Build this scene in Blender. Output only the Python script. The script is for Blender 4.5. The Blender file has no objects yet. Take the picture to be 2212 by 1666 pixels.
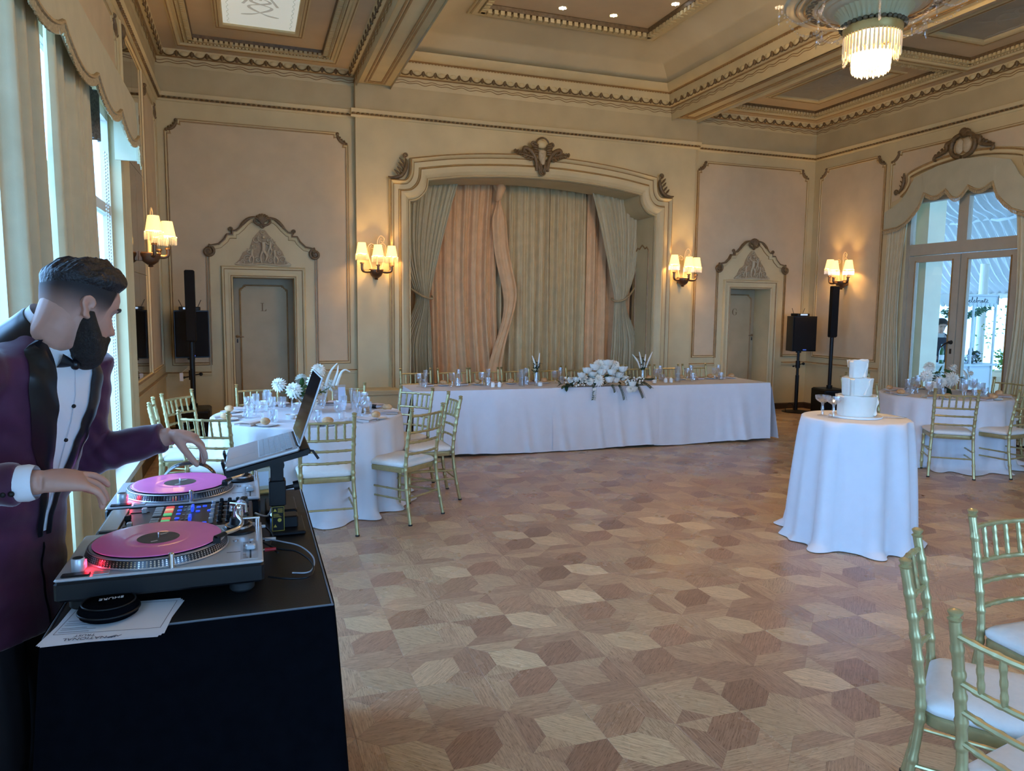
import bpy, bmesh, math, random
from math import sin, cos, pi, sqrt, atan2, radians
from mathutils import Vector, Matrix

S = bpy.context.scene
COL = S.collection
random.seed(7)

# ------------------------------------------------------------ camera
def cam_basis(yaw, pitch, roll):
    f = Vector((sin(yaw)*cos(pitch), cos(yaw)*cos(pitch), -sin(pitch)))
    r = Vector((cos(yaw), -sin(yaw), 0))
    u = r.cross(f)
    return f, r*cos(roll)+u*sin(roll), u*cos(roll)-r*sin(roll)
_f, _r, _u = cam_basis(radians(19.59), radians(5.88), radians(0.586))
cd = bpy.data.cameras.new('camera'); cam = bpy.data.objects.new('camera', cd); COL.objects.link(cam)
cam.matrix_world = Matrix(((_r.x, _u.x, -_f.x, 0), (_r.y, _u.y, -_f.y, 0), (_r.z, _u.z, -_f.z, 1.66), (0, 0, 0, 1)))
cd.sensor_width = 36; cd.sensor_fit = 'HORIZONTAL'; cd.lens = 36*1592/2212
cd.clip_start = 0.05; cd.clip_end = 200
S.camera = cam

# ------------------------------------------------------------ view, sky, daylight, exposure
S.view_settings.view_transform = 'Standard'; S.view_settings.look = 'None'
S.view_settings.exposure = 0.66; S.view_settings.gamma = 1.0; S.view_settings.use_curve_mapping = False
cy = S.cycles
cy.max_bounces = 10; cy.diffuse_bounces = 5; cy.glossy_bounces = 4; cy.transmission_bounces = 8; cy.transparent_max_bounces = 16
cy.caustics_reflective = False; cy.caustics_refractive = False; cy.sample_clamp_indirect = 4.0
cy.use_denoising = True
W = bpy.data.worlds.new('sky'); S.world = W; W.use_nodes = True
_bg = W.node_tree.nodes['Background']
_bg.inputs['Color'].default_value = (0.25, 0.53, 1.0, 1); _bg.inputs['Strength'].default_value = 7.6

def area(name, loc, size, rot, power=0, color=(1, 1, 1), portal=False):
    l = bpy.data.lights.new(name, 'AREA'); l.shape = 'RECTANGLE'; l.size, l.size_y = size
    l.energy = power; l.color = color
    o = bpy.data.objects.new(name, l); COL.objects.link(o); o.location = loc; o.rotation_euler = rot
    if portal: l.cycles.is_portal = True
    return o
def seat_name(i): return SEATS1[i]
SEATS1 = ['at the wall-side setting', 'at the far left setting', 'at the setting nearest the reaching hand', 'behind the laptop', 'at the front right setting', 'at the right edge setting', 'at the far right setting', 'at the middle of the far side', 'at the far left side']
SEATS2 = ['at the left setting near the cake', 'at the front left setting', 'behind the front chair back', 'at the front right setting', 'at the right setting', 'at the far right setting', 'at the far left setting']
ORD = ['first', 'second', 'third', 'fourth', 'fifth', 'sixth', 'seventh', 'eighth', 'ninth', 'tenth']
def point(name, loc, power, color, r=0.03):
    l = bpy.data.lights.new(name, 'POINT'); l.energy = power; l.color = color; l.shadow_soft_size = r
    o = bpy.data.objects.new(name, l); COL.objects.link(o); o.location = loc
    return o
WARM = (1.0, 0.58, 0.19)
XL, XR, YB, YF, Y0 = -1.03, 9.13, 10.386, 10.286, -4.6     # room: left, right, alcove wall, stage wall, wall behind camera
XC = 4.05
# sky portals in the window openings
area('portal_left', (XL-.12, 4.2, 1.85), (6.0, 2.9), (0, -pi/2, 0), portal=True)
area('portal_right', (XR+.2, 7.55, 1.9), (1.9, 3.3), (0, pi/2, 0), portal=True)
area('portal_left_near', (XL-.12, -1.6, 1.85), (4.0, 2.9), (0, -pi/2, 0), portal=True)
area('portal_front', (4.2, Y0-.1, 1.9), (6.0, 2.8), (-pi/2, 0, 0), portal=True)

# ------------------------------------------------------------ materials
def sr(r, g, b):
    c = [(v/255) for v in (r, g, b)]
    return tuple((v/12.92 if v <= .04045 else ((v+.055)/1.055)**2.4) for v in c)
MATS = {}
def mat(name, col, rough=.6, metal=0, noise=0, nscale=20, bump=0, bscale=60, sheen=0, emit=None, estr=0, trans=0, ior=1.45, coat=0, alpha=1, sub=0, spec=.5):
    if name in MATS: return MATS[name]
    m = bpy.data.materials.new(name); m.use_nodes = True; nt = m.node_tree; b = nt.nodes['Principled BSDF']
    def si(k, v):
        if k in b.inputs: b.inputs[k].default_value = v
    si('Base Color', (*col, 1)); si('Roughness', rough); si('Metallic', metal); si('Specular IOR Level', spec)
    si('Transmission Weight', trans); si('IOR', ior); si('Coat Weight', coat); si('Alpha', alpha)
    if sheen: si('Sheen Weight', sheen); si('Sheen Roughness', .4)
    if sub: si('Subsurface Weight', sub); si('Subsurface Radius', (.012, .005, .003))
    if emit: si('Emission Color', (*emit, 1)); si('Emission Strength', estr)
    if noise or bump:
        tc = nt.nodes.new('ShaderNodeTexCoord')
    if noise:
        n = nt.nodes.new('ShaderNodeTexNoise'); n.inputs['Scale'].default_value = nscale; n.inputs['Detail'].default_value = 5
        nt.links.new(tc.outputs['Object'], n.inputs['Vector'])
        r = nt.nodes.new('ShaderNodeMapRange'); r.inputs[1].default_value = .3; r.inputs[2].default_value = .7
        r.inputs[3].default_value = 1-noise; r.inputs[4].default_value = 1+noise
        mx = nt.nodes.new('ShaderNodeVectorMath'); mx.operation = 'SCALE'; mx.inputs[0].default_value = col
        nt.links.new(n.outputs['Fac'], r.inputs[0]); nt.links.new(r.outputs[0], mx.inputs['Scale']); nt.links.new(mx.outputs[0], b.inputs['Base Color'])
    if bump:
        n2 = nt.nodes.new('ShaderNodeTexNoise'); n2.inputs['Scale'].default_value = bscale; n2.inputs['Detail'].default_value = 4
        nt.links.new(tc.outputs['Object'], n2.inputs['Vector'])
        bp = nt.nodes.new('ShaderNodeBump'); bp.inputs['Strength'].default_value = bump; bp.inputs['Distance'].default_value = .01
        nt.links.new(n2.outputs['Fac'], bp.inputs['Height']); nt.links.new(bp.outputs[0], b.inputs['Normal'])
    MATS[name] = m
    return m

CREAM = mat('cream_paint', (.60, .50, .285), .5, noise=.07, nscale=3, bump=.03, bscale=90)
PANEL = mat('pink_beige_wallcloth', (.58, .47, .31), .75, noise=.06, nscale=4, bump=.05, bscale=400)
FRIEZE = mat('frieze_paint', (.52, .43, .25), .55, noise=.08, nscale=3)
CEILP = mat('ceiling_paint', (.56, .44, .285), .6, noise=.07, nscale=2.5)
COVEP = mat('cove_paint', (.56, .49, .32), .6, noise=.08, nscale=2)
GOLDP = mat('gilt_line', (.31, .19, .075), .4, noise=.2, nscale=15)
BRONZE = mat('bronzed_plaster', (.145, .095, .045), .4, noise=.3, nscale=30)
RELIEF = mat('relief_plaster', (.50, .42, .28), .5, noise=.12, nscale=25)
RELIEFD = mat('relief_brown_glaze', (.36, .265, .15), .5, noise=.2, nscale=30)  # brown glaze behind the relief figures
DOORP = mat('door_paint', (.46, .375, .225), .5, noise=.07, nscale=4)
DARKWOOD = mat('dark_skirting_wood', (.05, .028, .016), .45, noise=.2, nscale=8)
BRASS = mat('aged_brass', (.33, .21, .11), .35, .9, noise=.15, nscale=20)
BRONZEM = mat('bronze_metal', (.20, .12, .075), .38, .85)
DARKMETAL = mat('dark_metal', (.05, .045, .04), .4, .8)
CURT_C = mat('sage_cream_curtain', (.54, .48, .31), .8, noise=.06, nscale=10, bump=.06, bscale=300, sheen=.2)
CURT_P = mat('dusty_pink_curtain', (.76, .48, .25), .8, noise=.08, nscale=8, bump=.06, bscale=300, sheen=.2)
CURT_G = mat('olive_tan_curtain', (.62, .48, .26), .8, noise=.08, nscale=8, bump=.06, bscale=300, sheen=.2)
FRINGE = mat('gold_fringe', (.42, .31, .16), .7, noise=.25, nscale=60)
LINEN = mat('white_linen', (.69, .71, .75), .75, noise=.02, nscale=12, bump=.04, bscale=500)
NAPKIN = mat('blush_napkin', (.66, .55, .50), .8, noise=.03, nscale=30)
CHINA = mat('white_china', (.82, .82, .80), .15)
BREAD = mat('bread_crust', (.62, .36, .17), .55, noise=.3, nscale=25)
STEEL = mat('polished_steel', (.62, .62, .62), .2, 1)
GOLDCH = mat('champagne_gold_paint', (.46, .39, .19), .32, .55, noise=.08, nscale=30)
CUSH = mat('white_seat_fabric', (.76, .74, .69), .75, noise=.03, nscale=40, bump=.08, bscale=200)
BLACKCLOTH = mat('black_table_cloth', (.0022, .0024, .0035), .9, noise=.2, nscale=30, bump=.08, bscale=400, spec=.02)
BLACKVINYL = mat('black_vinyl', (.005, .005, .0055), .45, bump=.1, bscale=300)
BLACKPL = mat('black_plastic', (.006, .006, .007), .4, spec=.35)
BLACKMESH = mat('black_speaker_grille', (.004, .004, .0055), .6, bump=.4, bscale=500, spec=.25)
RUBBER = mat('black_rubber', (.012, .012, .012), .7)
SILVERP = mat('silver_turntable_paint', (.56, .59, .62), .36, .45)
SILVER = mat('chrome', (.72, .72, .74), .16, 1)
ALUM = mat('brushed_aluminium', (.50, .51, .53), .38, .75)
PINKV = mat('pink_vinyl', (.90, .19, .57), .22, noise=.05, nscale=8, coat=.6)
LABELM = mat('dark_record_label', (.075, .06, .05), .5, noise=.2, nscale=30)
WHITEP = mat('white_print', (.75, .75, .75), .6)
SCREEN = mat('laptop_screen_glass', (.012, .010, .010), .06, spec=.8)
CABLEW = mat('white_cable', (.6, .6, .6), .5)
PAPER = mat('white_paper', (.70, .74, .80), .8)
INK = mat('grey_ink', (.10, .10, .13), .8)
WHITEFLOWER = mat('white_petals', (.83, .82, .74), .7, noise=.05, nscale=30)
LEAF = mat('green_leaves', (.055, .13, .035), .5, noise=.35, nscale=30)
DLEAF = mat('dark_green_leaves', (.018, .055, .025), .4, noise=.3, nscale=30)
CAKE = mat('white_fondant', (.80, .77, .69), .55, noise=.02, nscale=20, sub=.1)
WFRAME = mat('white_window_paint', (.68, .66, .58), .45, noise=.04, nscale=6)
SHADE = mat('glowing_lamp_shade', (.9, .72, .40), .8, emit=(1.0, .60, .20), estr=1.2)

def glassmat(name, tint, fac, rough=.02, frost=0, ior=1.5):
    m = bpy.data.materials.new(name); m.use_nodes = True; nt = m.node_tree; nt.nodes.clear()
    o = nt.nodes.new('ShaderNodeOutputMaterial'); mix = nt.nodes.new('ShaderNodeMixShader')
    t = nt.nodes.new('ShaderNodeBsdfTransparent'); t.inputs[0].default_value = (*tint, 1)
    g = nt.nodes.new('ShaderNodeBsdfGlossy'); g.inputs['Color'].default_value = (1, 1, 1, 1); g.inputs['Roughness'].default_value = rough
    f0 = ((ior-1)/(ior+1))**2; fr = nt.nodes.new('ShaderNodeLayerWeight'); fr.inputs['Blend'].default_value = .5
    pw = nt.nodes.new('ShaderNodeMath'); pw.operation = 'POWER'; pw.inputs[1].default_value = 5; nt.links.new(fr.outputs['Facing'], pw.inputs[0])
    ad = nt.nodes.new('ShaderNodeMath'); ad.operation = 'MULTIPLY_ADD'; ad.inputs[1].default_value = .85; ad.inputs[2].default_value = fac+f0; ad.use_clamp = True
    nt.links.new(pw.outputs[0], ad.inputs[0]); nt.links.new(ad.outputs[0], mix.inputs[0])
    nt.links.new(t.outputs[0], mix.inputs[1]); nt.links.new(g.outputs[0], mix.inputs[2]); nt.links.new(mix.outputs[0], o.inputs[0])
    if frost:
        d = nt.nodes.new('ShaderNodeBsdfTranslucent'); d.inputs[0].default_value = (.9, .93, .96, 1); m2 = nt.nodes.new('ShaderNodeMixShader'); m2.inputs[0].default_value = frost
        nt.links.new(mix.outputs[0], m2.inputs[1]); nt.links.new(d.outputs[0], m2.inputs[2]); nt.links.new(m2.outputs[0], o.inputs[0])
    MATS[name] = m
    return m
PANE = glassmat('window_glass', (.98, .99, .99), 0.0, ior=1.3)
CRYSTAL = glassmat('cut_crystal', (.95, .96, .98), .10, .10, .09)
MIRROR = mat('aged_mirror', (.60, .57, .52), .03, 1)

# ------------------------------------------------------------ mesh helpers
class MB:
    def __init__(s): s.v = []; s.f = []; s.m = []
    def add(s, vs, fs, m=0):
        o = len(s.v); s.v += [tuple(v) for v in vs]
        for f in fs: s.f.append(tuple(i+o for i in f)); s.m.append(m)
        return s
    def box(s, x0, x1, y0, y1, z0, z1, m=0):
        return s.add([(x0,y0,z0),(x1,y0,z0),(x1,y1,z0),(x0,y1,z0),(x0,y0,z1),(x1,y0,z1),(x1,y1,z1),(x0,y1,z1)],
              [(0,3,2,1),(4,5,6,7),(0,1,5,4),(1,2,6,5),(2,3,7,6),(3,0,4,7)], m)
    def cbox(s, x0, x1, y0, y1, z0, z1, c, m=0):          # box with chamfered edges all round
        vs = []; fs = []
        def ring(i, z): return [(x0+i, y0+c if 0 else y0+i, z), (x1-i, y0+i, z), (x1-i, y1-i, z), (x0+i, y1-i, z)]
        def oct_(i, z):
            a = c
            X0, X1, Y0_, Y1 = x0+i, x1-i, y0+i, y1-i
            return [(X0+a,Y0_,z),(X1-a,Y0_,z),(X1,Y0_+a,z),(X1,Y1-a,z),(X1-a,Y1,z),(X0+a,Y1,z),(X0,Y1-a,z),(X0,Y0_+a,z)]
        rings = [oct_(c, z0), oct_(0, z0+c), oct_(0, z1-c), oct_(c, z1)]
        for r in rings: vs += r
        for k in range(3):
            for j in range(8): fs.append((k*8+j, k*8+(j+1) % 8, (k+1)*8+(j+1) % 8, (k+1)*8+j))
        fs.append(tuple(range(7, -1, -1))); fs.append(tuple(range(24, 32)))
        return s.add(vs, fs, m)
    def tube(s, path, rad, n=8, m=0, caps=True, closed=False, flat=1.0, up=None):
        P = [Vector(p) for p in path]; k = len(P)
        R = rad if isinstance(rad, (list, tuple)) else [rad]*k
        T = []
        for i in range(k):
            a = P[(i-1) % k] if (closed or i > 0) else P[i]; b = P[(i+1) % k] if (closed or i < k-1) else P[i]
            t = b-a; T.append(t.normalized() if t.length > 1e-9 else Vector((0, 0, 1)))
        ref = Vector(up) if up else (Vector((0, 0, 1)) if abs(T[0].z) < .9 else Vector((1, 0, 0)))
        N = (ref - T[0]*ref.dot(T[0])).normalized()
        vs = []; fs = []
        for i in range(k):
            if i:
                N = N - T[i]*N.dot(T[i])
                N = N.normalized() if N.length > 1e-6 else T[i].orthogonal().normalized()
            if up:
                q = Vector(up); q = q - T[i]*q.dot(T[i])
                if q.length > 1e-4: N = q.normalized()
            B = T[i].cross(N)
            r = R[i]; rn, rb = (r if isinstance(r, (tuple, list)) else (r*flat, r))
            for j in range(n):
                a = 2*pi*j/n
                vs.append(P[i] + N*(rn*cos(a)) + B*(rb*sin(a)))
        kk = k if closed else k-1
        for i in range(kk):
            for j in range(n):
                i2 = (i+1) % k
                fs.append((i*n+j, i*n+(j+1) % n, i2*n+(j+1) % n, i2*n+j))
        if caps and not closed:
            fs.append(tuple(range(n-1, -1, -1))); fs.append(tuple((k-1)*n+j for j in range(n)))
        return s.add(vs, fs, m)
    def cyl(s, p0, p1, r0, r1=None, n=16, m=0, caps=True): return s.tube([p0, p1], [r0, r0 if r1 is None else r1], n, m, caps)
    def lathe(s, prof, n=24, c=(0, 0, 0), m=0, cap=True, closed=False, arc=None):
        vs = []; fs = []; k = len(prof)
        for (r, z) in prof:
            for j in range(n):
                a = 2*pi*j/n
                vs.append((c[0]+r*cos(a), c[1]+r*sin(a), c[2]+z))
        for i in range(k if closed else k-1):
            i2 = (i+1) % k
            for j in range(n): fs.append((i*n+j, i*n+(j+1) % n, i2*n+(j+1) % n, i2*n+j))
        if cap and not closed:
            if prof[0][0] > 1e-5: fs.append(tuple(range(n-1, -1, -1)))
            if prof[-1][0] > 1e-5: fs.append(tuple((k-1)*n+j for j in range(n)))
        return s.add(vs, fs, m)
    def ball(s, c, r, nu=12, nv=8, m=0, mtx=None):
        if not isinstance(r, (tuple, list)): r = (r, r, r)
        vs = []; fs = []
        for i in range(nv+1):
            th = pi*i/nv
            for j in range(nu):
                a = 2*pi*j/nu
                p = Vector((r[0]*sin(th)*cos(a), r[1]*sin(th)*sin(a), r[2]*cos(th)))
                if mtx: p = mtx @ p
                vs.append((c[0]+p.x, c[1]+p.y, c[2]+p.z))
        for i in range(nv):
            for j in range(nu): fs.append((i*nu+j, (i+1)*nu+j, (i+1)*nu+(j+1) % nu, i*nu+(j+1) % nu))
        return s.add(vs, fs, m)
    def grid(s, fn, nu, nv, m=0, closeu=False):
        vs = [fn(i/nu if not closeu else i/nu, j/nv) for j in range(nv+1) for i in range(nu+(0 if closeu else 1))]
        w = nu if closeu else nu+1; fs = []
        for j in range(nv):
            for i in range(nu):
                i2 = (i+1) % w if closeu else i+1
                fs.append((j*w+i, j*w+i2, (j+1)*w+i2, (j+1)*w+i))
        return s.add(vs, fs, m)
    def prism(s, poly, h0, h1, fn=None, m=0):             # poly (u,v); fn(u,v,h) -> xyz
        fn = fn or (lambda u, v, h: (u, v, h)); n = len(poly)
        vs = [fn(u, v, h0) for u, v in poly]+[fn(u, v, h1) for u, v in poly]
        fs = [tuple(range(n-1, -1, -1)), tuple(range(n, 2*n))]+[(i, (i+1) % n, n+(i+1) % n, n+i) for i in range(n)]
        return s.add(vs, fs, m)
    def sweep(s, path, prof, fn, closed=False, m=0):      # mitred moulding: path (u,v), prof [(d,h)], d to the left of travel
        curves = [offset(path, d, closed) for d, h in prof]; k = len(path); q = len(prof); vs = []; fs = []
        for (d, h), c in zip(prof, curves):
            for (u, v) in c: vs.append(fn(u, v, h))
        for a in range(q-1):
            for i in range(k if closed else k-1):
                i2 = (i+1) % k
                fs.append((a*k+i, a*k+i2, (a+1)*k+i2, (a+1)*k+i))
        if not closed:
            fs.append(tuple(a*k for a in range(q))); fs.append(tuple(a*k+k-1 for a in range(q-1, -1, -1)))
        mm = m if isinstance(m, (list, tuple)) else None
        o = len(s.f); s.add(vs, fs, 0 if mm else m)
        if mm:
            per = k if closed else k-1
            for a in range(q-1):
                for i in range(per): s.m[o+a*per+i] = mm[a]
        return s
    def rects(s, x0, x1, y0, y1, prof, m=0):              # moulding round a rectangle, prof [(inset, z)]
        vs = []; fs = []
        for d, z in prof: vs += [(x0+d, y0+d, z), (x1-d, y0+d, z), (x1-d, y1-d, z), (x0+d, y1-d, z)]
        mm = m if isinstance(m, (list, tuple)) else [m]*(len(prof)-1)
        for a in range(len(prof)-1):
            s.add([], [], 0)
            for i in range(4): fs.append((a*4+i, a*4+(i+1) % 4, (a+1)*4+(i+1) % 4, (a+1)*4+i))
        o = len(s.f); s.add(vs, fs)
        for a in range(len(prof)-1):
            for i in range(4): s.m[o+a*4+i] = mm[a]
        return s
    def xf(s, M, start=0):
        for i in range(start, len(s.v)): s.v[i] = tuple(M @ Vector(s.v[i]))
        return s
    def build(s, name, mats, parent=None, smooth=None, fix=False, loc=None):
        me = bpy.data.meshes.new(name); me.from_pydata(s.v, [], s.f)
        if not isinstance(mats, (list, tuple)): mats = [mats]
        for mt in mats: me.materials.append(mt)
        if len(mats) > 1: me.polygons.foreach_set('material_index', s.m)
        if fix:
            b = bmesh.new(); b.from_mesh(me); bmesh.ops.remove_doubles(b, verts=b.verts, dist=1e-6); bmesh.ops.recalc_face_normals(b, faces=b.faces); b.to_mesh(me); b.free()
        if smooth is not None:
            me.shade_smooth(); me.set_sharp_from_angle(angle=radians(smooth))
        me.update()
        o = bpy.data.objects.new(name, me); COL.objects.link(o)
        if parent: o.parent = parent
        if loc: o.location = loc
        return o

def offset(path, d, closed):
    k = len(path); out = []
    for i in range(k):
        p = path[i]
        a = path[i-1] if (closed or i > 0) else None; b = path[(i+1) % k] if (closed or i < k-1) else None
        def nrm(p, q):
            dx, dy = q[0]-p[0], q[1]-p[1]; l = sqrt(dx*dx+dy*dy) or 1
            return (-dy/l, dx/l)
        if a is None: n = nrm(p, b); sc = 1
        elif b is None: n = nrm(a, p); sc = 1
        else:
            n1, n2 = nrm(a, p), nrm(p, b); n = (n1[0]+n2[0], n1[1]+n2[1]); l = sqrt(n[0]**2+n[1]**2)
            if l < 1e-6: n = n1; sc = 1
            else:
                n = (n[0]/l, n[1]/l); sc = 1/max(.35, n[0]*n1[0]+n[1]*n1[1])
        out.append((p[0]+n[0]*d*sc, p[1]+n[1]*d*sc))
    return out
def arc(cx, cy, r, a0, a1, n=8): return [(cx+r*cos(radians(a0+(a1-a0)*i/n)), cy+r*sin(radians(a0+(a1-a0)*i/n))) for i in range(n+1)]
def bez(p0, p1, p2, p3, n=12):
    o = []
    for i in range(n+1):
        t = i/n; a = (1-t)**3; b = 3*t*(1-t)**2; c = 3*t*t*(1-t); d = t**3
        o.append(tuple(a*p0[k]+b*p1[k]+c*p2[k]+d*p3[k] for k in range(len(p0))))
    return o
def spline(P, n=6):                                       # Catmull-Rom through points
    o = []; k = len(P)
    for i in range(k-1):
        a, b, c, d = P[max(i-1, 0)], P[i], P[i+1], P[min(i+2, k-1)]
        for j in range(n):
            t = j/n
            o.append(tuple(.5*((2*b[q])+(-a[q]+c[q])*t+(2*a[q]-5*b[q]+4*c[q]-d[q])*t*t+(-a[q]+3*b[q]-3*c[q]+d[q])*t**3) for q in range(len(b))))
    o.append(tuple(P[-1])); return o
def tag(o, label=None, cat=None, group=None, kind=None):
    if label: o['label'] = label
    if cat: o['category'] = cat
    if group: o['group'] = group
    if kind: o['kind'] = kind
    return o
def empty(name, loc=(0, 0, 0), rz=0, label=None, cat=None, group=None):
    o = bpy.data.objects.new(name, None); COL.objects.link(o); o.location = loc; o.rotation_euler = (0, 0, rz); o.empty_display_size = .1
    return tag(o, label, cat, group)
def dup(root, loc, rz=0, label=None, group=None, scale=None):
    r = root.copy(); COL.objects.link(r); r.location = loc; r.rotation_euler = (0, 0, rz)
    if label: r['label'] = label
    if group: r['group'] = group
    if scale: r.scale = scale
    for ch in list(root.children):
        c = ch.copy(); COL.objects.link(c); c.parent = r
        for g in list(ch.children):
            d = g.copy(); COL.objects.link(d); d.parent = c
    return r
def struct(o): o['kind'] = 'structure'; return o
def group_empty(name): return struct(empty(name))
# wall-plane mappings (u along the wall, v up, h out into the room)
def on_back(Y): return lambda u, v, h: (u, Y-h, v)
def on_left(u, v, h): return (XL+h, u, v)
def on_right(u, v, h): return (XR-h, u, v)
def smoothstep(a, b, x):
    t = max(0, min(1, (x-a)/(b-a))); return t*t*(3-2*t)
def text_mesh(txt, size, mtl, name='lettering', parent=None, depth=.0006, mtx=None, shear=0):
    cu = bpy.data.curves.new(name, 'FONT'); cu.body = txt; cu.size = size; cu.align_x = 'CENTER'; cu.align_y = 'CENTER'; cu.extrude = depth; cu.shear = shear
    to = bpy.data.objects.new(name+'_curve', cu); COL.objects.link(to)
    dg = bpy.context.evaluated_depsgraph_get(); me = bpy.data.meshes.new_from_object(to.evaluated_get(dg))
    bpy.data.objects.remove(to); bpy.data.curves.remove(cu)
    me.materials.clear(); me.materials.append(mtl)
    if mtx: me.transform(mtx)
    o = bpy.data.objects.new(name, me); COL.objects.link(o)
    if parent: o.parent = parent
    return o
# ============================================================ FLOOR: star-and-hexagon parquet, every block real
def wood_mat():
    m = bpy.data.materials.new('parquet_wood'); m.use_nodes = True; nt = m.node_tree; b = nt.nodes['Principled BSDF']
    at = nt.nodes.new('ShaderNodeAttribute'); at.attribute_name = 'tone'
    uv = nt.nodes.new('ShaderNodeUVMap'); uv.uv_map = 'grain'
    mp = nt.nodes.new('ShaderNodeMapping'); mp.inputs['Scale'].default_value = (9, 150, 1)
    n = nt.nodes.new('ShaderNodeTexNoise'); n.inputs['Scale'].default_value = 1.0; n.inputs['Detail'].default_value = 6; n.inputs['Roughness'].default_value = .65
    cr = nt.nodes.new('ShaderNodeValToRGB'); e = cr.color_ramp.elements
    e[0].position = .30; e[0].color = (.50, .46, .42, 1); e[1].position = .62; e[1].color = (1.08, 1.06, 1.03, 1)
    mp2 = nt.nodes.new('ShaderNodeMapping'); mp2.inputs['Scale'].default_value = (30, 260, 1)
    n2 = nt.nodes.new('ShaderNodeTexNoise'); n2.inputs['Scale'].default_value = 1.0; n2.inputs['Detail'].default_value = 2
    cr2 = nt.nodes.new('ShaderNodeValToRGB'); e = cr2.color_ramp.elements
    e[0].position = .33; e[0].color = (.40, .35, .32, 1); e[1].position = .40; e[1].color = (1, 1, 1, 1)
    tc = nt.nodes.new('ShaderNodeNewGeometry')
    n3 = nt.nodes.new('ShaderNodeTexNoise'); n3.inputs['Scale'].default_value = 1.6; n3.inputs['Detail'].default_value = 5
    cr3 = nt.nodes.new('ShaderNodeMapRange'); cr3.inputs[1].default_value = .35; cr3.inputs[2].default_value = .65; cr3.inputs[3].default_value = .22; cr3.inputs[4].default_value = .38
    m1 = nt.nodes.new('ShaderNodeMix'); m1.data_type = 'RGBA'; m1.blend_type = 'MULTIPLY'; m1.inputs[0].default_value = .85
    m2 = nt.nodes.new('ShaderNodeMix'); m2.data_type = 'RGBA'; m2.blend_type = 'MULTIPLY'; m2.inputs[0].default_value = .75
    L = nt.links.new
    L(uv.outputs[0], mp.inputs[0]); L(mp.outputs[0], n.inputs['Vector']); L(n.outputs['Fac'], cr.inputs[0])
    L(uv.outputs[0], mp2.inputs[0]); L(mp2.outputs[0], n2.inputs['Vector']); L(n2.outputs['Fac'], cr2.inputs[0])
    L(at.outputs['Color'], m1.inputs[6]); L(cr.outputs[0], m1.inputs[7]); L(m1.outputs[2], m2.inputs[6]); L(cr2.outputs[0], m2.inputs[7])
    L(m2.outputs[2], b.inputs['Base Color'])
    L(tc.outputs['Position'], n3.inputs['Vector']); L(n3.outputs['Fac'], cr3.inputs[0]); L(cr3.outputs[0], b.inputs['Roughness'])
    bp = nt.nodes.new('ShaderNodeBump'); bp.inputs['Strength'].default_value = .12; bp.inputs['Distance'].default_value = .002
    L(n.outputs['Fac'], bp.inputs['Height']); L(bp.outputs[0], b.inputs['Normal'])
    b.inputs['Specular IOR Level'].default_value = .42
    return m
WOOD = wood_mat()
SUBFLOOR = mat('dark_floor_joint', (.055, .035, .022), .8)
fb = MB(); fb.box(XL-.3, XR+.35, Y0-.3, 11.8, -.12, -.004); floor = struct(fb.build('floor', SUBFLOOR))
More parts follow.
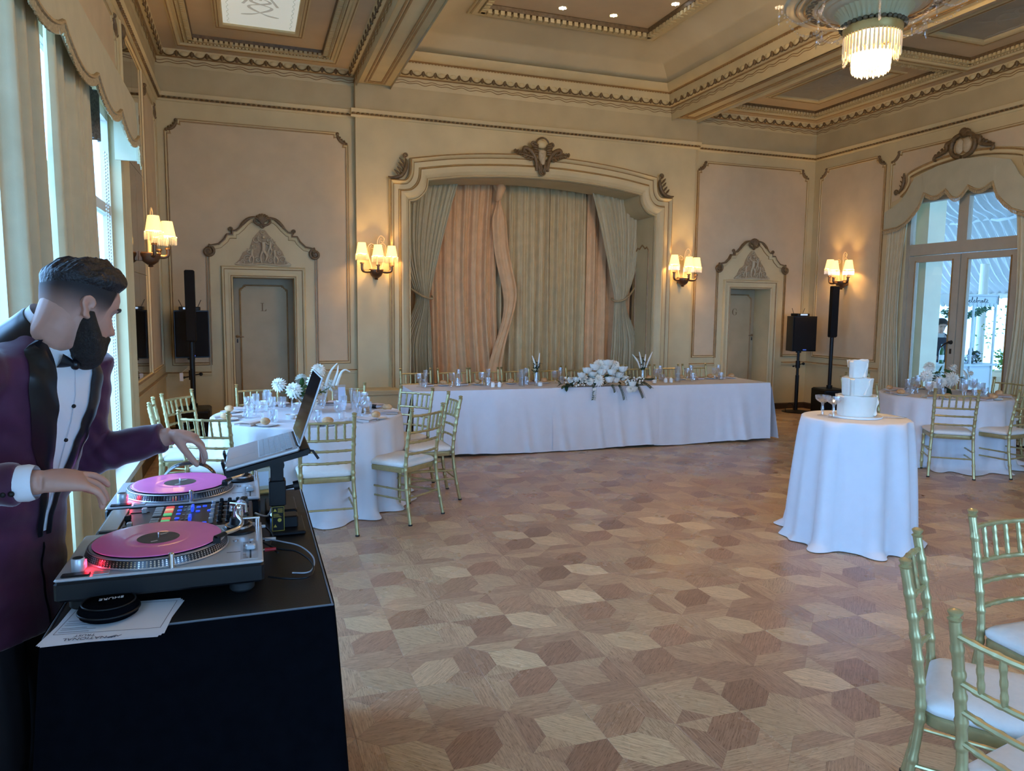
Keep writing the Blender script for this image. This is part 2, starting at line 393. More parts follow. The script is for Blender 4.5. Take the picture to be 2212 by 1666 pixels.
def build_parquet():
    L = .3085; t = .0885; b = L-2*t; a = L-t
    light = [(.70, .52, .315), (.64, .47, .285), (.58, .42, .255), (.53, .38, .235)]
    dark = [(.39, .23, .145), (.43, .26, .165), (.35, .21, .135), (.46, .29, .18)]
    mid = [(.50, .335, .21), (.54, .365, .225), (.46, .30, .19), (.57, .40, .245), (.42, .265, .17)]
    rnd = random.Random(3)
    pieces = []
    i0, i1 = int((XL-.657)/(2*L))-1, int((XR-.657)/(2*L))+2
    j0, j1 = int((Y0-3.05)/(2*L))-1, int((YB-3.05)/(2*L))+2
    hexq = [(0, 0), (b, 0), (a, t), (a, a), (t, a), (0, b)]
    tri1 = [(b, 0), (L, 0), (a, t)]; tri2 = [(0, b), (t, a), (0, L)]
    tr1 = [(L, 0), (L, L), (a, a), (a, t)]; tr2 = [(0, L), (t, a), (a, a), (L, L)]
    for i in range(i0, i1+1):
        for j in range(j0, j1+1):
            ax, ay = .657+2*L*i, 3.05+2*L*j
            for sx in (1, -1):
                for sy in (1, -1):
                    lt = (sx*sy < 0)
                    pal = light if lt else dark
                    if rnd.random() < .22: pal = mid
                    c = rnd.choice(pal); k = rnd.uniform(.9, 1.1)
                    for poly, col, ang in ((hexq, tuple(v*k for v in c), atan2(sy, sx)),
                                           (tri1, rnd.choice(mid+light[3:]), pi/2), (tri2, rnd.choice(mid+light[3:]), 0),
                                           (tr1, rnd.choice(mid), pi/2), (tr2, rnd.choice(mid), 0)):
                        P = [(ax+sx*u, ay+sy*v) for u, v in poly]
                        if sx*sy < 0: P.reverse()
                        P = [(min(max(x, XL), XR), min(max(y, Y0), YB+.4)) for x, y in P]
                        cx = sum(p[0] for p in P)/len(P); cyy = sum(p[1] for p in P)/len(P)
                        ar = abs(sum(P[q][0]*P[(q+1) % len(P)][1]-P[(q+1) % len(P)][0]*P[q][1] for q in range(len(P))))/2
                        if ar < .002: continue
                        d = Vector((cx, cyy, -1.66)); z = d.dot(_f)
                        vis = z > .3 and abs(d.dot(_r)/z) < .72 and abs(d.dot(_u)/z) < .535 and not (cx < .2 and cyy < 3.0)
                        pieces.append((ar/z**3 if vis else 0, P, col, ang, cx, cyy))
    pieces.sort(key=lambda q: -q[0])
    def shape(mb, uvs, cols, P, col, ang, cx, cyy):
        n = len(P)
        def ins(d):
            return offset(P, d, True)
        top = ins(.0006); dz = random.uniform(-.0004, .0004)
        o = len(mb.v); mb.add([(x, y, -.0040) for x, y in P]+[(x, y, -.0006+dz) for x, y in P]+[(x, y, dz) for x, y in top],
               [tuple(range(2*n, 3*n))]+[(q, (q+1) % n, n+(q+1) % n, n+q) for q in range(n)]+[(n+q, n+(q+1) % n, 2*n+(q+1) % n, 2*n+q) for q in range(n)])
        ca, sa = cos(ang), sin(ang); ox, oy = random.uniform(0, 50), random.uniform(0, 50)
        fl = [tuple(range(2*n, 3*n))]+[(q, (q+1) % n, n+(q+1) % n, n+q) for q in range(n)]+[(n+q, n+(q+1) % n, 2*n+(q+1) % n, 2*n+q) for q in range(n)]
        for f in fl:
            for vi in f:
                x, y, _ = mb.v[o+vi]; x -= cx; y -= cyy
                uvs += [x*ca+y*sa+ox, -x*sa+y*ca+oy]; cols += [col[0], col[1], col[2], 1.0]
    def finish(mb, uvs, cols, name):
        o = mb.build(name, WOOD, floor); me = o.data
        l = me.uv_layers.new(name='grain'); l.data.foreach_set('uv', uvs)
        ca = me.color_attributes.new('tone', 'FLOAT_COLOR', 'CORNER'); ca.data.foreach_set('color', cols)
        return o
    for q in pieces[:300]:
        mb = MB(); u = []; c = []; shape(mb, u, c, *q[1:]); finish(mb, u, c, 'parquet_block')
    mb = MB(); u = []; c = []
    for q in pieces[300:]: shape(mb, u, c, *q[1:])
    finish(mb, u, c, 'parquet_blocks')['kind'] = 'stuff'
build_parquet()

# ============================================================ WALLS
HW = 5.0
def wall_strip(mb, fn, u0, u1, v0, v1, holes=(), m=0):     # flat wall with rectangular holes
    us = sorted({u0, u1, *[h[0] for h in holes], *[h[1] for h in holes]}); vs = sorted({v0, v1, *[h[2] for h in holes], *[h[3] for h in holes]})
    for a, b in zip(us, us[1:]):
        for c, d in zip(vs, vs[1:]):
            um, vm = (a+b)/2, (c+d)/2
            if any(h[0] < um < h[1] and h[2] < vm < h[3] for h in holes): continue
            mb.add([fn(a, c, 0), fn(b, c, 0), fn(b, d, 0), fn(a, d, 0), fn(a, c, -.12), fn(b, c, -.12), fn(b, d, -.12), fn(a, d, -.12)],
                   [(0, 1, 2, 3), (7, 6, 5, 4), (0, 4, 5, 1), (1, 5, 6, 2), (2, 6, 7, 3), (3, 7, 4, 0)], m)
AB, SB = on_back(YB), on_back(YF)
DL, DG = (-.196, .582), (7.509, 8.307)
# stage opening (half profile about XC): (dx, z)
OPEN = [(-1.92, 0.0), (-1.92, 3.13)] + [p for p in arc(-1.96, 3.42, .30, -82, 2, 8)]
apex = 3.56; z1 = OPEN[-1][1]; x1 = -OPEN[-1][0]
ARC = []
for i in range(1, 21):
    x = -x1 + 2*x1*i/20; ARC.append((x, z1 + (apex-z1)*(1-(x/x1)**2)))
OPEN = [(x+XC, z) for x, z in OPEN] + [(x+XC, z) for x, z in ARC] + [(XC-x, z) for x, z in reversed(OPEN[:-1])]
wb = MB()
wall_strip(wb, AB, XL-.12, 1.40, 0, HW, [(DL[0], DL[1], 0, 2.05)])
wall_strip(wb, AB, 6.70, XR+.12, 0, HW, [(DG[0], DG[1], 0, 2.05)])
wb.box(1.40, OPEN[0][0], YF, YB+.12, 0, HW); wb.box(OPEN[-1][0], 6.70, YF, YB+.12, 0, HW)
for (xa, za), (xb, zb) in zip(OPEN[1:-2], OPEN[2:-1]):
    if xb-xa < 1e-4: continue
    wb.add([(xa, YF, za), (xb, YF, zb), (xb, YF, HW), (xa, YF, HW), (xa, YB+.12, za), (xb, YB+.12, zb), (xb, YB+.12, HW), (xa, YB+.12, HW)],
           [(0, 1, 2, 3), (7, 6, 5, 4), (0, 4, 5, 1)])
wall_back = struct(wb.build('wall_back', CREAM))
wl = MB(); wall_strip(wl, on_left, Y0, YB+.12, 0, HW, [(1.2, 7.2, .30, 3.28), (-3.6, .4, .30, 3.28)]); wall_left = struct(wl.build('wall_left', CREAM))
RW = [(6.65, 8.45, 0.0, 3.30)]
wr = MB(); wall_strip(wr, on_right, Y0, YB+.12, 0, HW, RW); wall_right = struct(wr.build('wall_right', CREAM))
wf = MB(); wall_strip(wf, lambda u, v, h: (u, Y0+h, v), XL-.12, XR+.12, 0, HW, [(1.2, 7.2, .5, 3.2)]); wall_front = struct(wf.build('wall_front', CREAM))
# stage behind the arch
sb = MB(); sb.box(1.5, 6.6, 11.75, 11.87, 0, 4.4); sb.box(1.38, 1.5, YB+.12, 11.87, 0, 4.4); sb.box(6.6, 6.72, YB+.12, 11.87, 0, 4.4); sb.box(1.38, 6.72, YB+.12, 11.87, 4.4, 4.5)
struct(sb.build('wall_stage', mat('stage_dark', (.10, .08, .06), .8), wall_back))
sf = MB(); sf.box(2.12, 5.98, YF+.03, 11.75, .0, .50); struct(sf.build('stage_floor', mat('stage_boards', (.12, .07, .04), .5), wall_back))
# reveal of the arch (thick jamb and soffit, with a moulded panel on the jamb)
rv = MB(); n = len(OPEN)
RVO = [(x+(.003 if x < XC else -.003), z-(.003 if z > .1 else 0)) for x, z in OPEN]
rv.add([(x, YF+.001, z) for x, z in RVO]+[(x, YF+.62, z) for x, z in RVO], [(i, n+i, n+i+1, i+1) for i in range(n-1)])
rv.build('arch_reveal', CREAM, wall_back, 40)
jp = [(0.10, .9), (.52, .9), (.52, 2.62), (.46, 2.68), (.40, 2.66), (.31, 2.72), (.22, 2.66), (.16, 2.68), (.10, 2.62)]
jm = MB()
for X, s in ((OPEN[-1][0], -1), (OPEN[0][0], 1)):
    jm.sweep(jp, [(0, 0), (.004, .012), (.018, .012), (.022, 0)], lambda u, v, h: (X+s*(h+.004), YF+u, v), True)
jm.build('jamb_panel_moulding', GOLDP, wall_back)

# ---- moulding helpers on walls
LINE = [(0, 0), (.003, .018), (.012, .022), (.020, .012), (.026, .012), (.032, .018), (.042, .016), (.045, 0)]
LINEM = [1, 1, 0, 0, 1, 1, 0]
def notched(u0, u1, v0, v1, r=.12, bottom=False):           # panel outline with concave top corners, counter-clockwise
    s = r*.28
    top_r = [(u1, v1-r-s), (u1-s*.9, v1-r-s)] + arc(u1-s*.2, v1-s*.2, r, 262, 188, 7) + [(u1-r-s, v1-s*.9), (u1-r-s, v1)]
    top_l = [(u0+u1-u, v) for u, v in reversed(top_r)]
    return [(u0, v0), (u1, v0)] + top_r + top_l
def wall_panel(parent, fn, u0, u1, v0, v1, gap=None, r=.12):
    p = notched(u0, u1, v0, v1, r); q = p; cl = True
    if gap:                                                 # the panel stops either side of a door
        a, b, t = gap; q = [(b+.07, v0)] + p[1:] + [(u0, v0), (a-.07, v0)]; cl = False
        p = [(b, v0)] + p[1:] + [(u0, v0), (a, v0), (a, t), (b, t)]
    m = MB(); m.prism(p, -.001, .004, fn); m.build('wall_panel', PANEL, parent)
    m = MB(); m.sweep(q, LINE, fn, cl, LINEM); m.build('panel_moulding', [CREAM, GOLDP], parent, 35)
    c = MB()                                                # little carved curls in the two top corners
    for (uc, sgn) in ((u0, 1), (u1, -1)):
        path = [(uc+sgn*(r*.2+r*cos(radians(q))), v1-r*.2+r*sin(radians(q))) for q in range(272, 361, 8)]
        path = [fn(u, v, .02) for u, v in path]
        rad = [.010+.012*sin(pi*i/(len(path)-1))**.7 for i in range(len(path))]
        c.tube(path, rad, 8)
        e = path[-1]; c.ball(fn(uc+sgn*(r*1.2), v1-.025, .02), .024, 8, 6); c.ball(fn(uc+sgn*.028, v1-r*1.22, .02), .019, 8, 6)
        for k, q in enumerate((290, 312, 334)):
            rr = r*(.80); c.ball(fn(uc+sgn*(r*.2+rr*cos(radians(q))), v1-r*.2+rr*sin(radians(q)), .016), .017-.002*k, 8, 5)
    c.build('carved_corner', BRONZE, parent, 60)
def rail(parent, fn, path_u, name='picture_rail', v=4.30, beads=True):
    m = MB(); u0, u1 = path_u
    prof = [(4.20, 0), (4.205, .012), (4.225, .020), (4.228, .030), (4.25, .030), (4.258, .050), (4.285, .062), (4.30, .068), (4.305, .060), (4.305, 0)]
    mm = [0, 0, 0, 1, 0, 0, 0, 0, 0]
    vs = []; fs = []
    for (z, h) in prof: vs += [fn(u0, z, h), fn(u1, z, h)]
    for i in range(len(prof)-1): fs.append((2*i, 2*i+1, 2*i+3, 2*i+2))
    fs.append(tuple(2*i for i in range(len(prof)))); fs.append(tuple(2*i+1 for i in range(len(prof)-1, -1, -1)))
    o = len(m.f); m.add(vs, fs)
    for i in range(len(prof)-1): m.m[o+i] = mm[i]
    m.build(name, [CREAM, GOLDP], parent)
    b = MB(); k = int(abs(u1-u0)/.062)                     # running carved beads under the rail
    for i in range(k):
        u = u0+(u1-u0)*(i+.5)/k
        b.ball(fn(u, 4.240, .036), (.024, .024, .014), 6, 4)
    q = b.build('carved_beads', BRONZE, parent, 60); q['kind'] = 'stuff'
def dado(parent, fn, u0, u1, v=.785):
    m = MB()
    prof = [(v-.03, 0), (v-.028, .014), (v-.01, .018), (v, .026), (v+.012, .026), (v+.018, .012), (v+.03, .008), (v+.03, 0)]
    vs = []; fs = []
    for (z, h) in prof: vs += [fn(u0, z, h), fn(u1, z, h)]
    for i in range(len(prof)-1): fs.append((2*i, 2*i+1, 2*i+3, 2*i+2))
    m.add(vs, fs, 0); m.m = [1, 0, 0, 0, 1, 1, 0]
    m.build('dado_rail', [CREAM, GOLDP], parent)
def skirting(name, fn, u0, u1):
    m = MB(); prof = [(0, .022), (.085, .022), (.095, .012), (.10, 0)]; vs = []; fs = []
    for (z, h) in prof: vs += [fn(u0, z, h), fn(u1, z, h)]
    for i in range(len(prof)-1): fs.append((2*i, 2*i+1, 2*i+3, 2*i+2))
    m.add(vs, fs); return struct(m.build(name, DARKWOOD))

# frieze faces between rail and cornice
fz = MB()
for fn, u0, u1 in ((AB, XL, 1.40), (SB, 1.40, 6.70), (AB, 6.70, XR)):
    fz.add([fn(u0, 4.3, .003), fn(u1, 4.3, .003), fn(u1, 4.66, .003), fn(u0, 4.66, .003)], [(0, 1, 2, 3)])
fz.build('frieze', FRIEZE, wall_back)
for w, fn in ((wall_left, on_left), (wall_right, on_right)):
    fz = MB(); fz.add([fn(Y0, 4.3, .003), fn(YB, 4.3, .003), fn(YB, 4.66, .003), fn(Y0, 4.66, .003)], [(0, 1, 2, 3)]); fz.build('frieze', FRIEZE, w)
for a, b, fn in ((XL, 1.40, AB), (1.34, 6.76, SB), (6.70, XR, AB)): rail(wall_back, fn, (a, b))
rail(wall_left, on_left, (Y0, YB)); rail(wall_right, on_right, (Y0, YB))

# ---- alcove panels on the back wall, with the two overdoors
PED = [(-.66, 2.44), (-.54, 2.465), (-.47, 2.53), (-.437, 2.593), (-.374, 2.595), (-.373, 2.637), (-.323, 2.646), (-.264, 2.70), (-.213, 2.764), (-.161, 2.804), (-.103, 2.822), (-.04, 2.83)]
def spiral(c, r0, r1, a0, turns, n=22, s=1): return [(c[0]+s*(r0+(r1-r0)*i/n)*cos(radians(a0)+turns*2*pi*i/n), c[1]+(r0+(r1-r0)*i/n)*sin(radians(a0)+turns*2*pi*i/n)) for i in range(n+1)]
def overdoor(xc, letter):
    F = AB
    half = [(xc+u, v) for u, v in PED]
    full = half + [(2*xc-u, v) for u, v in reversed(half)]
    # cream field between door and pediment, slightly proud
    fld = full + [(xc+.675, 2.36), (xc+.675, .80), (xc+.53, .80), (xc+.53, 2.19), (xc-.53, 2.19), (xc-.53, .80), (xc-.675, .80), (xc-.675, 2.36)]
    m = MB()
    left = half + [(xc, 2.83), (xc, 2.19), (xc-.53, 2.19), (xc-.675, 2.19), (xc-.675, 2.36)]
    m.prism(left, .0, .008, F); m.prism([(2*xc-u, v) for u, v in reversed(left)], .0, .008, F)
    for s in (-1, 1):
        a, b = sorted((xc+s*.53, xc+s*.675)); m.prism([(a, .80), (b, .80), (b, 2.19), (a, 2.19)], 0, .008, F)
    m.build('overdoor_field', CREAM, wall_back)
    m = MB(); m.sweep(full, [(0.012, 0), (.010, .045), (0, .058), (-.012, .055), (-.020, .035), (-.036, .032), (-.050, .022), (-.054, .008)], F, False, [1, 1, 1, 0, 0, 0, 2])
    for s in (-1, 1):
        for k, (a, b) in enumerate(((.655, .668), (.684, .697))):
            x0, x1 = sorted((xc+s*a, xc+s*b)); m.prism([(x0, .90), (x1, .90), (x1, 2.34), (x0, 2.34)], 0, .02, F, 2)
    m.build('overdoor_pediment', [CREAM, BRONZE, GOLDP], wall_back, 35)
    m = MB()
    for s in (-1, 1):
        c = (xc+s*.665, 2.37)
        m.tube([F(u, v, .035) for u, v in spiral(c, .075, .012, 90, 1.6, 30, s)], [.020-.008*i/30 for i in range(31)], 8)
        m.ball(F(c[0], c[1], .02), (.06, .02, .06), 10, 6)
        m.tube([F(u, v, .03) for u, v in spiral((xc+s*.395, 2.66), .03, .008, -90, 1.1, 14, -s)], .012, 7)
        m.tube([F(xc+s*u, v, .045) for u, v in spline([(.30, 2.655), (.24, 2.735), (.17, 2.80), (.09, 2.83)], 5)], [.007+.016*sin(pi*i/15) for i in range(16)], 8)
    for k in range(7):                                     # shell crest
        a = radians(30+20*k); m.tube([F(xc, 2.745, .05), F(xc+.055*cos(a), 2.775+.05*sin(a), .06), F(xc+.10*cos(a), 2.775+.095*sin(a), .045)], [.010, .020, .014], 8)
    for s in (-1, 1):
        m.tube([F(xc+s*u, v, .045) for u, v in spline([(.01, 2.72), (.06, 2.735), (.10, 2.77), (.085, 2.80)], 4)], .015, 8)
    m.tube([F(u, v, .045) for u, v in spiral((xc, 2.715), .034, .01, 0, 1.3, 18)], .012, 8)
    m.build('carved_crest', BRONZE, wall_back, 60)
    # relief of dancing figures above the door
    bg = MB(); prf = [(-.36, 2.215), (-.30, 2.27), (-.25, 2.37), (-.17, 2.42), (-.13, 2.53), (-.09, 2.60), (-.03, 2.67), (.03, 2.67), (.08, 2.60), (.13, 2.55), (.18, 2.47), (.24, 2.40), (.29, 2.28), (.36, 2.225)]
    bg.prism([(xc+u, v) for u, v in prf], .006, .016, F); bg.build('relief_ground', RELIEFD, wall_back)
    m = MB()
    def limb(pts, r0, r1, h=.03):
        pp = spline(pts, 4); k = len(pp)-1
        m.tube([F(xc+u, v, h) for u, v in pp], [r0+(r1-r0)*i/k for i in range(k+1)], 8)
    def fig(ox, oz, sc, lean, s):
        q = lambda u, v: (ox+s*(u+lean*v)*sc, oz+v*sc)
        limb([q(0, .42), q(.01, .58), q(0, .74)], .062*sc, .075*sc, .034)        # torso
        m.ball(F(xc+q(.01, .92)[0], q(0, .92)[1], .036), .062*sc, 8, 6)
        limb([q(-.03, .42), q(-.09, .22), q(-.06, .0)], .058*sc, .026*sc); limb([q(.03, .42), q(.12, .26), q(.07, .06)], .056*sc, .026*sc)
        limb([q(.07, .74), q(.19, .66), q(.26, .80)], .030*sc, .020*sc); limb([q(-.07, .74), q(-.18, .82), q(-.15, .99)], .030*sc, .020*sc)
    fig(0, 2.24, .36, .02, 1); fig(-.15, 2.225, .25, -.10, -1); fig(.16, 2.225, .25, -.10, 1); fig(.075, 2.33, .24, .12, 1)
    for cx_, cz, r, s in ((-.20, 2.29, .05, 1), (-.25, 2.245, .035, 1), (.24, 2.29, .05, -1), (.28, 2.245, .03, -1), (0, 2.635, .032, 1), (-.08, 2.53, .05, 1), (.09, 2.50, .045, -1), (-.17, 2.38, .03, 1), (.20, 2.37, .03, -1), (-.07, 2.28, .04, -1), (.09, 2.27, .04, 1), (-.30, 2.225, .02, 1), (.32, 2.225, .022, -1)):
        m.tube([F(xc+u, v, .022) for u, v in spiral((cx_, cz), r, .008, 30, 1.4, 18, s)], .0085, 6)
    limb([(-.35, 2.218), (-.2, 2.212), (0, 2.225), (.2, 2.212), (.35, 2.222)], .012, .012, .02)
    m.build('figure_relief', RELIEF, wall_back, 60)
for xc in (.19, 7.92): overdoor(xc, 'L')
wall_panel(wall_back, AB, -.95, 1.315, .895, 4.00, (.19-.62, .19+.62, 2.25)); wall_panel(wall_back, AB, 6.80, 9.00, .905, 4.06, (7.92-.62, 7.92+.62, 2.25))
for a, b in ((XL, -.485), (.865, 1.40), (6.70, 7.245), (8.595, XR)): dado(wall_back, AB, a, b)
skirting('baseboard_back_left', AB, XL, -.34); skirting('baseboard_back_left.001', AB, .72, 1.40); skirting('baseboard_back_right', AB, 6.70, 7.37); skirting('baseboard_back_right.001', AB, 8.44, XR)
skirting('baseboard_left', on_left, Y0, 1.2); skirting('baseboard_left.001', on_left, 7.43, YB); skirting('baseboard_right', on_right, 8.45, YB); skirting('baseboard_right.001', on_right, Y0, 6.65)

# ---- doors with moulded frames
def serif_letter(ch, fn, mtl, parent):
    m = MB()
    def bar(u0, u1, v0, v1): m.prism([(u0, v0), (u1, v0), (u1, v1), (u0, v1)], 0, .003, fn)
    if ch == 'L':
        bar(-.018, -.004, -.055, .055); bar(-.034, .012, .050, .055); bar(-.034, .038, -.055, -.050)
        m.prism([(.038, -.055), (.042, -.028), (.037, -.028), (.022, -.05)], 0, .003, fn)
    else:
        n = 26; outer = []; inner = []
        for i in range(n+1):
            a = radians(48+ (312-48)*i/n); outer.append((.050*cos(a), .058*sin(a))); w = .004+.013*max(0, -cos(a)); inner.append(((.050-w)*cos(a), (.058-.004)*sin(a)))
        for i in range(n): m.prism([outer[i], outer[i+1], inner[i+1], inner[i]], 0, .003, fn)
        bar(.026, .038, -.045, -.008); bar(.012, .050, -.010, -.005); bar(.030, .034, .020, .046)
    m.build('lettering', mtl, parent)
def door(name, x0, x1, ch):
    Yd = YB+.39; F = on_back(Yd); xc = (x0+x1)/2
    m = MB(); m.box(x0+.003, x1-.003, Yd, Yd+.045, .008, 2.045)
    d = struct(m.build(name, mat('door_border', (.37, .315, .205), .5, noise=.06, nscale=4)))
    p = notched(x0+.075, x1-.075, .16, 1.96, .05)
    m = MB(); m.prism(p, .0, .008, F); m.build('door_panel', DOORP, d)
    m = MB(); m.sweep(p, [(-.006, 0), (-.003, .015), (.006, .018), (.014, .012), (.018, .006)], F, True, 0); m.build('panel_moulding', GOLDP, d, 35)
    serif_letter(ch, lambda u, v, h: F(xc+u-.01, 1.66+v, .0085+h), mat('gilt_letter', (.16, .095, .03), .4), d)
    hx = x0+.035 if ch == 'L' else x1-.03; s = 1 if ch == 'L' else -1
    m = MB(); m.lathe([(.0, .0), (.022, .001), (.022, .006), (.008, .012), (.008, .03), (0, .032)], 14); m.xf(Matrix.Translation((hx, Yd, 1.257)) @ Matrix.Rotation(pi/2, 4, 'X'))
    m.tube([(hx, Yd-.03, 1.257), (hx+s*.03, Yd-.034, 1.257), (hx+s*.085, Yd-.034, 1.252)], [.009, .010, .007], 8)
    m.build('door_handle', BRASS, d, 50)
    m = MB(); m.prism([(hx-.010+u*.02, 1.17+v*.055) for u, v in ((0, 0), (1, 0), (1, .7), (.75, 1), (.25, 1), (0, .7))], 0, .004, F); m.build('keyhole_plate', DARKMETAL, d)
    m = MB(); m.box(x0-.04, x1+.04, Yd+.05, Yd+.07, -.05, 2.12); m.box(x0-.06, x0-.02, YB+.1, Yd+.07, -.05, 2.12); m.box(x1+.02, x1+.06, YB+.1, Yd+.07, -.05, 2.12); m.box(x0-.06, x1+.06, YB+.1, Yd+.07, 2.07, 2.12); m.build('sky_leak_box', DARKWOOD, d)  # unseen box added behind the recess to stop sky light leaking in
    # jamb lining + architrave belong to the opening
    m = MB()
    for xa, xb in ((x0-.02, x0), (x1, x1+.02)): m.box(xa+(.002 if xa < x0 else -.002), xb+(.002 if xa < x0 else -.002), YB+.001, Yd, 0, 2.048)
    m.box(x0+.003, x1-.003, YB+.001, Yd, 2.047, 2.07); m.build('jamb_lining', CREAM, d)
    path = [(x1, 0), (x1, 2.05), (x0, 2.05), (x0, 0)]
    m = MB(); m.sweep(path, [(0, -.02), (0, .022), (-.012, .030), (-.022, .020), (-.040, .022), (-.052, .016), (-.095, .026), (-.104, .042), (-.122, .050), (-.135, .036), (-.14, 0)], on_back(YB), False, [0, 0, 1, 0, 0, 0, 1, 0, 0, 0]); m.build('architrave', [CREAM, GOLDP], d, 35)
    return d
door('door_1', *DL, 'L'); door('door_2', *DG, 'G')

# ---- stage arch frame (proscenium): broad moulded surround
def arch_outline(hw, zs, r, ap, hcut):
    # half: up the jamb to zs, short return inward, concave quarter, then shallow arc to the apex
    pts = [(-hw, 0), (-hw, zs)]
    if hcut: pts += [(-hw+hcut, zs)]
    cx = -hw+hcut-.0; pts += [(cx+r*sin(radians(a)), zs+ r*(1-cos(radians(a)))*1.0) for a in range(12, 91, 13)]
    ex, ez = pts[-1]
    for i in range(1, 15):
        x = ex + (-ex)*i/14; pts.append((x, ez+(ap-ez)*(1-(x/ex)**2)))
    return pts
inner = [(x-XC, z) for x, z in OPEN[:len(OPEN)//2+1]]
def resample(p, n):
    d = [0]
    for a, b in zip(p, p[1:]): d.append(d[-1]+sqrt((a[0]-b[0])**2+(a[1]-b[1])**2))
    o = []
    for i in range(n+1):
        t = d[-1]*i/n; k = 0
        while k < len(d)-2 and d[k+1] < t: k += 1
        f = (t-d[k])/(d[k+1]-d[k] or 1); o.append((p[k][0]+(p[k+1][0]-p[k][0])*f, p[k][1]+(p[k+1][1]-p[k][1])*f))
    return o
CO = [(-2.21, 0), (-2.21, 3.415), (-2.03, 3.415), (-1.985, 3.43), (-1.95, 3.48), (-1.93, 3.56), (-1.925, 3.715), (-1.4, 3.80), (-.9, 3.855), (-.4, 3.885), (0, 3.892)]
CI = [(-1.92, 0), (-1.92, 3.13), (-1.90, 3.13), (-1.80, 3.165), (-1.72, 3.24), (-1.675, 3.33), (-1.665, 3.425), (-1.2, 3.495), (-.8, 3.53), (-.4, 3.553), (0, 3.56)]
CM = [(-2.07, 0), (-2.07, 3.27), (-1.98, 3.275), (-1.90, 3.30), (-1.83, 3.37), (-1.795, 3.46), (-1.785, 3.575), (-1.3, 3.65), (-.85, 3.692), (-.4, 3.718), (0, 3.725)]
def lerpc(A, B, t): return [(a[0]+(b[0]-a[0])*t, a[1]+(b[1]-a[1])*t) for a, b in zip(A, B)]
bands = [(CI, CM, 0, .02), (CI, CM, 0, .05), (CI, CM, .06, .075), (CI, CM, .14, .070), (CI, CM, .18, .055), (CI, CM, .45, .085), (CI, CM, .75, .100), (CI, CM, .90, .098), (CM, CO, .0, .085), (CM, CO, .06, .060), (CM, CO, .12, .052), (CM, CO, .55, .052), (CM, CO, .62, .062), (CM, CO, .70, .082), (CM, CO, .85, .10), (CM, CO, .95, .092), (CM, CO, 1.0, .06), (CM, CO, 1.0, 0)]
bm_ = [0, 0, 0, 1, 0, 0, 0, 1, 0, 1, 0, 1, 0, 0, 1, 0, 0]
pm = MB(); rows = []
def densify(c):
    o = []
    for i, (a, b) in enumerate(zip(c, c[1:])):
        k = 6 if i >= 2 else 1
        for j in range(k): o.append((a[0]+(b[0]-a[0])*j/k, a[1]+(b[1]-a[1])*j/k))
    return o+[c[-1]]
def smoothc(c):
    return c[:2] + spline(c[1:7], 4)[1:-1] + spline(c[6:], 5)
for A, B, t, h in bands:
    c = smoothc(lerpc(A, B, t)); full = c + [(-x, z) for x, z in reversed(c[:-1])]
    rows.append([(XC+x, YF-h, z) for x, z in full])
k = len(rows[0])
for a in range(len(rows)-1):
    o = len(pm.f); pm.add(rows[a]+rows[a+1], [(i, i+1, k+i+1, k+i) for i in range(k-1)])
    for i in range(k-1): pm.m[o+i] = bm_[a]
proscenium = struct(pm.build('trim_1', [CREAM, GOLDP], None, 35))
m = MB()
for s in (-1, 1):                                          # leaf scrolls in the two outer corners
    F = lambda u, v, h: (XC+s*u, YF-h, v)
    m.tube([F(u, v, .07) for u, v in spline([(-2.23, 3.44), (-2.16, 3.43), (-2.06, 3.46), (-2.0, 3.54), (-1.975, 3.64), (-1.99, 3.70)], 5)], [.008+.022*sin(pi*i/25) for i in range(26)], 8)
    m.tube([F(u, v, .09) for u, v in spiral((-1.99, 3.735), .034, .008, -90, 1.2, 16, -1)], .014, 7)
    for q, (u, v) in enumerate(((-2.1, 3.49), (-2.06, 3.53), (-2.04, 3.59), (-2.03, 3.65))): m.tube([F(u+.03, v-.03, .08), F(u-.01, v+.015, .085), F(u-.045, v+.05, .07)], [.010, .017, .006], 7)
m.build('carved_corner', BRONZE, proscenium, 60)
m = MB(); F = lambda u, v, h: (XC+u, YF-h, v)              # central cartouche
for s in (-1, 1):
    m.tube([F(s*u, v, .12) for u, v in spline([(.085, 3.66), (.09, 3.76), (.12, 3.86), (.19, 3.94), (.27, 3.97), (.29, 3.93), (.26, 3.915)], 5)], [.02+.012*sin(pi*i/30) for i in range(31)], 8)
    m.tube([F(s*u, v, .11) for u, v in spline([(.11, 3.84), (.2, 3.86), (.3, 3.885), (.42, 3.895)], 5)], [.028-.022*i/15 for i in range(16)], 8)
    for q in range(7):
        u = .15+.04*q; z = 3.845+.01*q
        m.tube([F(s*u, z+.02, .11), F(s*(u+.025), z+.06-.006*q, .12), F(s*(u+.05), z+.075-.01*q, .10)], [.012, .019, .005], 7)
        m.tube([F(s*u, z, .105), F(s*(u+.02), z-.035+.004*q, .115), F(s*(u+.045), z-.045+.007*q, .10)], [.011, .016, .005], 7)
    m.tube([F(s*u, v, .12) for u, v in spline([(.09, 3.93), (.13, 4.0), (.17, 4.03), (.15, 4.06), (.11, 4.04), (.115, 4.0)], 5)], .016, 8)
    for q in range(5):
        m.tube([F(s*.07, 3.90+.03*q, .12), F(s*(.12+.01*(q % 2)), 3.90+.034*q, .13), F(s*(.16), 3.885+.035*q, .10)], [.016, .022, .008], 7)
    for q in range(3): m.tube([F(s*(.02+.024*q), 3.80, .12), F(s*(.02+.022*q), 3.70, .15), F(s*(.01+.016*q), 3.655, .13)], [.008, .015, .010], 7)
m.tube([F(u, v, .115) for u, v in arc(0, 4.03, .10, 0, 180, 12)], .013, 8)
m.tube([F(u, v, .13) for u, v in spiral((0, 3.645), .060, .012, 90, 1.7, 26)], .014, 8)
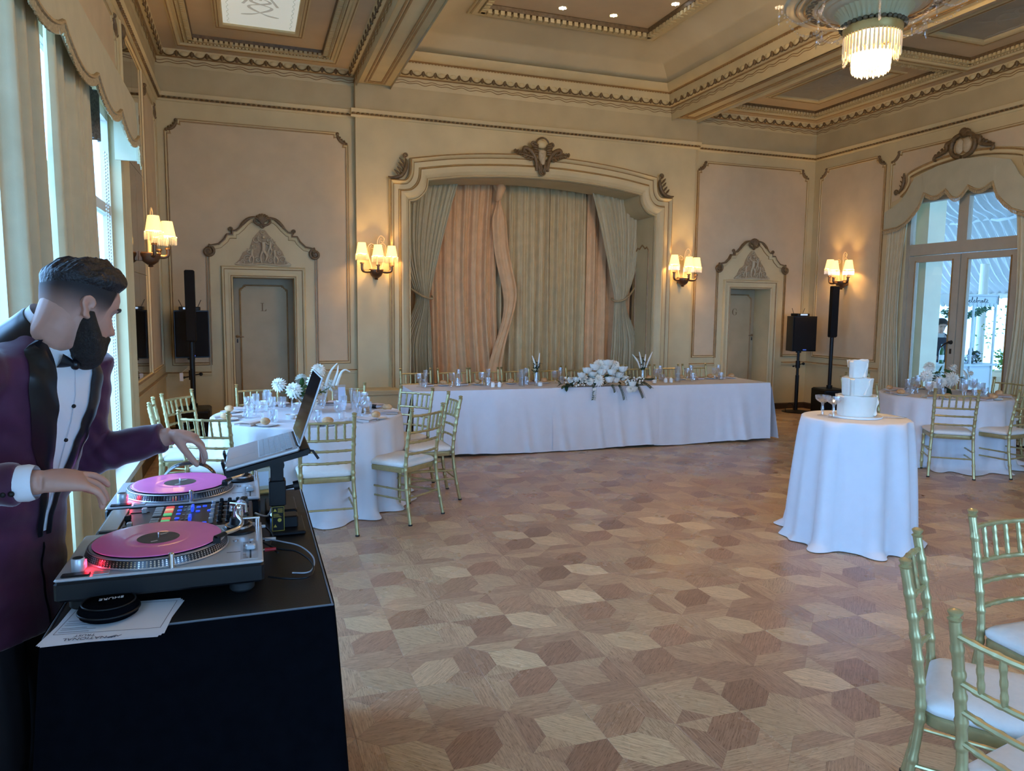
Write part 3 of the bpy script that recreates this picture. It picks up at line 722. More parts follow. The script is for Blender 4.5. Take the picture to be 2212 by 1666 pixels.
m.build('cartouche', BRONZE, proscenium, 60)
m = MB(); m.ball(F(0, 4.045, .08), (.09, .035, .06), 14, 8)
m.build('cartouche_shell', CREAM, proscenium, 60)
m = MB(); m.grid(lambda a, b: F((.062-.028*(b**2))*sin(pi*(a-.5))*1.0, 3.945-.20*b, .10+.055*cos(pi*(a-.5))), 12, 10)
m.tube([F(0, 3.90, .155), F(0, 3.86, .17), F(0, 3.845, .16)], [.006, .010, .012], 6); m.tube([F(-.03, 3.905, .145), F(0, 3.90, .155), F(.03, 3.905, .145)], .006, 6); m.tube([F(-.02, 3.815, .148), F(.02, 3.815, .148)], .005, 6)
m.build('cartouche_face', RELIEF, proscenium, 60)
# plinth steps either side of the stage
for i, (a, b) in enumerate(((1.27, 1.90), (6.20, 6.83))):
    m = MB(); m.box(a+.02, b-.02, 9.90, YF-.0, 0, .50); m.box(a, b, 9.87, YF-.0, .50, .535); m.box(a-.01, b+.01, 9.86, YF, .535, .56)
    struct(m.build('trim_2' if i == 0 else 'trim_3', CREAM))
# ============================================================ CEILING, beams, coffers
ceiling = group_empty('ceiling'); ceiling.empty_display_size = .1
BL, BR = (1.42, 1.87), (6.24, 6.69)
def eggs(x0, x1, y0, y1, d, z, sides, pitch=.17, tilt=0):
    # egg-and-dart run round a rectangle at inset d; sides: list of 'n','s','e','w'
    e = MB(); g = MB()
    def one(p, t, out):                                    # p centre, t along, out into the room
        T = Vector(t); O = Vector(out); Zv = Vector((0, 0, 1)); dn = (O*.5-Zv*.85).normalized()
        M = Matrix((T, O, Zv)).transposed()
        e.ball(p, (pitch*.30, .020, .040), 8, 5, 0, M)
        a0 = []
        for q in range(9):
            a = pi*q/8; a0.append(Vector(p)+T*(pitch*.41*cos(a))-Zv*(.056*sin(a))+O*.006+Zv*.012)
        g.tube(a0, .008, 5)
        c = Vector(p)+T*(pitch*.5); g.ball(c-Zv*.004, (pitch*.13, .026, .042), 6, 5, 0, M)
    X0, X1, Y0_, Y1 = x0+d, x1-d, y0+d, y1-d
    for s in sides:
        if s in 'ns':
            k = max(1, round((X1-X0)/pitch)); yy, o = (Y1, (0, -1, 0)) if s == 'n' else (Y0_, (0, 1, 0))
            for i in range(k): one((X0+(X1-X0)*(i+.5)/k, yy, z), (1, 0, 0), o)
        else:
            k = max(1, round((Y1-Y0_)/pitch)); xx, o = (X1, (-1, 0, 0)) if s == 'e' else (X0, (1, 0, 0))
            for i in range(k): one((xx, Y0_+(Y1-Y0_)*(i+.5)/k, z), (0, 1, 0), o)
    q = e.build('egg_ornament', CREAM, ceiling, 60); q['kind'] = 'stuff'; q = g.build('dart_ornament', BRONZE, ceiling, 60); q['kind'] = 'stuff'
def dentils(x0, x1, y0, y1, d, z, sides, pitch=.058, h=.035, w=.045, m=None, name='dentil_course', mt=None):
    e = MB()
    def one(p, t, out):
        T = Vector(t); O = Vector(out); P = Vector(p)
        a, b = T*(pitch*.31), O*w
        q = [P-a, P+a, P+a+b, P-a+b]; up = Vector((0, 0, h))
        e.add(q+[v+up for v in q], [(0, 1, 2, 3), (0, 1, 5, 4), (1, 2, 6, 5), (2, 3, 7, 6), (3, 0, 4, 7)])
    X0, X1, Y0_, Y1 = x0+d, x1-d, y0+d, y1-d
    for s in sides:
        if s in 'ns':
            k = round((X1-X0)/pitch); yy, o = (Y1, (0, -1, 0)) if s == 'n' else (Y0_, (0, 1, 0))
            for i in range(k): one((X0+(X1-X0)*(i+.5)/k, yy, z), (1, 0, 0), o)
        else:
            k = round((Y1-Y0_)/pitch); xx, o = (X1, (-1, 0, 0)) if s == 'e' else (X0, (1, 0, 0))
            for i in range(k): one((xx, Y0_+(Y1-Y0_)*(i+.5)/k, z), (0, 1, 0), o)
    q = e.build(name, mt or CREAM, ceiling); q['kind'] = 'stuff'
def wavy(fn_pts, name='painted_scroll_line'):
    m = MB()
    for P, t, dn, L in fn_pts:
        k = int(L/.02); A = [Vector(P)+Vector(t)*(L*i/k)+Vector(dn)*(.010*sin(L*i/k*2*pi/.21)) for i in range(k+1)]
        m.tube(A, .006, 5); A2 = [a+Vector(dn)*.03*(1+.2*sin(i*.35)) for i, a in enumerate(A)]; m.tube(A2, .0045, 4)
    m.build(name, GOLDP, ceiling)

# beams along the room
for i, (a, b) in enumerate((BL, BR)):
    m = MB(); m.box(a, b, Y0, YF, 4.64, 5.3); bo = struct(m.build('ceiling_beam', CREAM, ceiling))
    m = MB()
    for d0 in (.085, .125):
        m.rects(a+d0, b-d0, Y0+.1, YF-d0*1.2, [(0, 4.641), (0, 4.630), (.012, 4.626), (.024, 4.630), (.024, 4.641)])
    m.build('beam_moulding', GOLDP, bo)
    m = MB(); m.rects(a+.095, b-.095, Y0+.1, YF-.12, [(0, 4.641), (.0, 4.633), (.025, 4.633), (.025, 4.641)]); m.build('beam_moulding', CREAM, bo)

# ---- middle bay: cornice, ledge, cove, framed flat ceiling with star lights
mx0, mx1, my0, my1 = BL[1], BR[0], Y0, YF
m = MB()
prof = [(0, 4.60), (.004, 4.66), (.022, 4.70), (.022, 4.775), (.05, 4.785), (.085, 4.80), (.115, 4.86), (.125, 4.885), (.13, 4.955), (.165, 4.965), (.195, 4.985), (.235, 5.03), (.245, 5.065), (.20, 5.085), (.17, 5.085)]
m.rects(mx0, mx1, my0, my1, prof, [0, 0, 0, 1, 0, 0, 0, 0, 1, 0, 0, 0, 0, 0]); m.build('cornice', [CREAM, GOLDP], ceiling, 35)
cov = [(.17+.66*(i/14), 5.085 + .335*sin(pi/2*(i/14))**1.15) for i in range(15)]
m = MB(); m.rects(mx0, mx1, my0, my1, cov); m.build('cove', COVEP, ceiling, 45)
m = MB(); m.rects(mx0, mx1, my0, my1, [(.83, 5.42), (.832, 5.40), (.85, 5.395), (.862, 5.405), (.87, 5.405), (.88, 5.385), (.94, 5.39), (.95, 5.415), (.955, 5.42), (1.03, 5.425), (1.04, 5.47), (1.05, 5.475)], [0, 0, 0, 1, 0, 0, 0, 0, 2, 2, 2]); m.build('coffer_frame', [CREAM, GOLDP, BRONZE], ceiling, 35)  # dark strip painted behind the dentils so their gaps read dark
dentils(mx0, mx1, my0, my1, .955, 5.372, 'nwe', .085, .05, .075)
m = MB(); m.box(mx0+1.03, mx1-1.03, my0+1.03, my1-1.03, 5.475, 5.6); m.build('ceiling_plaster', CEILP, ceiling)
eggs(mx0, mx1, 2.0, my1, .098, 4.832, 'nwe')
dentils(mx0, mx1, 2.0, my1, .126, 4.945, 'nwe', .045, .018, .012, name='bead_course', mt=GOLDP)
wavy([((mx0, my1-.026, 4.735), (1, 0, 0), (0, 0, -1), mx1-mx0), ((mx0+.026, 3, 4.735), (0, 1, 0), (0, 0, -1), my1-3), ((mx1-.026, 3, 4.735), (0, 1, 0), (0, 0, -1), my1-3)])

# ---- side bays: cornice, soffit ring and three coffers each with a glazed laylight
def side_bay(x0, x1, lit):
    y0, y1 = Y0, YB
    m = MB(); m.rects(x0, x1, y0, y1, [(0, 4.60), (.004, 4.63), (.020, 4.665), (.022, 4.725), (.045, 4.735), (.075, 4.745), (.105, 4.79), (.112, 4.805)], [0, 0, 0, 1, 0, 0, 0]); m.build('cornice', [CREAM, GOLDP], ceiling, 35)
    eggs(x0, x1, 3.0, y1, .090, 4.768, 'nwe')
    wavy([((x0, y1-.026, 4.69), (1, 0, 0), (0, 0, -1), x1-x0), ((x0+.026, 4, 4.69), (0, 1, 0), (0, 0, -1), y1-4), ((x1-.026, 4, 4.69), (0, 1, 0), (0, 0, -1), y1-4)])
    cx0, cx1 = x0+.27, x1-.27
    cof = [(10.386-.27, 7.42), (7.40, 4.70), (4.68, 1.98)]
    mm = MB()
    mm.box(x0+.10, cx0, y0, y1-.10, 4.805, 4.95); mm.box(cx1, x1-.10, y0, y1-.10, 4.805, 4.95); mm.box(cx0, cx1, cof[0][0], y1-.10, 4.805, 4.95)
    mm.box(cx0, cx1, cof[1][0], cof[0][1], 4.805, 4.95); mm.box(cx0, cx1, cof[2][0], cof[1][1], 4.805, 4.95); mm.box(cx0, cx1, y0, cof[2][1], 4.805, 4.95)
    mm.build('ceiling_plaster', CEILP, ceiling)
    for k, (ya, yb) in enumerate(cof):
        m = MB(); m.rects(cx0, cx1, yb, ya, [(0, 4.806), (.0, 4.795), (.015, 4.79), (.028, 4.797), (.05, 4.80), (.06, 4.82), (.09, 4.815), (.10, 4.825), (.13, 4.83), (.14, 4.845), (.20, 4.85), (.206, 4.885), (.22, 4.89)], [0, 0, 1, 0, 0, 0, 1, 0, 0, 2, 2, 2]); m.build('coffer_frame', [CREAM, GOLDP, BRONZE], ceiling, 35)  # dark tone laid behind the small dentils to darken the gaps
        dentils(cx0, cx1, yb, ya, .145, 4.815, 'nwes', .058, .036, .05)
        dentils(cx0, cx1, yb, ya, .105, 4.806, 'nwes', .040, .022, .016, name='bead_course')
        xm = (cx0+cx1)/2; hw = .40; sy0, sy1 = yb+.60, ya-.66
        m = MB(); m.box(cx0+.2, xm-hw, yb+.2, ya-.2, 4.885, 4.95); m.box(xm+hw, cx1-.2, yb+.2, ya-.2, 4.885, 4.95); m.box(xm-hw, xm+hw, sy1, ya-.2, 4.885, 4.95); m.box(xm-hw, xm+hw, yb+.2, sy0, 4.885, 4.95); m.build('ceiling_plaster', CEILP, ceiling)
        m = MB(); m.rects(xm-hw-.10, xm+hw+.10, sy0-.10, sy1+.10, [(0, 4.886), (0, 4.872), (.018, 4.868), (.03, 4.875), (.05, 4.875), (.06, 4.866), (.08, 4.87), (.10, 4.885), (.105, 4.915)], [0, 0, 1, 0, 1, 0, 0, 0]); m.build('laylight_frame', [CREAM, GOLDP], ceiling, 35)
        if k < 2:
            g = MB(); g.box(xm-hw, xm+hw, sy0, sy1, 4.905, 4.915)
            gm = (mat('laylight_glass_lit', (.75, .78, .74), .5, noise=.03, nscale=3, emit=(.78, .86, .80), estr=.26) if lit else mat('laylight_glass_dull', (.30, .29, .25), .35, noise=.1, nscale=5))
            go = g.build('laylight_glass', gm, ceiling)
            # etched ornament: wavy border and a ribbon bow with sprigs
            e = MB(); z = 4.9035
            for sx in (-1, 1):
                e.tube([(xm+sx*(hw-.06)+.012*sin(i*1.6), sy0+.04+(sy1-sy0-.08)*i/40, z) for i in range(41)], .004, 4)
            yc = (sy0+sy1)/2
            for sgn in (-1, 1):
                e.tube([(xm+u, yc+v, z) for u, v in spline([(-.20*sgn, .36), (-.05*sgn, .30), (.12*sgn, .10), (-.10*sgn, -.05), (.10*sgn, -.22), (.20*sgn, -.36)], 8)], [(.002, .010+.014*abs(sin(i*.35))) for i in range(41)], 6, up=(0, 0, 1))
                e.tube([(xm+u, yc+v, z) for u, v in spline([(-.18*sgn, .05), (-.02*sgn, -.30), (.22*sgn, -.34)], 8)], [(.002, .018-.010*i/16) for i in range(17)], 6, up=(0, 0, 1))
            for q in range(9): e.ball((xm-.12+.05*(q % 3)+.02*sin(q), yc-.30+.10*(q//3), z), (.018, .022, .002), 7, 4)
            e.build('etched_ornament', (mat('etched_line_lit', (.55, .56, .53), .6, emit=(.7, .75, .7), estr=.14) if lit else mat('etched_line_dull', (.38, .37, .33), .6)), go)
side_bay(XL, BL[0], True); side_bay(BR[1], XR, False)
m = MB(); m.box(XL-.12, XR+.12, Y0-.12, YB+.12, 5.62, 5.7); m.build('roof_slab', CEILP, ceiling)

# ---- star-shaped ceiling lights
STAR_W = mat('star_lamp_white', (1, 1, 1), .5, emit=(.92, .97, 1.0), estr=5)
STAR_Y = mat('star_lamp_warm', (1, 1, 1), .5, emit=(1.0, .95, .62), estr=4)
stars = [(2.98, 8.95, 1), (3.84, 9.02, 0), (4.27, 8.47, 1), (4.55, 9.0, 1), (5.10, 8.40, 0), (3.25, 7.9, 0), (4.9, 7.85, 0), (2.9, 8.2, 1)]
slab = ['warm star-shaped ceiling light nearest the left beam', 'cool white star-shaped ceiling light left of centre', 'large warm star-shaped ceiling light cut by the top edge of the photo', 'small warm star-shaped ceiling light nearest the stage arch', 'cool white star-shaped ceiling light nearest the right side of the coffer',
        'star-shaped ceiling light further up the coffer, left', 'star-shaped ceiling light further up the coffer, right', 'star-shaped ceiling light further up the coffer by the left edge']
for k, (x, y, w) in enumerate(stars[:5]):
    t = empty('star_ceiling_light', (x, y, 5.475), 0, slab[k], 'light', 'star lights in the middle ceiling coffer')
    pts = []
    for i in range(12):
        r = .050 if i % 2 == 0 else .024; pts.append((r*cos(pi*i/6), r*sin(pi*i/6)))
    m = MB(); m.prism(pts, -.012, .0); m.build('star_diffuser', STAR_Y if w else STAR_W, t)
    m = MB(); m.lathe([(.0, .001), (.058, .001), (.058, -.006), (.054, -.006), (.054, -.001)], 20, cap=False); m.build('rim', CREAM, t)
# ============================================================ LEFT WINDOW, mirror, panels
win1 = group_empty('window_1')
win_added = group_empty('added_window')  # unseen window, added to bring more daylight into the room
m = MB()
for y in (-3.6, -2.27, -.93, .4): m.box(XL-.12, XL-.055, max(-3.6, y-.045), min(.4, y+.045), .30, 3.28)
for z in (.30, 2.42, 3.20): m.box(XL-.12, XL-.06, -3.6, .4, z, z+.08)
m.build('window_frame', WFRAME, win_added)
for k in range(3):
    m = MB(); m.box(XL-.094, XL-.088, -3.56+1.333*k, -2.31+1.333*k, .38, 3.20); m.build('window_pane', PANE, win_added)
m = MB()
Xg = XL-.09
for y in (1.2, 2.7, 4.2, 5.7, 7.2): m.box(Xg-.03, Xg+.035, max(1.202, y-.045), min(7.198, y+.045), .303, 3.277)
for z in (.30, 2.42, 3.20): m.box(Xg-.03, Xg+.03, 1.2, 7.2, z, z+.08)
for y in (1.95, 3.45, 4.95, 6.45): m.box(Xg-.015, Xg+.015, y-.02, y+.02, .3, 3.2)
m.build('window_frame', WFRAME, win1)
for k in range(4):
    for (a, b) in ((.38, 2.42), (2.50, 3.20)):
        m = MB(); m.box(Xg-.004, Xg+.002, 1.245+1.5*k, 2.655+1.5*k, a, b); m.build('window_pane', PANE, win1)
m = MB(); m.box(XL-.12, XL+.10, 1.15, 7.25, .26, .31); m.box(XL-.12, XL-.06, 1.2, 7.2, .0, .26); m.build('window_sill', WFRAME, win1)
m = MB(); p = [(7.2, 0), (7.2, 3.28), (1.2, 3.28), (1.2, 0)]
m.sweep(p, [(.003, -.1), (.003, .03), (-.03, .045), (-.05, .03), (-.11, .035), (-.14, .055), (-.18, .07), (-.215, .045), (-.23, 0)], on_left, False, [0, 0, 0, 1, 0, 0, 0, 0]); m.build('architrave', [CREAM, GOLDP], win1, 35)
wall_panel(wall_left, on_left, 1.3, 7.35, 3.60, 4.10)
wall_panel(wall_left, on_left, 8.98, 10.08, .90, 4.06)
dado(wall_left, on_left, 7.44, YB)
mir = empty('wall_mirror', (XL, 8.21, 0), 0, 'tall aged wall mirror panel of jointed sheets between window and corner', 'mirror')
for a, b in ((.945, 1.98), (1.985, 3.0), (3.005, 4.11)):
    for c, d in ((-.655, -.002), (.002, .655)):
        m = MB(); m.box(.004, .010, c, d, a, b); m.build('mirror_sheet', MIRROR, mir)
m = MB(); m.sweep([(-.66, .94), (.66, .94), (.66, 4.115), (-.66, 4.115)], [(0.0, .012), (-.008, .03), (-.03, .034), (-.04, .018), (-.06, .012), (-.06, 0)], lambda u, v, h: (h, u, v), True, [0, 1, 0, 0, 0]); m.build('mirror_frame', [CREAM, GOLDP], mir, 35)
m = MB(); m.ball((.035, -.66, 4.06), (.03, .03, .07), 8, 6); m.ball((.035, -.66, 3.97), (.02, .02, .05), 8, 6); m.build('carved_corner', BRONZE, mir, 60)

def pleats(fn, width, top, bot, n, amp, name, mtl, parent=None, nu=None, nv=14, seed=0, gather=None):
    # fn(s, v, off) -> xyz ; s along the cloth 0..1, v 0 top..1 bottom, off pleat depth
    rn = random.Random(seed); ph = [rn.uniform(0, 6.28) for _ in range(4)]; am = [rn.uniform(.55, 1.25) for _ in range(int(n)+3)]
    nn = int(n)+1; nu = nu or int(n*16)
    def f(a, v):
        t = a*n; k = int(t)
        w = .78*sin(2*pi*t+.9*sin(t*1.3+ph[0])+.25*sin(v*3+ph[1]+t))+.34*sin(2*pi*t*2.3+ph[2]+.8*sin(v*2.2+ph[3])); w = (abs(w)**.8)*(1 if w > 0 else -1)
        A = amp*(am[k]*(1-(t-k))+am[k+1]*(t-k))
        return fn(a, v, A*w*(.55+.45*v))
    mb = MB(); mb.grid(f, nu, nv); return mb.build(name, mtl, parent, 80)
def hang(x, y0, y1, z0, z1, n, amp, name, mtl, parent, seed=0): return pleats(lambda a, v, o: (x+o, y0+(y1-y0)*a, z1+(z0-z1)*v), 0, 0, 0, n, amp, name, mtl, parent, seed=seed)
lc = [(3.66, 4.22, 'cream pleated drape in left window nearest the photo edge'), (4.40, 5.52, 'wide cream pleated drape in left window behind the man in burgundy'), (1.22, 2.2, 'cream pleated drape at the near end of the left window')]
for k, (a, b, l) in enumerate(lc):
    t = empty('window_curtain', (0, 0, 0), 0, l, 'curtain', 'drapes of the left window')
    hang(XL+.10, a, b, .02, 3.2, max(3, int((b-a)/.17)), .075, 'drape', CURT_C, t, k)
LACE = mat('pale_sheer_lining', (.62, .64, .60), .8, trans=0)
pel = empty('window_pelmet', (0, 0, 0), 0, 'long scalloped cream fabric pelmet with fringe over the left window', 'pelmet')
low = []; pk = [7.0-.885*i for i in range(7)]
edge = [(7.12, 2.86), (7.09, 2.90), (7.05, 3.0), (7.0, 3.06)]
for a, b in zip(pk, pk[1:]):
    for q in range(1, 11):
        t = q/10; edge.append((a+(b-a)*t, 3.06-.10*(sin(pi*t)**.8 if 0 < t < 1 else 0)))
edge = [(y, z) for y, z in edge if y > 1.2] + [(1.18, 3.0)]
m = MB(); k = len(edge)
m.add([(XL+.19, y, z) for y, z in edge]+[(XL+.17, y, 3.36) for y, z in edge]+[(XL+.165, y, z) for y, z in edge]+[(XL+.145, y, 3.36) for y, z in edge],
      [(i, i+1, k+i+1, k+i) for i in range(k-1)]+[(2*k+i, 3*k+i, 3*k+i+1, 2*k+i+1) for i in range(k-1)]+[(i, 2*k+i, 2*k+i+1, i+1) for i in range(k-1)])
m.box(XL, XL+.19, 7.10, 7.125, 2.88, 3.36); m.box(XL, XL+.19, 1.17, 1.2, 2.9, 3.36)
m.build('pelmet_board', mat('pelmet_fabric', (.50, .47, .33), .8, noise=.05, nscale=6, bump=.06, bscale=300), pel)
def fringe(parent, pts, X, s, drop=.055):                  # braid plus hanging tassels along an edge (y, z)
    m = MB(); m.tube([(X, y, z) for y, z in pts], [(.012, .016)]*len(pts), 6); m.build('braid', FRINGE, parent, 60)
    m = MB(); d = 0
    for (a, b) in zip(pts, pts[1:]):
        l = sqrt((b[0]-a[0])**2+(b[1]-a[1])**2); n_ = max(1, int(l/.014))
        for i in range(n_):
            t = (i+.5)/n_; y, z = a[0]+(b[0]-a[0])*t, a[1]+(b[1]-a[1])*t
            m.cyl((X, y, z), (X+random.uniform(-.004, .004), y, z-drop), .0045, .006, 4)
    q = m.build('fringe', FRINGE, parent); q['kind'] = 'stuff'
fringe(pel, edge, XL+.195, 1)
tb = MB()
for i in range(18): tb.ball((XL+.16+.01*sin(i), 6.45, 2.93-.035*i*.4), (.02, .03, .02), 6, 4)
# ruched blind edge and pull chain in the window
m = MB(); m.grid(lambda a, v: (XL+.02+.02*sin(a*60), 5.75+.5*a, 3.18-.34*v+.02*sin(a*9)), 90, 3); t = m.build('roller_blind', mat('dark_lace_blind', (.12, .11, .09), .8, noise=.4, nscale=60), None, 60); tag(t, 'short dark lace blind gathered under the pelmet of the left window', 'blind')
t = empty('blind_chain', (XL-.02, 6.72, 0), 0, 'white bead pull chain hanging in the left window', 'chain')
m = MB()
for i in range(90): m.ball((0, .0, .55+.026*i), .010, 5, 4)
for i in range(90): m.ball((0, .09, .55+.026*i), .010, 5, 4)
q = m.build('bead_chain', WFRAME, t); q['kind'] = 'stuff'

# ============================================================ RIGHT WALL: panels, french window
wall_panel(wall_right, on_right, 8.86, 10.24, .90, 4.055)
dado(wall_right, on_right, 8.80, YB); dado(wall_right, on_right, Y0, 6.3)
def arch_panel(yc):
    up = notched(yc-1.22, yc+1.22, 2.9, 4.055)[2:]; half = spline([(1.03, 3.40), (.94, 3.48), (.90, 3.56), (.87, 3.67), (.62, 3.745), (.30, 3.795), (0, 3.81)], 4)
    low = [(yc-1.22, 3.3), (yc-1.03, 3.36)] + [(yc-u, v) for u, v in half] + [(yc+u, v) for u, v in reversed(half[:-1])] + [(yc+1.03, 3.36), (yc+1.22, 3.3)]
    m = MB(); m.prism(up+low, -.001, .004, on_right); m.build('wall_panel', PANEL, wall_right)
    p = [(yc+1.22, 2.9)]+up+[(yc-1.22, 2.9)]; m = MB(); m.sweep(p, LINE, on_right, False, LINEM); m.build('panel_moulding', [CREAM, GOLDP], wall_right, 35)
    for s in (-1, 1):
        c = MB(); r = .12; uc = yc+s*1.22; path = [on_right(uc-s*(r*.2+r*cos(radians(q))), 4.055-r*.2+r*sin(radians(q)), .02) for q in range(272, 361, 8)]
        c.tube(path, [.010+.012*sin(pi*i/(len(path)-1))**.7 for i in range(len(path))], 8); c.ball(on_right(uc-s*r*1.2, 4.03, .02), .024, 8, 6); c.ball(on_right(uc-s*.028, 4.055-r*1.22, .02), .019, 8, 6); c.build('carved_corner', BRONZE, wall_right, 60)
arch_panel(7.56)
wall_panel(wall_right, on_right, 3.95, 6.22, .90, 4.055); wall_panel(wall_right, on_right, 1.3, 3.75, .90, 4.055)
def french(name, yc, detailed):
    d = group_empty(name); X = XR+.08; y0, y1 = yc-.9, yc+.9
    m = MB()
    for a, b, c, e in ((y0+.002, y0+.07, 0, 3.298), (y1-.07, y1-.002, 0, 3.298)): m.box(X-.05, X+.05, a, b, c, e)
    m.box(X-.049, X+.049, y0+.07, y1-.07, 2.50, 2.66); m.box(X-.049, X+.049, y0+.07, y1-.07, 3.25, 3.297); m.box(X-.04, X+.04, yc-.075, yc+.075, 2.66, 3.25)
    m.build('door_frame', WFRAME2, d)
    for s in (-1, 1):
        a, b = sorted((yc+s*.008, yc+s*.83))
        m = MB(); X0, X1 = X-.03, X+.025
        m.box(X0, X1, a, a+.11, .01, 2.49); m.box(X0, X1, b-.11, b, .01, 2.49); m.box(X0, X1, a+.11, b-.11, 2.40, 2.49); m.box(X0, X1, a+.11, b-.11, .01, .30)
        lf = m.build('door_leaf', WFRAME2, d)
        m = MB()
        for dd in (.0,):
            m.rects(0, 0, 0, 0, [(0, 0), (0, 0)]) if False else None
            m.box(X0-.012, X0, a+.10, a+.115, .28, 2.42); m.box(X0-.012, X0, b-.115, b-.10, .28, 2.42)
        m.build('glazing_bead', GOLDP, lf)
        m = MB(); m.box(X-.004, X+.002, a+.11, b-.11, .30, 2.40); m.build('door_pane', PANE, lf)
        a, b = sorted((yc+s*.075, yc+s*.83)); m = MB(); m.box(X-.004, X+.002, a, b, 2.66, 3.25); m.build('transom_pane', PANE, d)
    m = MB(); m.cyl((X-.03, yc+.06, 1.27), (X-.075, yc+.06, 1.27), .03, .018, 12); m.tube([(X-.075, yc+.06, 1.27), (X-.085, yc+.10, 1.255), (X-.08, yc+.17, 1.20)], [.011, .011, .008], 8); m.box(X-.036, X-.03, yc+.045, yc+.075, 1.11, 1.18)
    m.build('door_handle', DARKMETAL, d, 50)
    # arched architrave
    half = [(-1.03, 3.43), (-.94, 3.50), (-.90, 3.58), (-.88, 3.685), (-.62, 3.765), (-.30, 3.815), (0, 3.83)]
    half = spline(half, 4); path = [(yc+u, v) for u, v in half] + [(yc-u, v) for u, v in reversed(half[:-1])]
    m = MB(); m.sweep(path, [(.02, 0), (.016, .03), (.004, .045), (-.02, .03), (-.05, .03), (-.065, .045), (-.08, .03), (-.085, 0)], on_right, False, [1, 0, 1, 0, 0, 1, 0]); m.build('arched_architrave', [CREAM, GOLDP], d, 35)
    m = MB(); F = lambda u, v, h: on_right(yc+u, v, h)
    for s in (-1, 1):
        m.tube([F(s*u, v, .06) for u, v in spline([(1.05, 3.42), (.97, 3.47), (.93, 3.55), (.925, 3.64), (.93, 3.70)], 5)], [.010+.014*sin(pi*i/20) for i in range(21)], 8)
        m.tube([F(s*u, v, .06) for u, v in spiral((1.05, 3.45), .035, .008, -90, 1.2, 16, 1)], .013, 7)
        for q in range(3): m.tube([F(s*(.96-.012*q), 3.50+.06*q, .06), F(s*(1.0-.012*q), 3.54+.06*q, .06)], [.014, .006], 6)
        m.tube([F(s*u, v, .06) for u, v in spline([(.14, 4.0), (.24, 3.97), (.25, 3.90), (.34, 3.86), (.42, 3.84), (.44, 3.80), (.40, 3.78)], 5)], [.035-.020*i/30 for i in range(31)], 8)
        for q in range(5): m.tube([F(s*(.19+.05*q), 3.93-.025*q, .06), F(s*(.22+.05*q), 3.98-.03*q, .06), F(s*(.25+.05*q), 3.975-.03*q, .05)], [.012, .018, .006], 6)
        m.tube([F(s*u, v, .06) for u, v in spline([(.02, 3.76), (.13, 3.80), (.18, 3.90), (.14, 4.02), (.05, 4.06)], 5)], [.03]*21, 8)
    m.tube([F(u, v, .06) for u, v in spiral((0, 4.085), .05, .01, 0, 1.5, 20)], .018, 8); m.ball(F(0, 4.08, .04), (.04, .09, .06), 10, 6)
    m.build('carved_crest', BRONZE, d, 60)
    m = MB(); m.ball(F(-.055, 3.91, .05), (.03, .07, .10), 12, 8); m.ball(F(.055, 3.91, .05), (.03, .07, .10), 12, 8); m.build('crest_cartouche', RELIEF, d, 60)
    # pelmet and curtains
    pp = empty('window_pelmet', (0, 0, 0), 0, 'arched sage fabric pelmet with scalloped fringe over the french window' if detailed else 'arched pelmet over the near french window on the right wall', 'pelmet')
    up = [(-1.20, 2.90), (-1.195, 3.17), (-.96, 3.28), (-.84, 3.40), (-.78, 3.50), (-.71, 3.60), (-.35, 3.70), (0, 3.735)]
    lo = [(-1.20, 2.90), (-.95, 2.92), (-.80, 2.98), (-.68, 3.08), (-.58, 3.19), (-.51, 3.36)] + [(-.51+.34*i/8, 3.36-.075*sin(pi*i/8)) for i in range(1, 9)] + [(-.17+.34*i/8, 3.36-.14*sin(pi*i/8)) for i in range(1, 5)]
    LO = [(yc+u, v) for u, v in lo] + [(yc-u, v) for u, v in reversed(lo[:-1])]
    UP = [(yc+u, v) for u, v in up] + [(yc-u, v) for u, v in reversed(up[:-1])]
    def at(P, y):
        for (a, za), (b, zb) in zip(P, P[1:]):
            if a <= y <= b and b > a: return za+(zb-za)*(y-a)/(b-a)
        return P[0][1]
    UPs = sorted(set([p[0] for p in LO]+[p[0] for p in UP])); m = MB(); kk = len(UPs)
    UP2 = [(yc-1.2, 3.17)] + UP[2:-2] + [(yc+1.2, 3.17)]
    Xp = XR-.11
    m.add([(Xp, y, at(LO, y)) for y in UPs]+[(Xp+.015, y, at(UP2, y)) for y in UPs]+[(Xp+.03, y, at(LO, y)) for y in UPs]+[(Xp+.03, y, at(UP2, y)) for y in UPs],
          [(i, i+1, kk+i+1, kk+i) for i in range(kk-1)]+[(2*kk+i, 3*kk+i, 3*kk+i+1, 2*kk+i+1) for i in range(kk-1)]+[(i, 2*kk+i, 2*kk+i+1, i+1) for i in range(kk-1)]+[(kk+i, kk+i+1, 3*kk+i+1, 3*kk+i) for i in range(kk-1)])
    m.box(Xp, XR, yc-1.2, yc-1.185, 2.9, 3.17); m.box(Xp, XR, yc+1.185, yc+1.2, 2.9, 3.17)
    m.build('pelmet_board', mat('pelmet_sage', (.44, .42, .29), .8, noise=.05, nscale=6, bump=.06, bscale=300), pp)
    fringe(pp, LO, Xp-.008, -1)
    for s, l in ((1, 'far'), (-1, 'near')):
        t = empty('window_curtain', (0, 0, 0), 0, ('cream tied-back drape at the %s side of the french window' % ('left' if s > 0 else 'right')) if detailed else 'drape at the %s side of the near french window' % l, 'curtain', 'drapes of the right wall windows')
        a, b = sorted((yc+s*.80, yc+s*1.17))
        pleats(lambda q, v, o: (XR-.055+o*.7, (a+b)/2 + (b-a)*(q-.5)*(1-.25*sin(pi*min(1, v*1.15))) + s*.05*sin(pi*min(1, v*1.15)), 3.12-3.09*v), 0, 0, 0, 7, .035, 'drape', CURT_C, t, seed=4+s)
    return d
WFRAME2 = mat('door_frame_paint', (.40, .365, .28), .5, noise=.05, nscale=6)
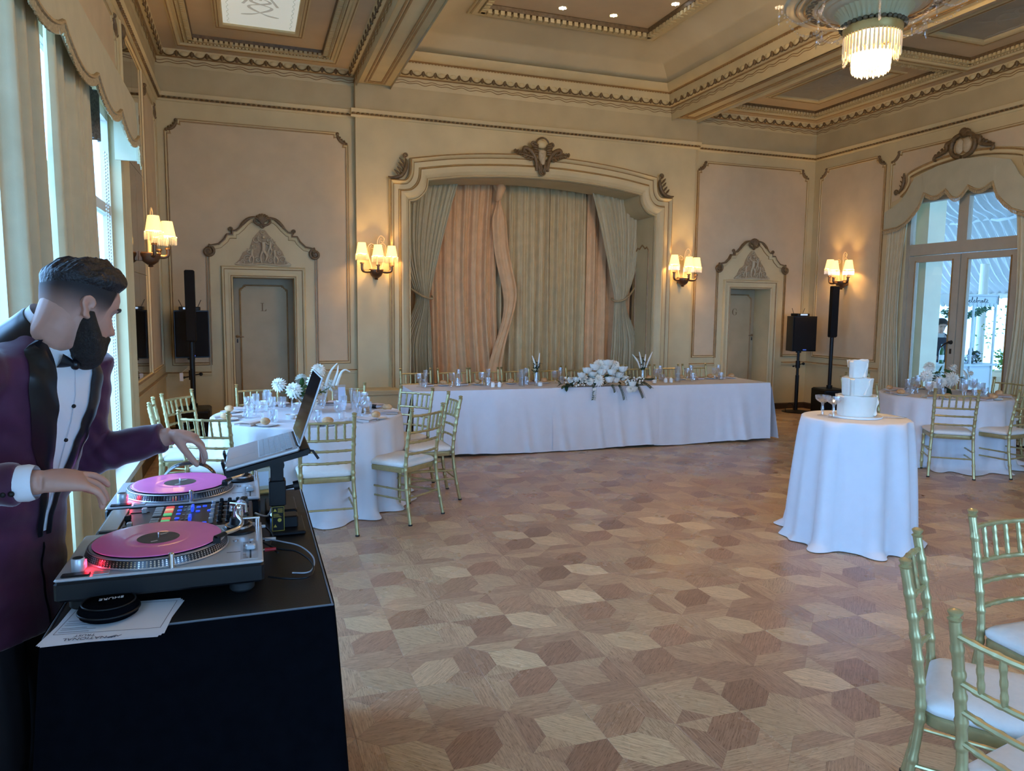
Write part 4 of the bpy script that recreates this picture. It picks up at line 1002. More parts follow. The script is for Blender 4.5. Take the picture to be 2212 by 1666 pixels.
french('door_3', 7.56, True)
f2 = group_empty('window_2')
m = MB()
for x in (1.2, 3.2, 5.2, 7.2): m.box(max(1.2, x-.04), min(7.2, x+.04), Y0-.09, Y0-.03, .5, 3.2)
m.box(1.2, 7.2, Y0-.09, Y0-.03, .5, .58); m.box(1.2, 7.2, Y0-.09, Y0-.03, 3.12, 3.2); m.build('window_frame', WFRAME, f2)
for k in range(3):
    m = MB(); m.box(1.24+2*k, 3.16+2*k, Y0-.065, Y0-.06, .58, 3.12); m.build('window_pane', PANE, f2)

# ============================================================ STAGE CURTAINS
def stage_drop(x0, x1, Y, n, amp, mtl, label, seed, xs=lambda v: 0, z1=3.75):
    t = empty('stage_curtain', (0, 0, 0), 0, label, 'curtain', 'back curtains across the stage')
    pleats(lambda a, v, o: (x0+(x1-x0)*a + xs(v)*a, Y+o+.012*sin(a*40)*v, z1+(.52-z1)*v), 0, 0, 0, n, amp, 'drape', mtl, t, nv=20, seed=seed)
    m = MB(); m.grid(lambda a, v: (x0+(x1-x0)*a, Y-.01+amp*.5*sin(a*n*25), z1+.03-.14*v+.004*sin(a*n*50)), int(n*30), 2); m.build('gathered_heading', mtl, t, 60)
    return t
stage_drop(2.2, 3.72, 11.05, 9, .075, CURT_P, 'dusty pink pleated stage curtain on the left', 1, lambda v: -.10*sin(pi*v)+.02)
stage_drop(3.62, 4.62, 11.12, 6, .07, CURT_G, 'olive tan pleated stage curtain in the middle', 2)
stage_drop(4.55, 5.30, 11.10, 4.6, .07, CURT_G, 'olive tan pleated stage curtain right of the middle gap', 5)
stage_drop(5.22, 6.3, 11.06, 6.5, .07, CURT_P, 'pink pleated stage curtain behind the right tieback', 3)
# turned-back flap of the pink curtain
t = empty('curtain_flap', (0, 0, 0), 0, 'twisted turned-back leading edge of the pink stage curtain', 'curtain')
m = MB()
def flap(a, v):
    w = .24*(1-.75*smoothstep(.0, .07, v)*(1-smoothstep(.08, .2, v))) * (1-.35*smoothstep(.5, .7, v)*(1-smoothstep(.75, 1, v)))
    c = 3.66 + .06*smoothstep(.05, .5, v) + .14*exp_(-((v-.58)/.16)**2) - .12*smoothstep(.7, 1, v)
    return (c + w*(a-.5), 10.97-.035*sin(pi*a)+.015*sin(a*14+v*3), 3.6-3.05*v)
def exp_(x): return math.exp(x)
m.grid(flap, 16, 34); m.build('drape', CURT_P, t, 80)
m = MB(); m.tube([(3.63, 10.9, 3.58), (3.67, 10.87, 3.50), (3.62, 10.88, 3.36), (3.60, 10.9, 3.30)], [.05, .07, .05, .015], 10); m.build('knot', CURT_P, t, 80)
# swags tied back at each side
def swag(s, label, seed):
    t = empty('stage_swag_curtain', (0, 0, 0), 0, label, 'curtain', 'tied back curtains framing the stage')
    xo, xi_top, ztop, ztie = XC-s*2.03, XC-s*1.03, 3.66, 1.84
    def f(a, v, o):
        z = ztop+(.52-ztop)*v; vt = (ztop-ztie)/(ztop-.52)
        if v < vt: q = v/vt; w0 = xo + s*0.0; xin = xi_top + (xo+s*.50-xi_top)*(q**.85); xout = xo+s*.30*q**3
        else: q = (v-vt)/(1-vt); xin = xo+s*(.50+.07*q); xout = xo+s*(.30-.28*smoothstep(0, .6, q))
        return (xout+(xin-xout)*a, 10.78 + o*(.35+.65*abs(v-vt)/max(vt, 1-vt)) - .10*exp_(-((v-vt)/.12)**2)*sin(pi*a), z)
    pleats(f, 0, 0, 0, 11, .055, 'drape', CURT_C, t, nv=36, seed=seed)
    m = MB(); m.tube(spline([(xo+s*.02, 10.95, ztie+.32), (xo+s*.18, 10.76, ztie+.14), (xo+s*.38, 10.66, ztie+.0), (xo+s*.52, 10.68, ztie-.03), (xo+s*.54, 10.80, ztie+.01)], 6), .016, 8); m.build('tieback_cord', FRINGE, t, 60)
swag(1, 'sage cream curtain tied back at the left of the stage', 11); swag(-1, 'sage cream curtain tied back at the right of the stage', 12)

# ============================================================ WALL SCONCES
SH_R = (.052, .078)
def sconce_proto():
    r = empty('wall_sconce'); r['category'] = 'wall light'
    m = MB(); m.lathe([(0, -.105), (.03, -.10), (.072, -.068), (.098, -.01), (.10, .012), (.092, .02), (0, .02)], 24); m.lathe([(0, -.125), (.02, -.122), (.026, -.112), (.018, -.10)], 12)
    m.xf(Matrix.Translation((0, -.10, 0))); m.box(-.05, .05, -.03, 0, -.06, .03); m.build('backplate_bowl', BRONZEM, r, 40)
    for k, (x, y, dz) in enumerate(((-.20, -.16, .03), (.0, -.26, .0), (.20, -.16, .0))):
        a = MB(); a.tube(spline([(x*.25, -.11+(y+.11)*.25, -.005), (x*.7, -.11+(y+.11)*.7, -.02), (x*.97, y, .0), (x, y, .06+dz)], 5), [.020, .020, .020, .020, .020, .019, .019, .018, .018, .018, .018, .018, .018, .018, .018, .019], 8)
        a.cyl((x, y, .055+dz), (x, y, .072+dz), .030, .026, 12); arm = a.build('arm', BRONZEM, r, 50)
        z = .13+dz
        s = MB(); s.lathe([(SH_R[1], z+.06), (SH_R[0], z+.205), (SH_R[0]-.004, z+.205), (SH_R[1]-.004, z+.06)], 24, (x, y, 0), closed=True); sh = s.build('lamp_shade', SHADE, r, 60)
        d = MB()
        for i in range(30):
            an = 2*pi*i/30; px, py = x+(SH_R[1]+.004)*cos(an), y+(SH_R[1]+.004)*sin(an)
            d.ball((px, py, z+.052), .007, 5, 4); d.tube([(px, py, z+.045), (px, py, z+.03), (px, py, z-.028)], [.003, .0065, .005], 4)
        d.lathe([(SH_R[1]+.003, z+.056), (SH_R[1]+.003, z+.064)], 24, (x, y, 0), cap=False)
        q = d.build('bead_fringe', CRYSTAL, sh, None); q['kind'] = 'stuff'
    g = MB()                                               # curled glass feathers
    for x, h, s in ((-.11, .36, 1), (.02, .47, 1), (.13, .37, -1)):
        g.tube(spline([(x*.5, -.09, .0), (x*.9, -.10, h*.55), (x*1.0, -.11, h*.86), (x*1.0+s*.04, -.115, h), (x+s*.085, -.12, h*.93), (x+s*.075, -.12, h*.82), (x+s*.04, -.12, h*.84)], 6), [.009-.004*i/36 for i in range(37)], 7)
        g.tube(spline([(x+s*.02, -.10, h*.6), (x+s*.025, -.11, h*.85), (x+s*.045, -.11, h*.92), (x+s*.06, -.11, h*.88)], 5), .004, 6)
    g.build('glass_feather', mat('warm_glass', (.80, .62, .35), .15, emit=(1, .6, .25), estr=.12), r, 60)
    return r
sp = sconce_proto()
SCON = [((1.645, YF, 2.17), 0, 'triple-shade beaded wall sconce left of the stage arch'), ((6.475, YF, 2.17), 0, 'triple-shade beaded wall sconce right of the stage arch'),
        ((XL+.012, 8.25, 2.17), pi/2, 'triple-shade beaded wall sconce mounted on the left mirror'), ((XR, 9.55, 2.16), -pi/2, 'triple-shade beaded wall sconce on the right wall by the corner')]
def add_lamps(loc, rz):
    for (x, y, dz) in ((-.20, -.16, .03), (0, -.26, 0), (.20, -.16, 0)):
        px, py = x*cos(rz)-y*sin(rz), x*sin(rz)+y*cos(rz); point('sconce_bulb', (loc[0]+px, loc[1]+py, loc[2]+.25+dz), 8.0, WARM, .02)
for i, (l, rz, lab) in enumerate(SCON):
    if i == 0: sp.location = l; sp.rotation_euler = (0, 0, rz); sp['label'] = lab; sp['group'] = 'wall sconces round the room'
    else: dup(sp, l, rz, lab)
    add_lamps(l, rz)

# ============================================================ CHANDELIER
ch = empty('chandelier', (4.05, 4.125, .20), 0, 'crystal chandelier with plaster dish and bead swags hanging at the top right', 'chandelier')
m = MB()
m.lathe([(.0, 3.90), (.30, 3.885), (.44, 3.88), (.53, 3.875), (.56, 3.87), (.57, 3.855), (.555, 3.84), (.52, 3.835), (.50, 3.84), (.475, 3.825), (.455, 3.832), (.43, 3.83), (.42, 3.82), (.395, 3.82), (.385, 3.81), (.36, 3.812), (.34, 3.80), (.325, 3.805), (.31, 3.79), (.29, 3.79), (.275, 3.775), (.265, 3.77)], 64)
m.m = []
for i in range(len(m.f)): m.m.append(0)
m.build('plaster_dish', mat('dish_plaster', (.52, .47, .33), .5, noise=.08, nscale=10), ch, 30)
m = MB()
for r_, z_ in ((.49, 3.834), (.44, 3.822), (.352, 3.803)): m.lathe([(r_-.006, z_), (r_, z_-.007), (r_+.006, z_)], 48, cap=False)
m.build('dish_gilding', GOLDP, ch, 60)
m = MB()
for i in range(40):
    a = 2*pi*i/40; r_ = .405; c = (r_*cos(a), r_*sin(a), 3.813)
    m.tube([(c[0]+.020*cos(t*.9+a), c[1]+.020*sin(t*.9+a), c[2]-.004*t/7) for t in range(8)], .005, 5)
m.build('dish_carving', BRONZE, ch, 60)
m = MB(); n = 40; prof = [(.272, 3.785), (.262, 3.765), (.235, 3.735), (.215, 3.70), (.208, 3.67)]   # fluted neck
vs = []; fs = []
for (r_, z_) in prof:
    for j in range(n*4):
        a = 2*pi*j/(n*4); vs.append(((r_+.007*cos(n*a))*cos(a), (r_+.007*cos(n*a))*sin(a), z_))
for i in range(len(prof)-1):
    for j in range(n*4): fs.append((i*n*4+j, i*n*4+(j+1) % (n*4), (i+1)*n*4+(j+1) % (n*4), (i+1)*n*4+j))
m.add(vs, fs); m.build('fluted_neck', mat('neck_paint', (.52, .47, .28), .45), ch, 60)
m = MB()
for i in range(34):
    a = 2*pi*i/34; m.ball((.215*cos(a), .215*sin(a), 3.66), (.019, .019, .016), 8, 5)
m.build('bead_ring', mat('ring_bronze', (.10, .085, .05), .4), ch, 60)
m = MB(); m.lathe([(.205, 3.65), (.20, 3.60), (.19, 3.585), (.0, 3.60)], 40); m.build('gilt_collar', mat('collar_gilt', (.55, .36, .12), .4, .3), ch, 40)
m = MB(); m.cyl((0, 0, 3.89), (0, 0, 5.66), .018, n=10); m.lathe([(.09, 5.67), (.08, 5.635), (.03, 5.605), (.018, 5.59)], 20); m.build('stem', BRASS, ch, 40)
DROP = mat('lit_crystal_drop', (.85, .72, .48), .12, emit=(1.0, .70, .32), estr=.10)
HOT = mat('glowing_crystal_drum', (1, .9, .7), .3, emit=(1.0, .74, .38), estr=1.5)
def drops(r, z0, z1, k, w, name, mt, stag=0):
    m = MB()
    for i in range(k):
        a = 2*pi*i/k; x, y = r*cos(a), r*sin(a); d = stag*(i % 2)
        m.tube([(x, y, z0), (x, y, z0-(z0-z1)*.3), (x, y, z1+.012-d), (x, y, z1-d)], [w*.5, w, w*1.1, w*.1], 5)
    return m.build(name, mt, ch)
for q in (drops(.192, 3.60, 3.47, 44, .0075, 'crystal_drop_upper', DROP, .035), drops(.165, 3.585, 3.445, 36, .0075, 'crystal_drop_upper', DROP), drops(.128, 3.49, 3.375, 40, .0075, 'crystal_drop_lower', HOT), drops(.105, 3.39, 3.33, 32, .0075, 'crystal_drop_lower', mat('bright_crystal_tip', (1, .9, .7), .2, emit=(1, .78, .42), estr=.9), .015), drops(.126, 3.39, 3.345, 40, .0065, 'crystal_drop_lower', mat('bright_crystal_tip', (1, 1, 1)), .012)): q['kind'] = 'stuff'
m = MB(); m.lathe([(.120, 3.49), (.120, 3.41), (.116, 3.41), (.116, 3.49)], 36, closed=True); m.build('crystal_drum', HOT, ch)
m = MB()
for i, a in enumerate((.2, 1.6, 2.6, 3.9, 5.1)):
    x, y = .185*cos(a), .185*sin(a); m = MB(); m.ball((x, y, 3.40+.02*(i % 2)), (.012, .012, .030), 8, 6); m.cyl((x, y, 3.42), (x, y, 3.5), .0015, n=4); m.build('pear_drop', CRYSTAL, ch, 60)
m = MB()                                                   # swagged bead chains round the dish
for i in range(6):
    a0 = 2*pi*i/6+.35; a1 = a0+2*pi/6
    p0 = Vector((.60*cos(a0), .60*sin(a0), 3.875)); pm_ = Vector((.42*cos(a0+pi/12), .42*sin(a0+pi/12), 3.70)); p2 = Vector((.40*cos(a0+pi/6), .40*sin(a0+pi/6), 3.735)); p3 = Vector((.60*cos(a1), .60*sin(a1), 3.875))
    for A, B, sag in ((p0, p2, .10), (p2, p3, .10), (p2, Vector((.20*cos(a0+pi/5), .20*sin(a0+pi/5), 3.64)), .06)):
        k = 14
        for j in range(k+1):
            t = j/k; p = A.lerp(B, t); p.z -= sag*4*t*(1-t); m.ball(p, .011 if j % 2 else .008, 6, 4)
    for c in (p0, p2):
        for q in range(6): m.ball((c.x+.022*cos(q), c.y+.022*sin(q), c.z), .009, 5, 4)
        m.tube([(c.x, c.y, c.z-.02), (c.x, c.y, c.z-.05), (c.x, c.y, c.z-.11), (c.x, c.y, c.z-.13)], [.003, .008, .007, .001], 5)
q = m.build('bead_swag', CRYSTAL, ch, 60); q['kind'] = 'stuff'
ch.scale = (.93, .93, .93)
for _o in ch.children:
    if _o.name.split('.')[0] in ('plaster_dish', 'dish_gilding', 'dish_carving', 'bead_swag'): _o.scale = (1.09, 1.09, 1)
point('chandelier_lamp', (4.05, 4.125, 3.38), 45, (1, .62, .26), .06); point('chandelier_lamp_up', (4.05, 4.125, 3.50), 16, (1, .62, .26), .06)
point('chandelier_uplight', (4.05, 4.125, 4.03), 190, (1, .66, .34), .2)
# ============================================================ OUTSIDE: terrace, draped marquee, bar cart
m = MB(); m.box(XR+.36, 24, -8, 26, -.15, -.02); struct(m.build('terrace_ground', mat('pale_paving', (.50, .47, .41), .7, noise=.1, nscale=3)))
m = MB(); m.box(-30, XL-.3, -20, 30, -.6, -.5); struct(m.build('garden_ground', mat('lightened_ground', (.55, .52, .45), .9, noise=.15, nscale=2)))  # unseen ground, coloured pale to brighten the outside
m = MB(); m.box(-20, 30, -30, Y0-.4, -.6, -.5); struct(m.build('garden_ground.001', mat('lightened_ground', (.55, .52, .45))))
PILL = mat('exterior_cream_render', (.70, .68, .52), .7, noise=.05, nscale=4)
m = MB(); m.box(9.42, 9.75, 8.32, 8.75, 0, 4.2); m.box(9.38, 9.79, 8.28, 8.79, 0, .35); struct(m.build('porch_pillar', PILL))
def fabric(name, col, tr):
    mm = bpy.data.materials.new(name); mm.use_nodes = True; nt = mm.node_tree; nt.nodes.clear()
    o = nt.nodes.new('ShaderNodeOutputMaterial'); mx = nt.nodes.new('ShaderNodeMixShader'); d = nt.nodes.new('ShaderNodeBsdfDiffuse'); t = nt.nodes.new('ShaderNodeBsdfTranslucent')
    d.inputs[0].default_value = (*col, 1); t.inputs[0].default_value = (*col, 1); mx.inputs[0].default_value = tr
    nt.links.new(d.outputs[0], mx.inputs[1]); nt.links.new(t.outputs[0], mx.inputs[2]); nt.links.new(mx.outputs[0], o.inputs[0]); MATS[name] = mm; return mm
SATIN = fabric('white_satin_lining', (.50, .50, .48), .22)
SATIN2 = fabric('white_satin_band', (.85, .87, .88), .4)
m = MB(); m.grid(lambda a, v: (9.35+6.6*a, -4+22*v, 4.55-1.1*a), 6, 6); struct(m.build('added_marquee_roof', fabric('added_roof_cloth', (.8, .8, .8), .30)))  # unseen roof sheet, added to keep sky light off the lining
t = empty('marquee_lining', (0, 0, 0), 0, 'white ruched satin lining of the marquee outside the french window', 'marquee')
def lin(a, v, lift=0):                                     # a along y, v from wall to eave
    y = 4.5+8.5*a; x = 9.7+5.6*v
    sw = .38*sin(pi*min(1, max(0, (v-.42)/.58)))           # second belly near the eave
    z = 3.95-1.02*v-1.0*v*v*.9 - .30*sin(pi*min(1, v/.42))*(.6) - sw*.5
    pl = .030*sin(2*pi*(a*52+v*2.2))*(.4+.6*abs(sin(pi*v*1.6)))
    return (x+pl, y-1.2+2.6*v, z+pl*1.2+lift)
m = MB(); m.grid(lambda a, v: lin(a, v), 420, 18); m.build('lining_sheet', SATIN, t, 60)
m = MB()
for k in range(52):
    m.tube([lin((k+.1)/52, v/16, -.012) for v in range(17)], .011, 5)
m.build('lining_seams', SATIN2, t, 60)['kind'] = 'stuff'
m = MB(); m.tube([lin(i/40, .43, -.04) for i in range(41)], .03, 6); m.build('lining_swag_band', SATIN2, t, 60)
m = MB(); m.grid(lambda a, v: (15.6+.02*sin(a*90), -4+22*a, 3.2-3.2*v), 200, 2); struct(m.build('marquee_wall', fabric('bright_tent_wall', (.75, .77, .78), .5)))
m = MB(); m.tube([(15.0, 4, 2.12), (15.0, 14, 2.05)], .05, 8); m.tube([(13.2, 4, 2.02), (13.2, 12, 2.0)], .035, 8); struct(m.build('marquee_rail', WFRAME))
m = MB(); m.cyl((13.0, 10.19, 0), (13.0, 10.19, 2.6), .075, n=18); m.cyl((13, 10.19, 0), (13, 10.19, .15), .11, n=18); struct(m.build('marquee_pole', WFRAME))
# bar cart with sign boards
CARTP = mat('cart_white', (.62, .70, .74), .5)
cart = empty('bar_cart', (10.3, 8.59, 0), 0, 'white wooden bar cart with script sign board seen through the french window', 'bar cart')
m = MB(); m.box(.0, 1.02, .0, .02, 1.815, 1.955); m.box(0, .02, 0, .40, 1.815, 1.955); m.box(0, 1.02, 0, .55, 1.955, 1.975); m.box(1.0, 1.02, 0, .4, 1.815, 1.955); m.build('sign_board', CARTP, cart)
m = MB()
for s in range(11): m.cyl((.05+.09*s, -.004, 1.812), (.05+.09*s, .016, 1.812), .035, n=12)
for s in range(4): m.cyl((-.004, .06+.09*s, 1.812), (.016, .06+.09*s, 1.812), .035, n=12)
m.build('scalloped_trim', CARTP, cart)
m = MB(); m.rects(.02, 1.0, 0, .12, [(0, 0)]) if False else None
m.box(.12, .98, -.003, 0, 1.94, 1.944); m.box(.12, .98, -.003, 0, 1.826, 1.83); m.box(.12, .124, -.003, 0, 1.826, 1.944); m.box(.976, .98, -.003, 0, 1.826, 1.944); m.build('sign_border', INK, cart)
# hand-lettered word, drawn as a script line
def script(word, h):
    G = {'C': [(.75, .85), (.55, 1), (.25, .8), (.12, .4), (.3, .05), (.6, .08), (.85, .3)], 'e': [(0, .15), (.25, .3), (.32, .48), (.18, .5), (.1, .25), (.25, .02), (.5, .15)], 'l': [(0, .15), (.25, .6), (.3, 1.0), (.18, .95), (.13, .3), (.25, .02), (.42, .15)],
         'b': [(0, .15), (.22, .6), (.28, 1.0), (.16, .95), (.12, .2), (.3, .02), (.44, .25), (.3, .42), (.5, .36)], 'r': [(0, .36), (.12, .48), (.18, .42), (.34, .42), (.3, .1), (.42, .04), (.52, .15)], 'a': [(0, .15), (.3, .45), (.12, .4), (.1, .08), (.28, .1), (.38, .45), (.38, .1), (.56, .15)], 't': [(0, .15), (.2, .6), (.24, .85), (.2, .2), (.3, .02), (.46, .15)]}
    x = 0; out = []
    for c in word: 
        out.append([(x+u*h, v*h) for u, v in G[c]]); x += (max(u for u, v in G[c])-.02)*h
    return out, x
m = MB(); L_, wd = script('Celebrate', .085)
pts = [p for l in L_ for p in l]
m.tube([(.26+u*1.35, -.004, 1.842+v) for u, v in spline(pts, 4)], .0028, 5, caps=True)
m.tube([(.26+1.35*(wd-.07), -.004, 1.842+.055), (.26+1.35*(wd-.02), -.004, 1.842+.058)], .003, 5)
m.build('sign_lettering', mat('sign_ink', (.06, .08, .11), .7), cart)
m = MB()
for x, y in ((.015, .015), (.015, .36), (.50, .015), (.98, .015), (.98, .36)): m.box(x-.013, x+.013, y-.013, y+.013, .0, 1.82)
m.build('cart_post', CARTP, cart)
m = MB(); m.box(-.03, 1.06, -.03, .44, .84, .87); m.box(.03, 1.0, .03, .40, .18, .84); m.box(.05, .98, .022, .03, .24, .80); m.build('cart_counter', CARTP, cart)
m = MB()
for s in (.2, .8):
    pass
m.cyl((.25, .02, .16), (.25, -.02, .16), .16, n=20); m.cyl((.8, .02, .16), (.8, -.02, .16), .16, n=20); m.build('cart_wheel', WFRAME, cart)
BG = mat('green_bottle_glass', (.02, .10, .03), .1, coat=.5); BK = mat('black_bottle_glass', (.012, .015, .02), .1, coat=.5)
def bottle(x, y, mtl, lab, sc=1):
    t = empty('wine_bottle', (x, y, .87), 0, lab, 'bottle', 'bottles on the bar cart')
    m = MB(); m.lathe([(0, 0), (.037*sc, .003), (.038*sc, .19*sc), (.030*sc, .225*sc), (.014*sc, .26*sc), (.013*sc, .31*sc), (0, .312*sc)], 16); m.build('bottle_glass', mtl, t, 40)
    m = MB(); m.lathe([(.0385*sc, .06), (.0385*sc, .14)], 16, cap=False); m.build('bottle_label', PAPER, t)
bottle(10.42, 8.80, BG, 'green wine bottle on the bar cart left of its post'); bottle(10.52, 8.74, BK, 'dark wine bottle next to the green one on the bar cart'); bottle(10.60, 8.83, BG, 'green wine bottle standing behind the dark one on the cart'); bottle(10.95, 8.72, BK, 'dark champagne bottle in the ice bowl on the bar cart', 1.05)
t = empty('ice_bowl', (10.93, 8.74, .87), 0, 'clear glass ice bowl on the bar cart', 'bowl'); m = MB(); m.lathe([(.06, 0), (.10, .05), (.12, .13), (.115, .13), (.095, .05), (.055, .008)], 20); m.build('bowl', CRYSTAL, t)
for k in range(6):
    t = empty('champagne_flute', (11.02+.05*(k % 3)+.01*(k//3), 8.70+.07*(k//3), .87), 0, 'clear champagne flute, %s in the %s row on the bar cart' % (ORD[k % 3], ('front', 'back')[k//3]), 'glass', 'flutes on the bar cart')
    m = MB(); m.lathe([(.028, 0), (.004, .006), (.004, .08), (.020, .10), (.026, .19), (.025, .19), (.018, .10), (0, .09)], 12); m.build('flute_glass', CRYSTAL, t)
# planter, hedge, shrubs
m = MB(); m.box(11.75, 16, 7.9, 9.16, -.02, .62); m.box(11.70, 16, 7.85, 9.21, .62, .70); m.box(11.72, 16, 7.87, 9.19, .58, .62)
tag(m.build('planter_wall', mat('sandstone_planter', (.58, .44, .28), .8, noise=.08, nscale=5)), 'cream rendered planter wall holding the hedge outside', 'planter')
def leaves(name, spots, size, mtl, lab, cat):
    m = MB(); rn = random.Random(5)
    for (x, y, z) in spots:
        a = rn.uniform(0, 6.28); b = rn.uniform(-.9, .9); d = Vector((cos(a)*cos(b), sin(a)*cos(b), sin(b))); s_ = d.orthogonal().normalized(); l = size*rn.uniform(.7, 1.3)
        p = Vector((x, y, z)); m.add([p, p+d*l*.5+s_*l*.28, p+d*l, p+d*l*.5-s_*l*.28], [(0, 1, 2, 3)])
    o = m.build(name, mtl); tag(o, lab, cat, kind='stuff'); return o
rn = random.Random(9)
leaves('hedge_leaves', [(11.9+3*rn.random(), 8.0+1.1*rn.random(), .70+.34*rn.random()**.7+.04*sin(40*rn.random())) for _ in range(6500)], .075, mat('bright_hedge', (.14, .27, .05), .5, noise=.4, nscale=9), 'bright green clipped hedge in the planter outside', 'hedge')
leaves('shrub_foliage', [(12.9+.5*rn.gauss(0, .35), 9.75+.5*rn.gauss(0, .4), 1.05+.75*rn.random()) for _ in range(80)], .06, mat('pale_shrub', (.20, .32, .12), .6), 'sparse pale green shrub against the white tent wall', 'shrub')
leaves('bar_greenery', [(10.98+.06*rn.gauss(0, 1), 8.68+.05*rn.gauss(0, 1), .90+.16*rn.random()) for _ in range(130)], .05, DLEAF, 'dark green foliage in a vase on the bar cart', 'greenery')
leaves('garland_leaves', [(10.42+.75*q+.01*rn.gauss(0, 1), 8.66+.18*(1-q)+.03*rn.gauss(0, 1), 1.70+.07*q-.10*sin(pi*q)+.025*rn.gauss(0, 1)) for q in [rn.random() for _ in range(420)]], .06, mat('grey_green_garland', (.10, .22, .13), .6, noise=.3, nscale=20), 'leafy green garland draped under the bar cart sign', 'garland')
# ============================================================ CHIAVARI CHAIRS
def bamboo(m, path, r, rings, n=8):
    # round rod along a polyline with turned rings at the given fractions
    P = [Vector(p) for p in path]; d = [0]
    for a, b in zip(P, P[1:]): d.append(d[-1]+(b-a).length)
    Lt = d[-1]; ts = sorted(set([0, 1] + [x/Lt for x in d] + [t+e for t in rings for e in (-.014/Lt*1.0, -.005/Lt, .005/Lt, .014/Lt)]))
    pts = []; rad = []
    for t in ts:
        t = min(1, max(0, t)); s = t*Lt; k = 0
        while k < len(d)-2 and d[k+1] < s: k += 1
        f = (s-d[k])/((d[k+1]-d[k]) or 1); pts.append(P[k].lerp(P[k+1], f))
        near = min([abs(t-q)*Lt for q in rings] or [9]); rad.append(r*(1.20 if near < .008 else 1.0))
    m.tube(pts, rad, n)
def make_chair():
    r = empty('chiavari_chair'); r['category'] = 'chair'
    def rear(s):
        return spline([(s*.205, -.255, 0), (s*.195, -.215, .22), (s*.186, -.195, .42), (s*.186, -.205, .56), (s*.189, -.235, .75), (s*.192, -.262, .885)], 4)
    for s in (-1, 1):
        m = MB(); bamboo(m, rear(s), .0145, [.16, .32, .47, .52, .60, .68, .76, .83, .91], 10)
        m.lathe([(.0145, 0), (.019, .006), (.012, .012), (.017, .020), (.019, .026), (.012, .032), (0, .034)], 10, (s*.192, -.262, .883))
        lg = m.build('leg', GOLDCH, r, 40); f = MB(); f.cyl((s*.205, -.255, 0), (s*.205, -.254, .012), .016, .016, 10); f.build('foot_cap', RUBBER, lg)
        m = MB(); bamboo(m, [(s*.19, .195, 0), (s*.185, .185, .41)], .0145, [.2, .42, .68, .9], 10); lg = m.build('leg', GOLDCH, r, 40); f = MB(); f.cyl((s*.19, .195, 0), (s*.19, .195, .012), .016, .016, 10); f.build('foot_cap', RUBBER, lg)
    def yb(z): 
        pts = rear(1)
        for a, b in zip(pts, pts[1:]):
            if a[2] <= z <= b[2]: return a[1]+(b[1]-a[1])*(z-a[2])/(b[2]-a[2])
        return pts[-1][1]
    def railx(z, bow): return [(u*.186, yb(z)-bow*(1-u*u), z) for u in (-1, -.6, -.2, .2, .6, 1)]
    zs = [.845, .715, .635, .545]
    for z in zs:
        m = MB(); bamboo(m, railx(z, .028), .0095, [.14, .3, .5, .7, .86], 8); m.build('back_rail', GOLDCH, r, 40)
    for k in range(5):
        u = -.66+.33*k; m = MB(); bow = .028*(1-u*u)
        bamboo(m, [(u*.186, yb(.715)-bow, .715), (u*.186, yb(.845)-bow, .845)], .0080, [.2, .5, .8], 8); m.build('spindle', GOLDCH, r, 40)
    # seat: frame and cushion (trapezoid, rounded)
    def seat_outline(g):
        pts = [(-.19+g, -.19+g), (.19-g, -.19+g), (.21-g, .20-g), (-.21+g, .20-g)]; o = []
        for i, (x, y) in enumerate(pts):
            px, py = pts[i-1]; nx, ny = pts[(i+1) % 4]
            for t in (.12, .05, 0): pass
            a = (x+(px-x)*.14, y+(py-y)*.14); b = (x+(nx-x)*.14, y+(ny-y)*.14)
            for q in range(5):
                t = q/4; o.append(((1-t)**2*a[0]+2*t*(1-t)*x+t*t*b[0], (1-t)**2*a[1]+2*t*(1-t)*y+t*t*b[1]))
        return o
    def stack(m, rings):
        n = len(rings[0][0]); vs = []; fs = []
        for pts, z in rings: vs += [(x, y, z if not callable(z) else z(x, y)) for x, y in pts]
        for i in range(len(rings)-1): fs += [(i*n+j, i*n+(j+1) % n, (i+1)*n+(j+1) % n, (i+1)*n+j) for j in range(n)]
        fs += [tuple(range(n-1, -1, -1)), tuple(range((len(rings)-1)*n, len(rings)*n))]; m.add(vs, fs)
    m = MB(); stack(m, [(seat_outline(.004), .395), (seat_outline(0), .400), (seat_outline(0), .43), (seat_outline(.006), .436)]); m.build('seat_frame', GOLDCH, r, 40)
    m = MB(); stack(m, [(seat_outline(.010), .434), (seat_outline(-.004), .444), (seat_outline(-.006), .462), (seat_outline(.010), .476), (seat_outline(.045), .486), (seat_outline(.10), .490)]); m.build('seat_cushion', CUSH, r, 60)
    for a, b, z in (((-.189, .19), (.189, .19), .245), ((-.195, -.21), (.195, -.21), .20)):
        m = MB(); bamboo(m, [(a[0], a[1], z), (b[0], b[1], z)], .0075, [.2, .5, .8], 8); m.build('stretcher', GOLDCH, r, 40)
    for s in (-1, 1):
        for z in (.19, .265):
            m = MB(); bamboo(m, [(s*.195, -.215, z), (s*.188, .19, z)], .0075, [.25, .5, .75], 8); m.build('stretcher', GOLDCH, r, 40)
    return r
_proto = make_chair(); _used = []
def chair_by_back(x, y, facing, label, group):             # x,y = midpoint between the rear post tops; facing = unit-ish direction of the seat
    a = atan2(facing[1], facing[0]); rz = a-pi/2; fx, fy = cos(a), sin(a)
    loc = (x+fx*.262, y+fy*.262, 0)
    if not _used: _proto.location = loc; _proto.rotation_euler = (0, 0, rz); _proto['label'] = label; _proto['group'] = group; _used.append(1); return _proto
    return dup(_proto, loc, rz, label, group)
G1, G2, G3, G4 = 'gold chairs round the left table', 'gold chairs round the right table', 'gold chairs in the right foreground', 'gold chairs behind the head table'
T1 = (.46, 6.47); T2 = (7.42, 6.20); TC = (4.16, 4.19)
def to(c, x, y): return (c[0]-x, c[1]-y)
